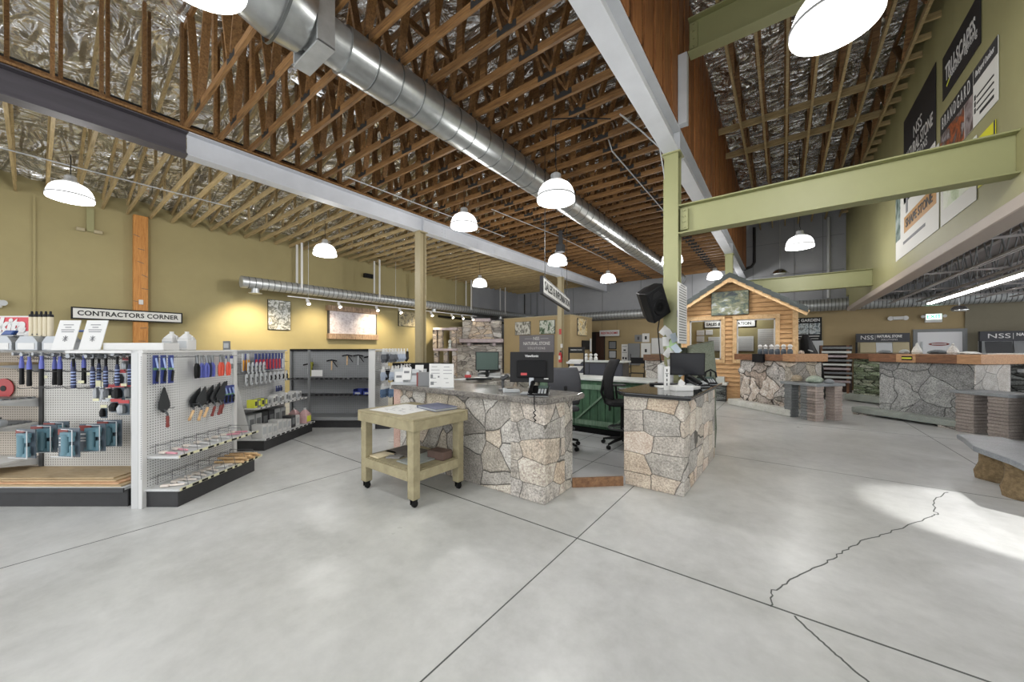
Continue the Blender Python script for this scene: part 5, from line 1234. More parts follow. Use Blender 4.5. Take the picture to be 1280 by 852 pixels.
for k in range(3):
    tag(MB().box(-.10,.10,-.13,.13,0,.008+.004*k).build('paper_stack', M['whitepaper'], loc=(-1.16+.10*k,4.68+.08*k,1.031), rz=.5+.4*k, smooth=False), 'flat papers lying on the black counter beside the keyboard, %s from the left' % ORDN[k], 'papers', 'papers on the black counter')
t = thing('keyboard', 'black keyboard on the black counter in front of the monitor', 'keyboard', (-1.22,4.95,1.031), PI+YAW-.3)
MB().box(-.2,.2,-.07,.07,0,.02).build('body', M['black'], t, smooth=False, bevel=.005); MB().box(-.185,.185,-.06,.06,.02,.024).build('keys', M['dkgrey'], t, smooth=False)
t = thing('telephone_headset', 'black headset stand behind the phones on the black counter', 'headset', (-.80,5.62,1.03)); MB().lathe([(.05,0),(.05,.012),(.012,.02),(.01,.16)],14).build('stand', M['black'], t); MB().tube([(-.07,0,.08),(-.06,0,.15),(0,0,.185),(.06,0,.15),(.07,0,.08)],.012,8).build('band', M['black'], t)
# column dressings
t = thing('loudspeaker', 'black loudspeaker tilted downward on the left side of the green column', 'loudspeaker', (-1.56,5.56,2.19), 0); t.scale = (.86,.86,.9)
mm = Matrix.Rotation(YAW+.25,4,'Z') @ Matrix.Rotation(math.radians(-31),4,'Y') @ Matrix.Rotation(math.radians(14),4,'X')
MB(mm).plate([(-.19,-.27),(.19,-.27),(.19,.27),(-.19,.27)],-.15,.02).build('cabinet', M['black'], t, smooth=False, bevel=.015, seg=2)
MB(mm).add([(-.19,.02,-.27),(.19,.02,-.27),(.19,.02,.27),(-.19,.02,.27),(-.10,.22,-.22),(.10,.22,-.22),(.10,.22,.22),(-.10,.22,.22)],[(3,2,1,0),(4,5,6,7),(0,1,5,4),(1,2,6,5),(2,3,7,6),(3,0,4,7)]).build('cabinet_back', M['black'], t, smooth=False, bevel=.01)
MB(mm).box(-.165,.165,-.158,-.15,-.245,.245).build('baffle', M['blackm'], t, smooth=False)
mx_ = mm @ Matrix.Rotation(PI/2,4,'X')
MB(mx_).lathe([(.135,.158),(.13,.168),(.115,.162),(.05,.156),(.0,.160)],28,c=(0,-.06,0)).build('woofer', M['black'], t)
MB(mm).plate([(-.12,.12),(.12,.12),(.06,.20),(-.06,.20)],-.165,-.155).build('horn', M['black'], t, smooth=False)
b = MB(); b.tube([(.12,.22,-.1),(.22,.32,-.12)],.02,8); b.box(.18,.26,.28,.34,-.22,.0); b.build('mount_bracket', M['black'], t)
t = thing('price_board', 'tall white board with rows of black lines on the right side of the green column', 'board', (-1.20,5.74,2.02), PI/2)
MB().box(-.285,.275,-.022,-.008,-.44,.43).build('panel', M['white'], t, smooth=False, bevel=.003)
p = MB()
for k in range(21): p.box(-.23,.22,-.024,-.022,-.40+.038*k,-.388+.038*k)
p.box(-.15,.15,-.024,-.022,.395,.41); p.build('print', M['dkgrey'], t, smooth=False)
MB().box(-.05,.05,-.008,.05,-.05,.05).build('bracket', M['dkgrey'], t, smooth=False)
pr = random.Random(8)
PM = [M['whitepaper'], M['white'], plain('blue_white_sheet','#c3d0da',.7), plain('pale_green_sheet','#b9d9a4',.7)]
for k in range(12):
    z = 1.78-.055*k; m = PM[3] if k in (4,) else PM[k%3]
    tag(MB().plate([(-.05,-.07),(.045,-.075),(.05,.06),(-.045,.07)],-.002,.002).build('pinned_note', m, loc=(-1.44+.06*(k%3)+.01*k,5.752-.014*(k%4),z), rot=(.12*pr.uniform(-1,1),pr.uniform(-.7,.7),YAW+pr.uniform(-.5,.5)), smooth=False),
        'paper note clipped to the green column below the loudspeaker, %s from the top' % ORDN[k], 'note', 'notes on the green column')
tag(MB().tube([(-1.50,5.77,2.05),(-1.52,5.70,1.8),(-1.50,5.72,1.45),(-1.42,5.60,1.04)],.01,6).build('power_cable', M['black']), 'black cable hanging from the loudspeaker down the green column', 'cable')
# monolith
t = thing('stone_slab', 'tall rough grey green stone slab standing at the far end of the black counter', 'stone', (-1.02,6.17,0), YAW+.0)
sr = random.Random(12)
pro = [(0,.22),(.3,.235),(.6,.22),(.9,.235),(1.2,.215),(1.45,.20),(1.58,.185)]
vs = []; n = 16
for z,hw in pro:
    for i in range(n):
        a = 2*PI*i/n; sx = math.copysign(abs(math.cos(a))**.45, math.cos(a))*hw; sy = math.copysign(abs(math.sin(a))**.45, math.sin(a))*.085
        vs.append((sx+sr.uniform(-.012,.012), sy+sr.uniform(-.010,.010), z+(.05*math.cos(a) if z > 1.5 else 0)))
fs = [(k*n+i,k*n+(i+1)%n,(k+1)*n+(i+1)%n,(k+1)*n+i) for k in range(len(pro)-1) for i in range(n)] + [tuple(range(n-1,-1,-1)), tuple(range((len(pro)-1)*n,len(pro)*n))]
MB().add(vs, fs).build('slab', speck('grey_green_basalt',['#3d4238','#5e6455','#7c8172','#4a5044'],70,.85,.8), t)
MB().cbox((-.22,.12,1.44),(.24,.12,.16)).build('ledge_block', speck('dark_basalt',['#2c3028','#454a3e','#5a5f52'],60,.85,.6), t, bevel=.02)
# sales sign
t = thing('hanging_sign', 'long white SALES & INFORMATION sign with black frame hung over the back counter', 'sign', (-3.705,6.475,2.57), 0)
ang = math.atan2(7.86-5.09, -4.19+3.22)
t.rotation_euler = (0,0,ang)
MB().box(-1.47,1.47,-.03,.03,-.155,.155).build('frame', M['black'], t, smooth=False, bevel=.004)
MB().box(-1.43,1.43,-.034,-.03,-.12,.12).build('panel', M['signw'], t, smooth=False)
text('lettering', 'SALES & INFORMATION', .21, M['ink'], t, (0,-.037,0), (PI/2,0,0), bold=.005, fit=2.72)
for x in (-1.2,1.2): MB().cyl((x,0,.155),(x,0,2.3),.006,n=6).build('hanger_wire', M['blacksteel'], t)
# ================================================================== back of the store
# office box
t = thing('office_enclosure', 'tan painted office enclosure with photos and a grey sign in front of the back wall', 'office', (-8.8,14.45,0))
MB().box(-1.77,1.74,-1.05,1.05,0,2.92).build('walls', M['tan'], t, smooth=False)
MB().box(-1.79,1.76,-1.07,1.07,2.90,2.94).build('cap_trim', M['tanpaint'], t, smooth=False)
frame_pic('framed_photo', 'photo of standing people on the office front, left of the two above the grey sign', 'picture', (-9.47,13.395,2.44), 0, .86,.60, picture('bw_print_a',['#262622','#6e6e66','#c9c9c2','#3c3c36','#9a9a90'],5,3,(1,1,.6)), M['black'])
frame_pic('framed_photo', 'photo of standing stones on the office front, right of the two above the sign', 'picture', (-8.17,13.395,2.45), 0, .78,.60, picture('green_print',['#28382a','#4e6650','#c9cdc6','#5d6d5c','#dfe0da'],5,4,(1,1,.6)), M['black'])
frame_pic('framed_photo', 'tall warm photo on the right face of the office enclosure', 'picture', (-7.055,14.46,2.46), PI/2, .92,.74, picture('warm_print',['#2a2a2c','#c8a860','#e2d8b8','#4a4036','#8a7448'],5,5), M['dkgrey'])
t = thing('wall_sign', 'grey sign with white lettering below the two photos on the office enclosure', 'sign', (-8.72,13.39,1.72))
MB().box(-.92,.90,-.03,0,-.46,.40).build('panel', plain('grey_sign_panel','#6d6c72',.5), t, smooth=False)
text('lettering','NSS',.20,M['white'],t,(0,-.034,.24),(PI/2,0,0)); text('lettering','NATURAL STONE',.20,M['white'],t,(0,-.034,.02),(PI/2,0,0),bold=.003,fit=1.4); text('lettering','SOLUTIONS',.14,M['white'],t,(0,-.034,-.19),(PI/2,0,0),space=1.3)
b = MB(); b.box(-.62,-.22,-.034,-.03,.235,.245); b.box(.22,.62,-.034,-.03,.235,.245); b.build('rule', M['white'], t, smooth=False)
t = thing('wall_clock', 'dark box with white cord on the right face of the office enclosure', 'box', (-7.055,14.85,1.68), PI/2)
MB().box(-.42,.4,-.06,0,-.2,.2).build('body', M['black'], t, smooth=False, bevel=.01); MB().box(.3,.42,-.09,-.06,-.3,.3).build('cord_cover', M['white'], t, smooth=False)
t = thing('fire_extinguisher', 'red fire extinguisher on the tan column before the office', 'fire extinguisher', (-7.27,12.93,.95), 0)
MB().lathe([(.05,0),(.07,.02),(.07,.33),(.05,.39),(.02,.42)],18).build('cylinder', plain('extinguisher_red','#b3262a',.35), t); b = MB(); b.cyl((0,0,.42),(0,0,.47),.025,n=10); b.box(-.02,.09,-.012,.012,.47,.49); b.build('valve', M['dkgrey'], t); MB().tube([(.02,0,.45),(.10,-.02,.42),(.10,-.02,.2)],.012,6).build('hose', M['black'], t); MB().box(-.04,.04,-.073,-.069,.12,.28).build('label', M['white'], t, smooth=False)
tag(MB().box(-.05,.05,-.02,0,0,.22).build('alarm_pull', M['red'], loc=(-7.30,12.98,2.1), smooth=False), 'small red alarm box on the tan column before the office', 'alarm')
tag(MB().box(-.05,.05,-.014,0,0,.16).build('notice', M['white'], loc=(-7.24,12.99,1.55), smooth=False), 'small white notice on the tan column above the extinguisher', 'notice')
# fireplace display at the left rear (stands at the angle of the aisle)
M['ledge'] = stone('ledgestone', ['#8d8882','#b3aea7','#c9c4bd','#a29c95','#bdb4a8','#d0ccc5'], 2.3, '#55514c', .03, stretch=(1,1,2.6), grain=.3, gs=60, bmp=.8, warp=.1)
M['ledge_warm'] = stone('warm_ledgestone', ['#8a8078','#aea296','#bba996','#988f86','#c4b098','#a39e99'], 2.2, '#544e47', .03, stretch=(1,1,2.4), grain=.3, gs=60, bmp=.8, warp=.1)
M['capstone'] = speck('pinkish_capstone', ['#7a706c','#a3979a','#bfb2b4','#8f8488'], 50, .8, .5)
t = thing('fireplace_display', 'stone fireplace display with tapered chimney and stepped walls at the far left corner', 'fireplace', G(-2.0,17.2), YAW)
MB().box(-.85,1.55,.1,.7,0,1.72).build('firebox_wall', M['ledge'], t, smooth=False, bevel=.02)
MB().box(-.98,-.40,-.1,.7,1.72,2.55).build('wing_wall', M['ledge_warm'], t, smooth=False, bevel=.02)
MB().box(.95,1.5,.2,.7,1.72,2.88).build('wing_wall', M['ledge'], t, smooth=False, bevel=.02)
MB().box(-.4,.1,.2,.7,1.72,2.9).build('wing_wall', M['ledge'], t, smooth=False, bevel=.02)
MB().prism([(-.1,-.15),(1.15,-.15),(1.15,.7),(-.1,.7)],1.98,2.82,top=[(.12,.1),(.92,.1),(.92,.7),(.12,.7)]).build('chimney_hood', M['ledge_warm'], t, smooth=False, bevel=.02)
MB().box(.06,.98,.05,.75,2.82,2.97).build('chimney_cap', M['capstone'], t, smooth=False, bevel=.02)
MB().box(-.5,1.6,-.22,.4,1.80,1.98).build('mantel', M['capstone'], t, smooth=False, bevel=.03)
for x in (-.05,1.15): MB().box(x-.08,x+.08,-.12,.15,1.66,1.80).build('corbel', M['capstone'], t, smooth=False, bevel=.01)
t = thing('stone_niche', 'open stone niche tower with two shelves beside the fireplace', 'shelf', G(-3.05,16.0), YAW)
for z,h in ((0,.08),(1.42,.10),(2.33,.10)): MB().box(-.42,.62,-.2,.3,z,z+h).build('shelf_slab', M['capstone'], t, smooth=False, bevel=.01)
for (x,z0,z1) in ((-.36,1.52,2.33),(-.12,1.52,2.33),(.48,1.52,2.33),(-.3,.08,1.42),(.12,.08,1.42),(.5,.08,1.42)):
    MB().box(x-.09,x+.09,-.15,.25,z0,z1).build('pillar', M['ledge_warm'], t, smooth=False, bevel=.012)
t = thing('stone_bust', 'small pale stone figure standing in the niche beside the fireplace', 'figurine', G(-2.75,15.95,1.521), YAW); MB().lathe([(.10,0),(.10,.05),(.06,.08),(.07,.16),(.05,.22)],14).build('base', M['palestone'], t); MB().lathe([(.03,.2),(.08,.26),(.085,.32),(.05,.38),(.0,.395)],14).build('head', M['palestone'], t)
# displays low by the counter's far side
t = thing('sample_rack', 'black display rack with white lettering beyond the glove rack', 'rack', G(-2.35,8.6), YAW)
MB().box(-.5,.9,0,.3,.0,1.08).build('body', M['blackm'], t, smooth=False); MB().box(-.5,.9,-.02,.0,1.0,1.17).build('header', M['black'], t, smooth=False); text('lettering','NSS',.15,M['white'],t,(-.18,-.024,1.085),(PI/2,0,0),bold=.003)
for k in range(5): MB().cbox((-.3+.25*k,-.03,.80),(.2,.02,.18),(-.3,0,0)).build('sample', [M['ltgrey'],M['white'],M['midgrey']][k%3], t, smooth=False)
# literature rack
t = thing('literature_rack', 'black wire rack with three white trays of papers behind the back counter', 'rack', (-4.15,8.2,0), .1)
for x in (-.20,.20): MB().box(x-.015,x+.015,-.012,.012,0,1.55).build('upright', M['black'], t, smooth=False)
MB().box(-.2,.2,-.012,.012,1.40,1.55).build('header', M['black'], t, smooth=False); text('lettering','INSPIRATION',.05,M['white'],t,(0,-.016,1.475),(PI/2,0,0))
for z in (.85,1.02,1.19): 
    b = MB(); b.cbox((0,-.10,z),(.36,.26,.01),(.35,0,0)); b.cbox((0,-.22,z-.03),(.36,.012,.05),(.35,0,0)); b.build('tray', M['white'], t, smooth=False); MB().cbox((0,-.10,z+.012),(.30,.20,.012),(.35,0,0)).build('sheets', M['whitepaper'], t, smooth=False)
t = thing('low_cabinet', 'dark grey cabinet with pale top behind the back counter', 'cabinet', (-4.55,10.6,0), .05)
MB().box(-.75,.8,-.3,.3,0,1.10).build('carcass', M['dkgrey'], t, smooth=False); MB().box(-.8,.85,-.34,.34,1.10,1.14).build('top', M['palestone'], t, smooth=False)
for k in range(3): 
    d = MB().box(-.73+.51*k,-.24+.51*k,-.32,-.3,.05,1.05).build('door', plain('slate_door_%d'%k,'#3a3d48',.5), t, smooth=False); MB().box(-.30+.51*k,-.28+.51*k,-.335,-.32,.5,.7).build('handle', M['silver'], d, smooth=False)
for k in range(3):
    t = thing('desk_fan', 'small white item standing on the dark grey cabinet, %s from the left' % ORDN[k], 'ornament', (-4.95+.16*k,10.45,1.141), 0, 'white items on the dark cabinet'); MB().lathe([(.05,0),(.06,.08),(.03,.12),(.06,.18),(.02,.22)],12).build('body', M['white'], t); MB().lathe([(.052,.0),(.055,.02),(.052,.04)],12).build('band', M['ltgrey'], t)
# back wall fittings
dr = struct(MB().box(-8.3,-7.45,17.93,18.0,0,2.4).build('door_1', plain('dark_doorway','#1a1612',.8), smooth=False), 'dark doorway in the tan back wall'); MB().box(-7.92,-7.48,17.90,17.93,0,2.35).build('door_leaf', wood('dark_door','#2c1a12','#4a2c1e',grain=(8,8,1)), dr, smooth=False)
t = thing('restroom_sign', 'white RESTROOMS sign with red lettering over the dark doorway', 'sign', (-7.1,17.7,2.30)); MB().box(-.52,.52,-.015,.015,-.14,.16).build('panel', M['white'], t, smooth=False); text('lettering','RESTROOMS',.16,M['redink'],t,(0,-.02,.01),(PI/2,0,0),bold=.003)
for dx in (-.4,.4): MB().cyl((dx,0,.16),(dx,0,.62),.005,n=5).build('hanger_wire', M['blacksteel'], t)
frame_pic('framed_certificate','dark framed certificate on the tan back wall, upper of the two','picture',(-7.04,17.99,1.70),0,.42,.42,M['midgrey'],M['black'],.03,.04)
frame_pic('framed_certificate','dark framed certificate on the tan back wall, lower of the two','picture',(-7.04,17.99,1.22),0,.42,.42,M['ltgrey'],M['black'],.03,.04)
t = thing('wall_poster','tall white poster with black drawings left of the grey electrical panel','poster',(-6.41,17.99,1.30)); MB().box(-.16,.16,-.012,0,-.46,.44).build('sheet',M['whitepaper'],t,smooth=False)
p = MB(); 
for z in (.32,.02): p.box(-.12,.12,-.014,-.012,z,z+.02)
p.box(-.11,-.03,-.014,-.012,-.32,-.2); p.box(.02,.11,-.014,-.012,-.32,-.22); p.box(-.06,.06,-.014,-.012,.1,.18); p.build('print',M['ink'],t,smooth=False)
t = thing('electrical_panel','grey electrical panel door on the tan back wall','electrical panel',(-5.92,17.99,1.22)); MB().box(-.29,.29,-.10,0,-.52,.56).build('box',M['midgrey'],t,smooth=False,bevel=.005); d = MB().box(-.26,.26,-.112,-.10,-.48,.52).build('door',M['midgrey'],t,smooth=False,bevel=.003); MB().box(-.16,-.13,-.125,-.112,-.1,.04).build('latch',M['black'],d,smooth=False)
for k,(x,z,w,h,m,l) in enumerate(((-5.72,2.03,.36,.34,'midgrey','grey square plate on the tan back wall above the electrical panel'),(-5.36,2.05,.34,.42,'whitepaper','white sheet on the back wall beside the grey square plate'),(-5.36,1.42,.46,.74,'whitepaper','white sheet with a black figure right of the electrical panel'),(-5.3,.72,.26,.5,'whitepaper','white sheet low on the back wall behind the folding chair'))):
    t = thing('wall_notice', l, 'notice', (x,17.99,z)); MB().box(-w/2,w/2,-.012,0,-h/2,h/2).build('sheet',M[m],t,smooth=False); MB().box(-.05,.05,-.014,-.012,-.08,.08).build('print',M['ink'] if k else M['dkgrey'],t,smooth=False)
t = thing('whiteboard','white board on the tan back wall left of the green column','whiteboard',(-4.75,17.99,1.65)); MB().box(-.34,.34,-.03,0,-.38,.38).build('frame',M['silver'],t,smooth=False); MB().box(-.32,.32,-.033,-.03,-.36,.36).build('surface',M['white'],t,smooth=False)
t = thing('folding_chair','black folding director chair beneath the electrical panel','chair',(-4.6,14.3,0),.2)
for s in (-1,1):
    MB().beam((s*.26,-.2,0),(s*.26,.22,.55),.025,.03).build('leg',M['black'],t,smooth=False); MB().beam((s*.26,.2,0),(s*.26,-.22,.55),.025,.03).build('leg',M['black'],t,smooth=False)
    MB().box(s*.26-.015,s*.26+.015,.2,.23,.5,1.18).build('back_post',M['black'],t,smooth=False); MB().box(s*.27-.03,s*.27+.03,-.24,.22,.78,.80).build('armrest',M['black'],t,smooth=False)
MB().box(-.25,.25,-.22,.2,.54,.56).build('seat',M['blackm'],t,smooth=False); MB().box(-.27,.27,.2,.215,.92,1.16).build('backrest',M['blackm'],t,smooth=False)
t = thing('display_pedestal','rough stone pedestal with brown wood top behind the black counter','pedestal',(-2.55,9.4,0),.3); MB().box(-.24,.24,-.22,.22,0,1.22).build('stone_body',M['ledge'],t,smooth=False,bevel=.015); MB().box(-.30,.30,-.28,.28,1.22,1.36).build('wood_top',wood('brown_top','#5a3f2c','#7d5a40',grain=(3,9,9)),t,smooth=False)

# -------------------------------------------------- wooden house facade
M['cedar'] = wood('cedar_siding', '#ad8352', '#dbb282', grain=(1.6,12,12), rnd=.04, scale=3)
M['cedar2'] = wood('pale_cedar_trim', '#ba9364', '#dfc093', grain=(5,5,5), rnd=.05)
M['roofing'] = plain('grey_slate_roofing', '#363c3b', .7, var=.2, vs=6, bmp=.2)
glass, nt, gb = newmat('window_glass'); gb.inputs['Transmission Weight'].default_value = 1; gb.inputs['Roughness'].default_value = 0; gb.inputs['IOR'].default_value = 1.05; gb.inputs['Base Color'].default_value = (.95,.98,.97,1)
HX, HY = -1.17, 12.2
t = thing('wooden_house', 'small cedar sided house front with slate gable roof and two windows', 'house', (HX,HY,0))
W0, W1, EZ, PK = -1.36, 1.40, 2.62, 3.50
gz = lambda x: PK - abs(x+.04)*(PK-EZ)/1.40
wins = [(-1.13,-.29,1.19,2.36), (.10,1.0,1.19,2.34)]
b = MB(); bh = .125; z = .3
while z < 3.45:
    z1 = min(z+bh, 3.48); segs = [(W0,W1)]
    for (a,c,q0,q1) in wins:
        if z1 > q0 and z < q1:
            ns = []
            for (s0,s1) in segs:
                if c <= s0 or a >= s1: ns.append((s0,s1)); continue
                if a > s0: ns.append((s0,a))
                if c < s1: ns.append((c,s1))
            segs = ns
    for (s0,s1) in segs:
        if z >= EZ-.02:
            k = 1.40*(PK-z)/(PK-EZ)-.04; s0, s1 = max(s0,-k-.06), min(s1,k-.06)
            if s1-s0 < .05: continue
        b.add([(s0,-.042,z),(s1,-.042,z),(s1,-.012,z1-.009),(s0,-.012,z1-.009),(s0,.02,z),(s1,.02,z),(s1,.02,z1-.009),(s0,.02,z1-.009)],[(0,1,2,3),(7,6,5,4),(0,4,5,1),(1,5,6,2),(2,6,7,3),(3,7,4,0)])
    z += bh
b.build('siding', M['cedar'], t, smooth=False)
bk = MB()
for (s0,s1,q0,q1) in ((W0,-1.13,.3,EZ),(-.29,.10,.3,EZ),(1.0,W1,.3,EZ),(-1.13,1.0,.3,1.17),(-1.13,1.0,2.37,EZ)): bk.box(s0,s1,.021,.03,q0,q1)
bk.plate([(W0,EZ),(W1,EZ),(-.04,PK-.04)],.021,.03); bk.build('gap_shade_backing', plain('painted_gap_shade','#3b2814',.9), t, smooth=False)  # dark backing colours in the shadow lines between the siding boards
MB().box(W0,W1,-.05,.02,0,.3).build('base_board', M['cedar'], t, smooth=False)
b = MB(); b.box(W1-.03,W1+.09,-.05,.06,0,2.66); b.build('corner_board', M['cedar2'], t, smooth=False)
b = MB(); b.box(W0-.09,W0+.03,-.05,.06,0,2.66); b.build('corner_board', M['cedar2'], t, smooth=False)
for (a,c,q0,q1) in wins:
    f = MB(); w = .10
    f.box(a-w,c+w,-.06,.01,q1,q1+w+.02); f.box(a-w,c+w,-.06,.01,q0-w,q0); f.box(a-w,a,-.055,.01,q0,q1); f.box(c,c+w,-.055,.01,q0,q1)
    fo = f.build('window_frame', M['cedar2'], t, smooth=False, bevel=.004)
    s = MB(); s.box(a,a+.035,-.02,.02,q0,q1); s.box(c-.035,c,-.02,.02,q0,q1); s.box(a,c,-.02,.02,q1-.035,q1); s.box(a,c,-.02,.02,q0,q0+.035); s.build('sash', M['white'], fo, smooth=False)
    MB().box(a+.03,c-.03,.0,.006,q0+.03,q1-.03).build('pane', glass, fo, smooth=False)
# side walls and the inner olive wall
MB().box(W0,W0+.05,.02,.72,0,2.66).build('side_wall', M['cedar'], t, smooth=False); MB().box(W1-.05,W1,.02,.72,0,2.66).build('side_wall', M['cedar'], t, smooth=False)
MB().box(W0+.05,W1-.05,.66,.70,0,2.75).build('inner_wall', M['olive'], t, smooth=False)
for s in (-1,1):
    x1 = s*1.72-.04; z1 = PK-.0-(1.72)*(PK-EZ)/1.40
    r = MB(); nrm = .07
    r.add([(-.04,-.34,PK+.05),(x1,-.34,z1+.05),(x1,.76,z1+.05),(-.04,.76,PK+.05),(-.04,-.34,PK+.16),(x1,-.34,z1+.13),(x1,.76,z1+.13),(-.04,.76,PK+.16)],
          [(0,1,2,3),(7,6,5,4),(0,4,5,1),(1,5,6,2),(2,6,7,3),(3,7,4,0)] if s < 0 else [(3,2,1,0),(4,5,6,7),(1,5,4,0),(2,6,5,1),(3,7,6,2),(0,4,7,3)])
    ro = r.build('roof_slope', M['roofing'], t, smooth=False)
    sh = MB()
    for k in range(9):
        u0, u1 = k/9, (k+1)/9; xa, xb = -.04+(x1+.04)*u0, -.04+(x1+.04)*u1; za, zb = PK+.16+(z1-PK-.03)*u0, PK+.16+(z1-PK-.03)*u1
        sh.add([(xa,-.38,za+.005),(xb,-.38,zb+.03),(xb,.76,zb+.03),(xa,.76,za+.005),(xa,-.38,za-.14),(xb,-.38,zb-.115),(xb,.76,zb-.02),(xa,.76,za-.02)],[(0,1,2,3),(7,6,5,4),(0,4,5,1),(1,5,6,2),(2,6,7,3),(3,7,4,0)])
    sh.build('slate_course', M['roofing'], ro, smooth=False)
    MB().beam((-.04,-.345,PK+.0),(x1,-.345,z1+.0),.03,.14,(0,1,0) if False else (0,0,1)).build('barge_board', M['cedar2'], t, smooth=False)
MB().box(-.07,.03,-.37,-.34,PK-.12,PK+.10).build('ridge_block', M['cedar2'], t, smooth=False)
frame_pic('framed_photo','mountain landscape photo on the gable of the wooden house','picture',(HX-.07,HY-.058,2.83),0,.94,.70,picture('mountain_print',['#23292c','#39444a','#5d6a5a','#8a8a6a','#b9c0c4','#dfe3e6'],4,6,(1,1,1.6)),M['black'],.03)
t = thing('house_sign','white sign with black lettering on the olive wall inside the house windows','sign',(HX-.1,HY+.655,2.27)); MB().box(-.72,.60,-.02,0,-.09,.09).build('panel',M['signw'],t,smooth=False); MB().box(-.74,.62,-.012,.0,-.11,.11).build('frame',M['black'],t,smooth=False); text('lettering','SALES & INFORMATION',.13,M['ink'],t,(-.08,-.024,0),(PI/2,0,0),bold=.003,fit=1.18)
for k,(x,z,w,h) in enumerate(((-.95,2.02,.22,.16),(-.70,2.03,.20,.16),(-.95,1.82,.22,.18),(-.95,1.60,.22,.18),(-.45,1.66,.55,.44),(.26,1.66,.42,.44),(.82,1.72,.5,.74))):
    t = thing('office_notice','white sheet on the olive wall inside the house windows, '+('upper left','upper, second from the left','middle left','lower left','wide one behind the left window','left in the right window','tall list in the right window')[k],'notice',(HX+x,HY+.655,z)); MB().box(-w/2,w/2,-.008,0,-h/2,h/2).build('sheet',M['whitepaper'],t,smooth=False)
    p = MB()
    for i in range(int(h/.06)): p.box(-w*.42,w*.42,-.0095,-.008,-h/2+.03+.06*i,-h/2+.034+.06*i)
    p.build('print',M['greyink'],t,smooth=False)

# -------------------------------------------------- rock display with wood shelf
M['rock'] = stone('boulder_wall', ['#938d87','#b5aaa0','#c9beb4','#d6ccc2','#a39488','#b8b4b0'], 2.3, '#4a443e', .03, grain=.28, gs=30, bmp=1.0, warp=.5)
M['graniteblock'] = stone('grey_fieldstone', ['#828383','#949695','#a4a5a3','#8a8b8a'], 2.0, '#4a4b4b', .012, grain=.26, gs=46, bmp=.7, warp=.45)
M['whitestone'] = stone('white_granite_end', ['#b9b7b2','#d6d2cd','#c9c4bd'], 2.6, '#85827d', .014, grain=.22, gs=60, bmp=.6, warp=.3)
M['greenledge'] = stone('green_ledgestone', ['#56624c','#7b8a6c','#97a58c','#6a7760','#b3b9a6'], 2.6, '#2f352a', .06, stretch=(1,1,5), grain=.3, gs=40, bmp=.9, warp=.1)
M['darkledge'] = stone('dark_ledgestone', ['#4f5250','#6c706e','#868a88','#5c605e'], 2.6, '#222423', .06, stretch=(1,1,5), grain=.3, gs=40, bmp=1.0, warp=.1)
M['kerb'] = speck('pale_kerb_stone', ['#b5b4ae','#d0d0ca','#e2e2dc'], 40, .8, .5)
M['kerbg'] = speck('green_grey_kerb', ['#7e857f','#9aa19a','#b3b8b2'], 60, .8, .4)
M['topwood'] = wood('counter_wood', '#5c3d2a', '#8f6446', grain=(2,9,9), rnd=.1, scale=4)
M['topwood2'] = wood('light_counter_wood', '#9a7050', '#c59a70', grain=(2,9,9), rnd=.1, scale=4)
t = thing('stone_display', 'boulder faced display counter with wood shelf in front of the wooden house', 'display', (-1.23,11.32,0), -PI/4)
MB().box(0,1.87,.02,.40,0,.16).build('kerb', M['kerb'], t, smooth=False, bevel=.02)
MB().box(.15,1.80,.26,.85,0,1.22).build('stone_body', M['rock'], t, smooth=False, bevel=.04, seg=2)
rr = random.Random(21)
for k in range(14):
    x, z = .28+.105*k+rr.uniform(-.03,.03), rr.choice((.35,.62,.90))+rr.uniform(-.08,.08); s = rr.uniform(.10,.19)
    n = 14; vs = []; pr_ = [(1,0),(.92,.35),(.7,.62),(.35,.8),(.0,.85)]
    b = MB(Matrix.Translation((min(x,1.62),.27,z)) @ Matrix.Rotation(PI/2,4,'X') @ Matrix.Rotation(rr.uniform(0,3),4,'Z') @ Matrix.Diagonal((s*1.25,s*.85,.09,1))); b.lathe(pr_, n, close=False); b.build('boulder', M['rock'], t)
MB().box(1.55,1.83,.22,.90,0,1.2).build('end_pier', M['veneer'], t, smooth=False, bevel=.02)
MB().box(.08,1.60,.16,.9,1.22,1.37).build('wood_shelf', M['topwood'], t, smooth=False, bevel=.006); MB().box(1.60,1.92,.12,.95,1.22,1.39).build('wood_shelf_end', M['topwood2'], t, smooth=False, bevel=.006)
b = MB().box(.75,1.08,.10,.16,1.17,1.38).build('plaque', M['blackm'], t, smooth=False, bevel=.004)
def DL(o, x, y, z):
    r = o.rotation_euler.z; return (o.location.x + x*math.cos(r)-y*math.sin(r), o.location.y + x*math.sin(r)+y*math.cos(r), z)
rd = t
for k in range(6):
    q = thing('lidded_jar','glass jar with white top on the wood shelf before the house, %s from the left' % ORDN[k],'jar',DL(rd,.62+.17*k,.45,1.371),0,'jars on the wood shelf')
    MB().lathe([(.05,0),(.055,.02),(.055,.10),(.035,.13)],14).build('jar',M['pack'],q); MB().lathe([(.036,.13),(.036,.17),(.055,.19),(.02,.24)],14).build('stopper',M['white'],q)
tag(MB().lathe([(.02,0),(.06,.01),(.05,.06),(.0,.08)],12).build('pebble',M['rock'],loc=DL(rd,1.70,.5,1.391)), 'small round stone on the light end of the wood shelf', 'stone')
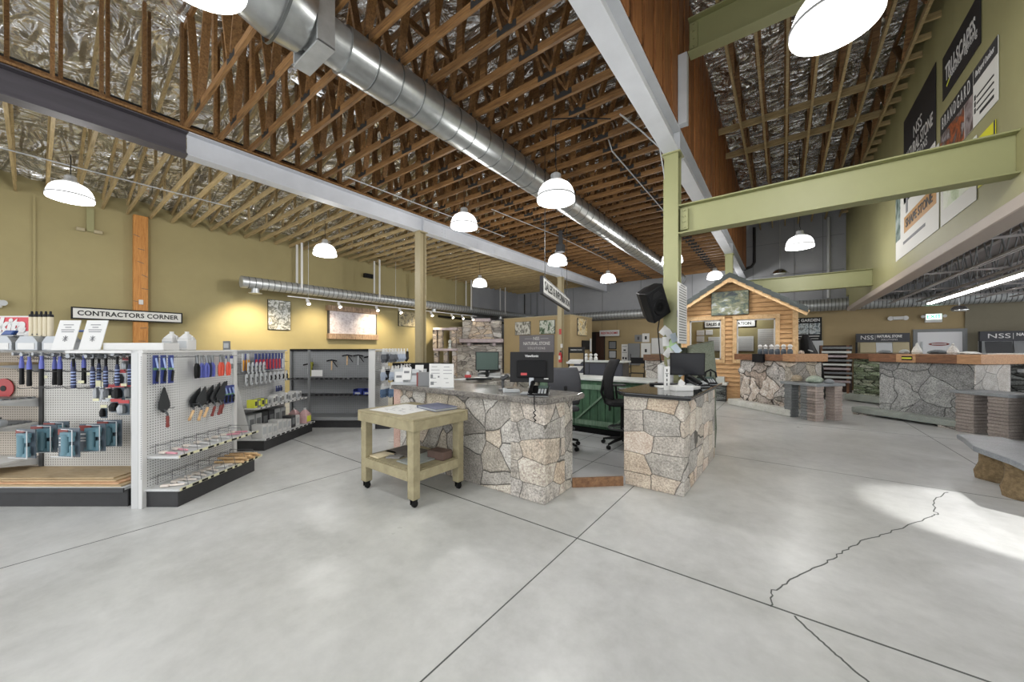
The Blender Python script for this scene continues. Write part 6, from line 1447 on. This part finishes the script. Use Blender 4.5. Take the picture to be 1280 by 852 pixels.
def bench(label, loc, rz, L, Dp, h, slabm, legs, sl=.055):
    t = thing('stone_bench', label, 'bench', loc, rz)
    r = random.Random(len(label)); pts = []
    for (x0,y0,x1,y1) in ((-.05,-.05,L+.05,-.05),(L+.05,-.05,L+.05,Dp+.05),(L+.05,Dp+.05,-.05,Dp+.05),(-.05,Dp+.05,-.05,-.05)):
        for i in range(6): u = i/6; pts.append((x0+(x1-x0)*u+r.uniform(-.012,.012), y0+(y1-y0)*u+r.uniform(-.012,.012)))
    MB().prism(pts,h-sl,h).build('slab',slabm,t,smooth=False,bevel=.006)
    for (x,y,w,d,m) in legs:
        b = MB(); n = 12; hh = (h-sl)/n
        for i in range(n):
            o = .006*(i%2); b.box(x-o,x+w+o,y-o,y+d+o,i*hh+.002,(i+1)*hh-.002)
        b.build('pillar',m,t,smooth=False,bevel=.004)
    return t
PG, PP_ = speck('grey_split_stone',['#55585a','#76797a','#8e9192'],50,.85,.6), speck('pink_split_stone',['#8e8079','#ab9d95','#bfb3ab'],50,.85,.6)
PB = speck('brown_split_stone',['#756b65','#948a84','#ada49d'],45,.85,.7)
GS = speck('grey_bench_slab',['#6b6f72','#878b8e','#a0a4a6'],80,.55,.2)
bn1 = bench('low stone table on grey and pink split stone pillars beside the boulder display',(.02,10.12,0),-.70,.68,.70,.78,GS,[(0,.0,.16,.2,PG),(.36,.0,.30,.14,PG),(.50,.0,.18,.2,PP_),(.50,.50,.18,.2,PP_)])
tag(MB().lathe([(.0,0),(.08,.015),(.10,.07),(.07,.13),(.0,.15)],14).build('round_stone',speck('tan_pebble',['#8a7a66','#b3a38c','#c9bba6'],30,.8,.5),loc=DL(bn1,.12,.2,.78)),'round tan stone on the low stone table','stone')
def rock(name,label,loc,sx,sy,sz,m,seed):
    r = random.Random(seed); b = MB(); n = 14; vs = []; pr = [(.75,0),(1,.22),(.96,.5),(.7,.8),(.3,.98)]
    for q,z in pr:
        for i in range(n): a = 2*PI*i/n; j = r.uniform(.86,1.1); vs.append((math.cos(a)*q*sx*j,math.sin(a)*q*sy*j,z*sz))
    fs = [(k*n+i,k*n+(i+1)%n,(k+1)*n+(i+1)%n,(k+1)*n+i) for k in range(len(pr)-1) for i in range(n)]+[tuple(range(n-1,-1,-1)),tuple(range((len(pr)-1)*n,len(pr)*n))]
    return tag(b.add(vs,fs).build(name,m,loc=loc,rz=r.uniform(0,3)),label,'stone')
rock('stone_sample','pale green angular stone on the low stone table',DL(bn1,.42,.3,.78),.22,.14,.15,speck('pale_green_stone',['#7d8a7a','#a3b0a0','#c2cabd'],30,.7,.5),3)
rock('stone_sample','small grey stone beside the pale green stone on the low stone table',DL(bn1,.60,.45,.78),.10,.08,.09,GS,4)

# -------------------------------------------------- granite display
t = thing('stone_display','grey fieldstone display counter with wood top and pale end, right of centre','display',(1.28,11.40,0),-.72)
MB().box(-.03,1.80,.0,.42,.045,.165).build('kerb',M['kerbg'],t,smooth=False,bevel=.015)
for x in (.05,1.50): MB().box(x-.06,x+.24,.02,.4,0,.045).build('kerb_block',M['ledge'],t,smooth=False)
MB().box(.32,1.80,.30,1.2,0,1.22).build('stone_body',M['graniteblock'],t,smooth=False,bevel=.02,seg=2)
MB().box(1.79,1.815,.28,1.2,.30,1.21).build('pale_end',M['whitestone'],t,smooth=False,bevel=.008)
gw_ = MB(); gw_.box(.20,.70,.18,1.3,1.22,1.39); gw_.box(1.02,1.62,.18,1.3,1.22,1.39); gw_.build('wood_top',M['topwood'],t,smooth=False,bevel=.005)
gw_ = MB(); gw_.box(.70,1.02,.175,1.3,1.22,1.392); gw_.box(1.62,1.93,.17,1.3,1.22,1.395); gw_.build('wood_top_light',M['topwood2'],t,smooth=False,bevel=.005)
q = MB().box(.80,.97,.165,.176,1.27,1.35).build('nameplate',M['black'],t,smooth=False); MB().box(.805,.965,.163,.166,1.295,1.325).build('yellow_stripe',M['yellow'],q,smooth=False)
gd = t
for k,(x,y,sx,sy,sz,c,l) in enumerate(((.30,.5,.20,.12,.08,'#6b6f70','flat dark stone samples at the left end of the wood top'),(.62,.55,.10,.08,.10,'#a3a6a3','pale ring shaped stone on the wood top'),(1.13,.6,.17,.12,.09,'#54585a','dark rounded stone on the wood top'),(1.60,.55,.22,.14,.06,'#c9c9c4','white flat stone at the right end of the wood top'))):
    rock('stone_sample',l,DL(gd,x,y,1.396),sx,sy,sz,plain('stone_%d'%k,c,.7,var=.2,bmp=.4),30+k)
for k,(x,h,l) in enumerate(((.86,.24,'pointed white stone carving in the middle of the wood top'),(1.40,.22,'small white bottle shaped carving on the wood top'))):
    tag(MB().lathe([(.07,0),(.085,.04),(.06,.12),(.025,h*.75),(.02,h*.9),(.0,h)],14).build('stone_carving',M['whitestone'] if k else M['kerb'],loc=DL(gd,x,.5,1.396)),l,'carving')
t = thing('stone_display','green ledgestone counter wing behind the grey fieldstone display','display',(1.45,14.2,0),-.72)
MB().box(-.05,1.6,.0,.42,.03,.20).build('kerb',M['kerbg'],t,smooth=False,bevel=.015); MB().box(.0,1.6,.28,.9,0,1.22).build('stone_body',M['greenledge'],t,smooth=False,bevel=.015); MB().box(-.08,1.65,.18,1.0,1.22,1.37).build('wood_top',M['topwood'],t,smooth=False,bevel=.005)
t = thing('stone_display','dark ledgestone counter with wood top to the right of the grey fieldstone display','display',(3.15,12.35,0),-.62)
MB().box(.0,1.7,.1,.9,0,1.22).build('stone_body',M['darkledge'],t,smooth=False,bevel=.015); MB().box(-.1,1.75,.0,1.0,1.22,1.38).build('wood_top',M['topwood'],t,smooth=False,bevel=.005); MB().box(.3,1.4,.2,.6,1.38,1.41).build('sample_strip',M['kerb'],t,smooth=False)
t = thing('stone_display','dark ledgestone pier with slate slab at the right edge','display',(3.15,9.62,0),-.75)
MB().box(.0,.9,.0,.7,0,1.12).build('stone_body',M['darkledge'],t,smooth=False,bevel=.012); MB().box(-.08,.95,-.08,.75,1.12,1.17).build('slate_top',GS,t,smooth=False,bevel=.006); MB().box(-.02,.08,-.02,.2,.78,1.12).build('pale_corner',M['whitestone'],t,smooth=False,bevel=.01)
bench('stone table on brown split stone pillars in front of the grey fieldstone display',(2.53,10.18,0),-.84,.66,.55,.75,GS,[(0,0,.24,.45,PB),(.42,0,.24,.45,PB)])
# curved bench
t = thing('stone_bench','polished grey stone slab bench on two brown boulder legs at the right edge','bench',(1.95,6.2,0),0)
MB().prism([(-.26,.10),(-.20,.62),(-.19,.86),(-.08,.92),(.20,.95),(.32,.6),(.34,-.9),(.05,-1.05),(-.16,-.95),(-.17,-.42),(-.23,-.1)],.36,.42).build('slab',speck('bench_slab',['#6a6f74','#868b90','#9ea3a8'],70,.3,.1),t,smooth=False,bevel=.012,seg=2)
for k,(x,y) in enumerate(((.02,.42),(.02,-.22))):
    r = random.Random(40+k); vs = []; n = 16
    for z,q in ((0,.17),(.08,.18),(.18,.155),(.28,.15),(.36,.17)):
        for i in range(n): a = 2*PI*i/n; j = r.uniform(.92,1.08); vs.append((x+math.cos(a)*q*j,y+math.sin(a)*q*.85*j,z))
    fs = [(m*n+i,m*n+(i+1)%n,(m+1)*n+(i+1)%n,(m+1)*n+i) for m in range(4) for i in range(n)]+[tuple(range(n-1,-1,-1)),tuple(range(4*n,5*n))]
    MB().add(vs,fs).build('boulder_leg',speck('brown_boulder_%d'%k,['#5a4a34','#7d6a4c','#9a8464'],25,.85,.8),t)

# -------------------------------------------------- back wall at the right
t = thing('wall_poster','black poster with three photos on the back wall beside the wooden house','poster',(.62,17.98,2.25))
MB().box(-.55,.55,-.02,0,-.46,.46).build('panel',M['black'],t,smooth=False); text('lettering','ROCK GARDEN',.15,M['white'],t,(0,-.024,.35),(PI/2,0,0),bold=.004,fit=.98)
for x0,x1,sd in ((-.5,-.18,7),(-.16,.16,8),(.18,.5,9)): MB().box(x0,x1,-.023,-.02,-.18,.24).build('photo',picture('rock_print_%d'%sd,['#22262a','#5d6a70','#b9c0c2','#39403c','#dfe3e4'],8,sd),t,smooth=False)
b = MB(); b.box(-.45,.48,-.023,-.02,-.27,-.245); b.box(-.2,.45,-.023,-.02,-.36,-.345); b.build('print',M['white'],t,smooth=False)
t = thing('covered_statue','tall black covered stone column behind the boulder display','stone',(.66,14.2,0),.2)
vs = []; r = random.Random(17); n = 12
for z,q,ox in ((0,.28,.1),(.5,.27,.08),(1.0,.26,.02),(1.4,.22,-.06),(1.75,.16,-.12),(1.95,.06,-.13)):
    for i in range(n): a = 2*PI*i/n; j = r.uniform(.85,1.12); vs.append((ox+math.cos(a)*q*j,math.sin(a)*q*.8*j,z))
fs = [(m*n+i,m*n+(i+1)%n,(m+1)*n+(i+1)%n,(m+1)*n+i) for m in range(5) for i in range(n)]+[tuple(range(n-1,-1,-1)),tuple(range(5*n,6*n))]
MB().add(vs,fs).build('cover',M['black'],t); MB().cbox((-.06,-.25,1.45),(.12,.02,.03),(0,.4,0)).build('white_mark',M['white'],t,smooth=False)
tag(MB().box(-.22,.28,-.04,0,0,1.8).build('white_panel',M['ltgrey'],loc=(.86,17.0,0.0),smooth=False),'pale grey panel standing under the black poster beside the wooden house','panel')
t = thing('sample_board_rack','brown rack of eight horizontal stone sample boards by the back wall','rack',(1.35,15.6,0),-.05)
for x in (-.34,.30): MB().box(x-.03,x+.03,.06,.16,0,1.62).build('post',M['topwood'],t,smooth=False)
MB().box(-.40,.40,.16,.18,.1,1.62).build('back_board',plain('rack_dark','#3a2e2a',.8),t,smooth=False)
for k in range(9): MB().cbox((.02*(k%3),.03,.45+.135*k),(.72,.05,.065),(-.3,0,0)).build('sample_board',[M['capstone'],M['palestone'],PG][k%3],t,smooth=False)
def nssrack(label, x0, x1, tiles):
    cx = (x0+x1)/2; w = (x1-x0)/2; t = thing('sample_rack', label, 'rack', (cx,17.6,0))
    MB().box(-w,w,-.05,.1,1.74,2.04).build('header',plain('dark_header','#2c2d33',.5) if 'dark_header' not in bpy.data.materials else bpy.data.materials['dark_header'],t,smooth=False)
    for s in (-1,1): MB().beam((s*w*.98,.0,1.74),(s*w*1.06,-.2,0),.05,.05).build('leg',M['black'],t,smooth=False)
    text('lettering','NSS',.2,M['white'],t,(-w*.58,-.055,1.89),(PI/2,0,0),fit=w*.5); text('lettering','NATURAL STONE',.12,M['white'],t,(w*.26,-.055,1.93),(PI/2,0,0),bold=.004,fit=w*.92); text('lettering','SOLUTIONS',.08,M['white'],t,(w*.26,-.055,1.82),(PI/2,0,0),space=1.2,fit=w*.6)
    MB().box(-w*.27,-w*.26,-.054,-.05,1.80,1.98).build('rule',M['white'],t,smooth=False)
    for k in range(3):
        for z in (1.55,1.15,.75):
            xx = -w+.1+(2*w-.1)/3*k; MB().cbox((xx+w*.3,-.06,z),(w*.6,.03,.36),(-.25,0,0)).build('sample_panel',M[tiles] if (k+int(z*4))%2 else M['tanpaint' if tiles == 'ltgrey' else 'dkgrey'],t,smooth=False)
    MB().box(-w,w,.0,.1,0,1.74).build('back_panel',M['tanpaint'] if tiles == 'ltgrey' else M['ltgrey'],t,smooth=False)
nssrack('black framed sample rack with lettered header left of the white door', 2.07,3.37,'ltgrey')
nssrack('black framed sample rack with lettered header at the right edge of the back wall', 4.85,6.55,'midgrey')
d = struct(MB().box(3.62,4.60,17.95,18.0,0,2.06).build('door_2',plain('white_door','#d9d9dc',.5),smooth=False),'white door in the tan back wall under the exit sign')
f = MB(); f.box(3.52,3.62,17.93,18.0,0,2.16); f.box(4.60,4.70,17.93,18.0,0,2.16); f.box(3.62,4.60,17.93,18.0,2.06,2.16); f.build('door_frame',M['midgrey'],d,smooth=False)
MB().box(3.70,3.74,17.92,17.95,.95,1.75).build('door_closer',M['ltgrey'],d,smooth=False)
t = thing('door_label','oval dark red sign on the white door','sign',(4.1,17.945,1.66)); MB(Matrix.Rotation(PI/2,4,'X')).prism([(.23*math.cos(a),.055*math.sin(a)) for a in [2*PI*i/24 for i in range(24)]],0,.01).build('plate',M['redw'],t,smooth=False); MB().box(-.16,.16,-.014,-.01,-.012,.015).build('print',M['whitepaper'],t,smooth=False)
t = thing('exit_sign','lit green EXIT sign with emergency lamps above the white door','exit sign',(3.97,17.93,2.52)); MB().box(-.19,.19,-.06,.05,-.14,.15).build('housing',M['white'],t,smooth=False,bevel=.008); MB().box(-.17,.17,-.064,-.06,-.04,.13).build('face',emit('exit_face','#dff7e8',1.2),t,smooth=False); text('lettering','EXIT',.16,emit('exit_green','#18b060',1.5),t,(0,-.067,.045),(PI/2,0,0),bold=.006)
for dx in (-.24,.24): MB(Matrix.Rotation(PI/2,4,'X')).lathe([(.02,0),(.05,.05),(.05,.07)],12,c=(dx,.06,0)).build('lamp_head',M['white'],t)
t = thing('emergency_light','white twin headed emergency light on the tan wall left of the exit sign','emergency light',(3.16,17.96,2.56)); MB().box(-.14,.14,-.07,.02,-.05,.06).build('housing',M['white'],t,smooth=False,bevel=.01)
for dx in (-.18,.18): MB(Matrix.Rotation(PI/2,4,'X')).lathe([(.03,0),(.075,.04),(.075,.07)],14,c=(dx,.0,0)).build('lamp_head',M['white'],t)

# -------------------------------------------------- banners on the upper right wall
M['bannerb'] = plain('black_banner','#212124',.55)
def banner(label, y0, y1, z0, z1, mat):
    t = thing('wall_banner', label, 'banner', (1.845,(y0+y1)/2,(z0+z1)/2), -PI/2)
    w, h = abs(y1-y0)/2, (z1-z0)/2
    MB().box(-w,w,-.006,0,-h,h).build('cloth', mat, t, smooth=False); return t, w, h
BY = dict(nss=(10.0,8.2,4.25,5.83),tru=(7.9,6.65,5.07,5.69),ram=(7.98,6.22,4.17,4.87),yel=(6.72,6.28,3.4,3.99),low1=(10.6,8.06,3.28,4.55),low2=(7.98,6.76,3.28,4.05))
t,w,h = banner('black banner with a white band, high on the upper wall, farthest of the row', *BY['nss'], M['bannerb'])
text('lettering','NSS',.30,M['white'],t,(-.0,-.01,h*.34),(PI/2,0,0)); text('lettering','NATURAL STONE',.29,M['white'],t,(0,-.01,-h*.0),(PI/2,0,0),bold=.004,fit=w*1.75); text('lettering','SOLUTIONS',.2,M['white'],t,(0,-.01,-h*.26),(PI/2,0,0),space=1.2,fit=w*1.15)
MB().box(-w*.96,w,-.009,-.006,-h*.78,-h*.5).build('white_band',M['signw'],t,smooth=False); text('lettering','Premium Stone',.14,M['greyink'],t,(0,-.012,-h*.64),(PI/2,0,0),shear=.2)
t,w,h = banner('black banner with a small yellow mark, high on the upper wall above the picture banner', *BY['tru'], M['bannerb'])
text('lettering','TRU-SCAPES',.30,M['white'],t,(-.0,-.01,-h*.02),(PI/2,0,0),bold=.006,fit=w*1.6); text('lettering','outdoor lighting',.14,M['white'],t,(.1,-.01,-h*.36),(PI/2,0,0)); MB().plate([(-w*.72,-h*.62),(-w*.5,-h*.45),(-w*.5,-h*.36),(-w*.74,-h*.54)],-.009,-.006).build('yellow_swoosh',M['yellow'],t,smooth=False)
t,w,h = banner('wide picture banner with black heading on the upper wall, above the olive beam', *BY['ram'], M['signw'])
MB().box(-w,w*.28,-.008,-.006,h*.22,h).build('black_heading',M['bannerb'],t,smooth=False); text('lettering','BRANDGARD',.24,M['white'],t,(-w*.36,-.01,h*.62),(PI/2,0,0),space=1.6,fit=w*1.1)
MB().box(-w,-w*.02,-.008,-.006,-h,h*.22).build('photo',picture('plant_print',['#1f1c1a','#6a4434','#b5633a','#4a403c','#a9a4a8','#3a2c28'],4,11),t,smooth=False); MB().box(.0,w*.28,-.008,-.006,-h,h*.22).build('photo',picture('wall_print',['#2a2626','#6a5c5a','#a39a9c','#4a3a38'],4,12),t,smooth=False)
MB().box(w*.30,w,-.008,-.006,h*.45,h).build('grey_heading',M['dkgrey'],t,smooth=False); p = MB()
for k in range(3): p.box(w*.40,w*.9,-.009,-.006,-h*.1-.16*k*h*1.4,-h*.1-.16*k*h*1.4+.02); p.box(w*.33,w*.37,-.009,-.006,-h*.12-.16*k*h*1.4,-h*.12-.16*k*h*1.4+.06)
p.box(w*.5,w*.9,-.009,-.006,-h*.78,-h*.68); p.build('print',M['ink'],t,smooth=False); text('lettering','Backyard Outdoor',.11,M['white'],t,(w*.65,-.012,h*.72),(PI/2,0,0),shear=.2,fit=w*.55)
t,w,h = banner('bright yellow banner on the upper wall half hidden by the olive beam', *BY['yel'], plain('yellow_banner','#d8d426',.5)); MB().box(w-.03,w,-.009,-.006,-h,h).build('hem',M['dkgrey'],t,smooth=False)
t,w,h = banner('white banner with orange block below the olive beam on the upper wall, far one', *BY['low1'], M['signw'])
MB().box(-w,-w*.72,-.008,-.006,-h*.4,h).build('photo',picture('forest_print',['#20302c','#4a6058','#9aaaa6','#c9d0ce'],5,14),t,smooth=False); MB().box(-w*.5,w*.92,-.008,-.006,-h*.35,h*.12).build('orange_block',plain('orange_print','#b98a4a',.5),t,smooth=False); text('lettering','SHAPE STONE',.22,M['dkgrey'],t,(w*.2,-.012,-h*.12),(PI/2,0,0),bold=.004,fit=w*1.2)
p = MB(); p.box(-w*.55,w*.5,-.009,-.006,-h*.66,-h*.58); p.box(-w*.4,-w*.3,-.009,-.006,h*.2,h*.9); p.build('print',M['greyink'],t,smooth=False)
t,w,h = banner('white and pale green banner below the olive beam on the upper wall, near one', *BY['low2'], M['signw']); MB().box(-w*.8,w,-.008,-.006,-h*.45,h).build('photo',picture('leaf_print',['#9ab07a','#d9e6c9','#f0f4e8','#b9cc9a'],3,15),t,smooth=False)
# added unseen lights: a spot for the daylight patch, a fill in the house
def spot(name, loc, aim, energy, col, size, blend, r=.05):
    ld = bpy.data.lights.new(name,'SPOT'); ld.energy = energy; ld.color = col; ld.spot_size = math.radians(size); ld.spot_blend = blend; ld.shadow_soft_size = r
    lo = bpy.data.objects.new(name, ld); COL.objects.link(lo); lo.location = loc
    lo.rotation_euler = (Vector(aim)-Vector(loc)).to_track_quat('-Z','Y').to_euler(); return lo
spot('daylight_patch_spot', (3.6,4.2,2.9), (1.72,4.95,0), 330, (1,.98,.95), 27, .3, .05)  # added spot, throws the floor patch that stands for incoming daylight
ld = bpy.data.lights.new('house_fill','POINT'); ld.energy = 28; ld.shadow_soft_size = .15; lo = bpy.data.objects.new('house_fill', ld); COL.objects.link(lo); lo.location = (HX, HY+.3, 2.75)  # added fill light, brightens the inside behind the house windows
t = thing('stone_ledge','low dark stone ledge with pale slab top at the left foot of the wooden house','ledge',(-1.75,11.85,0),0)
MB().box(-.5,.44,.0,.28,0,.46).build('base',M['darkledge'],t,smooth=False,bevel=.01); MB().box(-.54,.48,-.04,.30,.46,.54).build('slab',M['kerb'],t,smooth=False,bevel=.01); MB().box(-.4,.40,.05,.26,.54,.70).build('sample_block',M['palestone'],t,smooth=False,bevel=.01)
tag(MB().box(-.015,.015,-2.95,17.95,6.40,7.3).build('sky_gap_board', M['truss'], loc=(-1.29,0,0), smooth=False), 'brown board added to block the sky gap behind the top of the orange wood panels', 'board')  # added to keep sky from showing through the slits between the panels
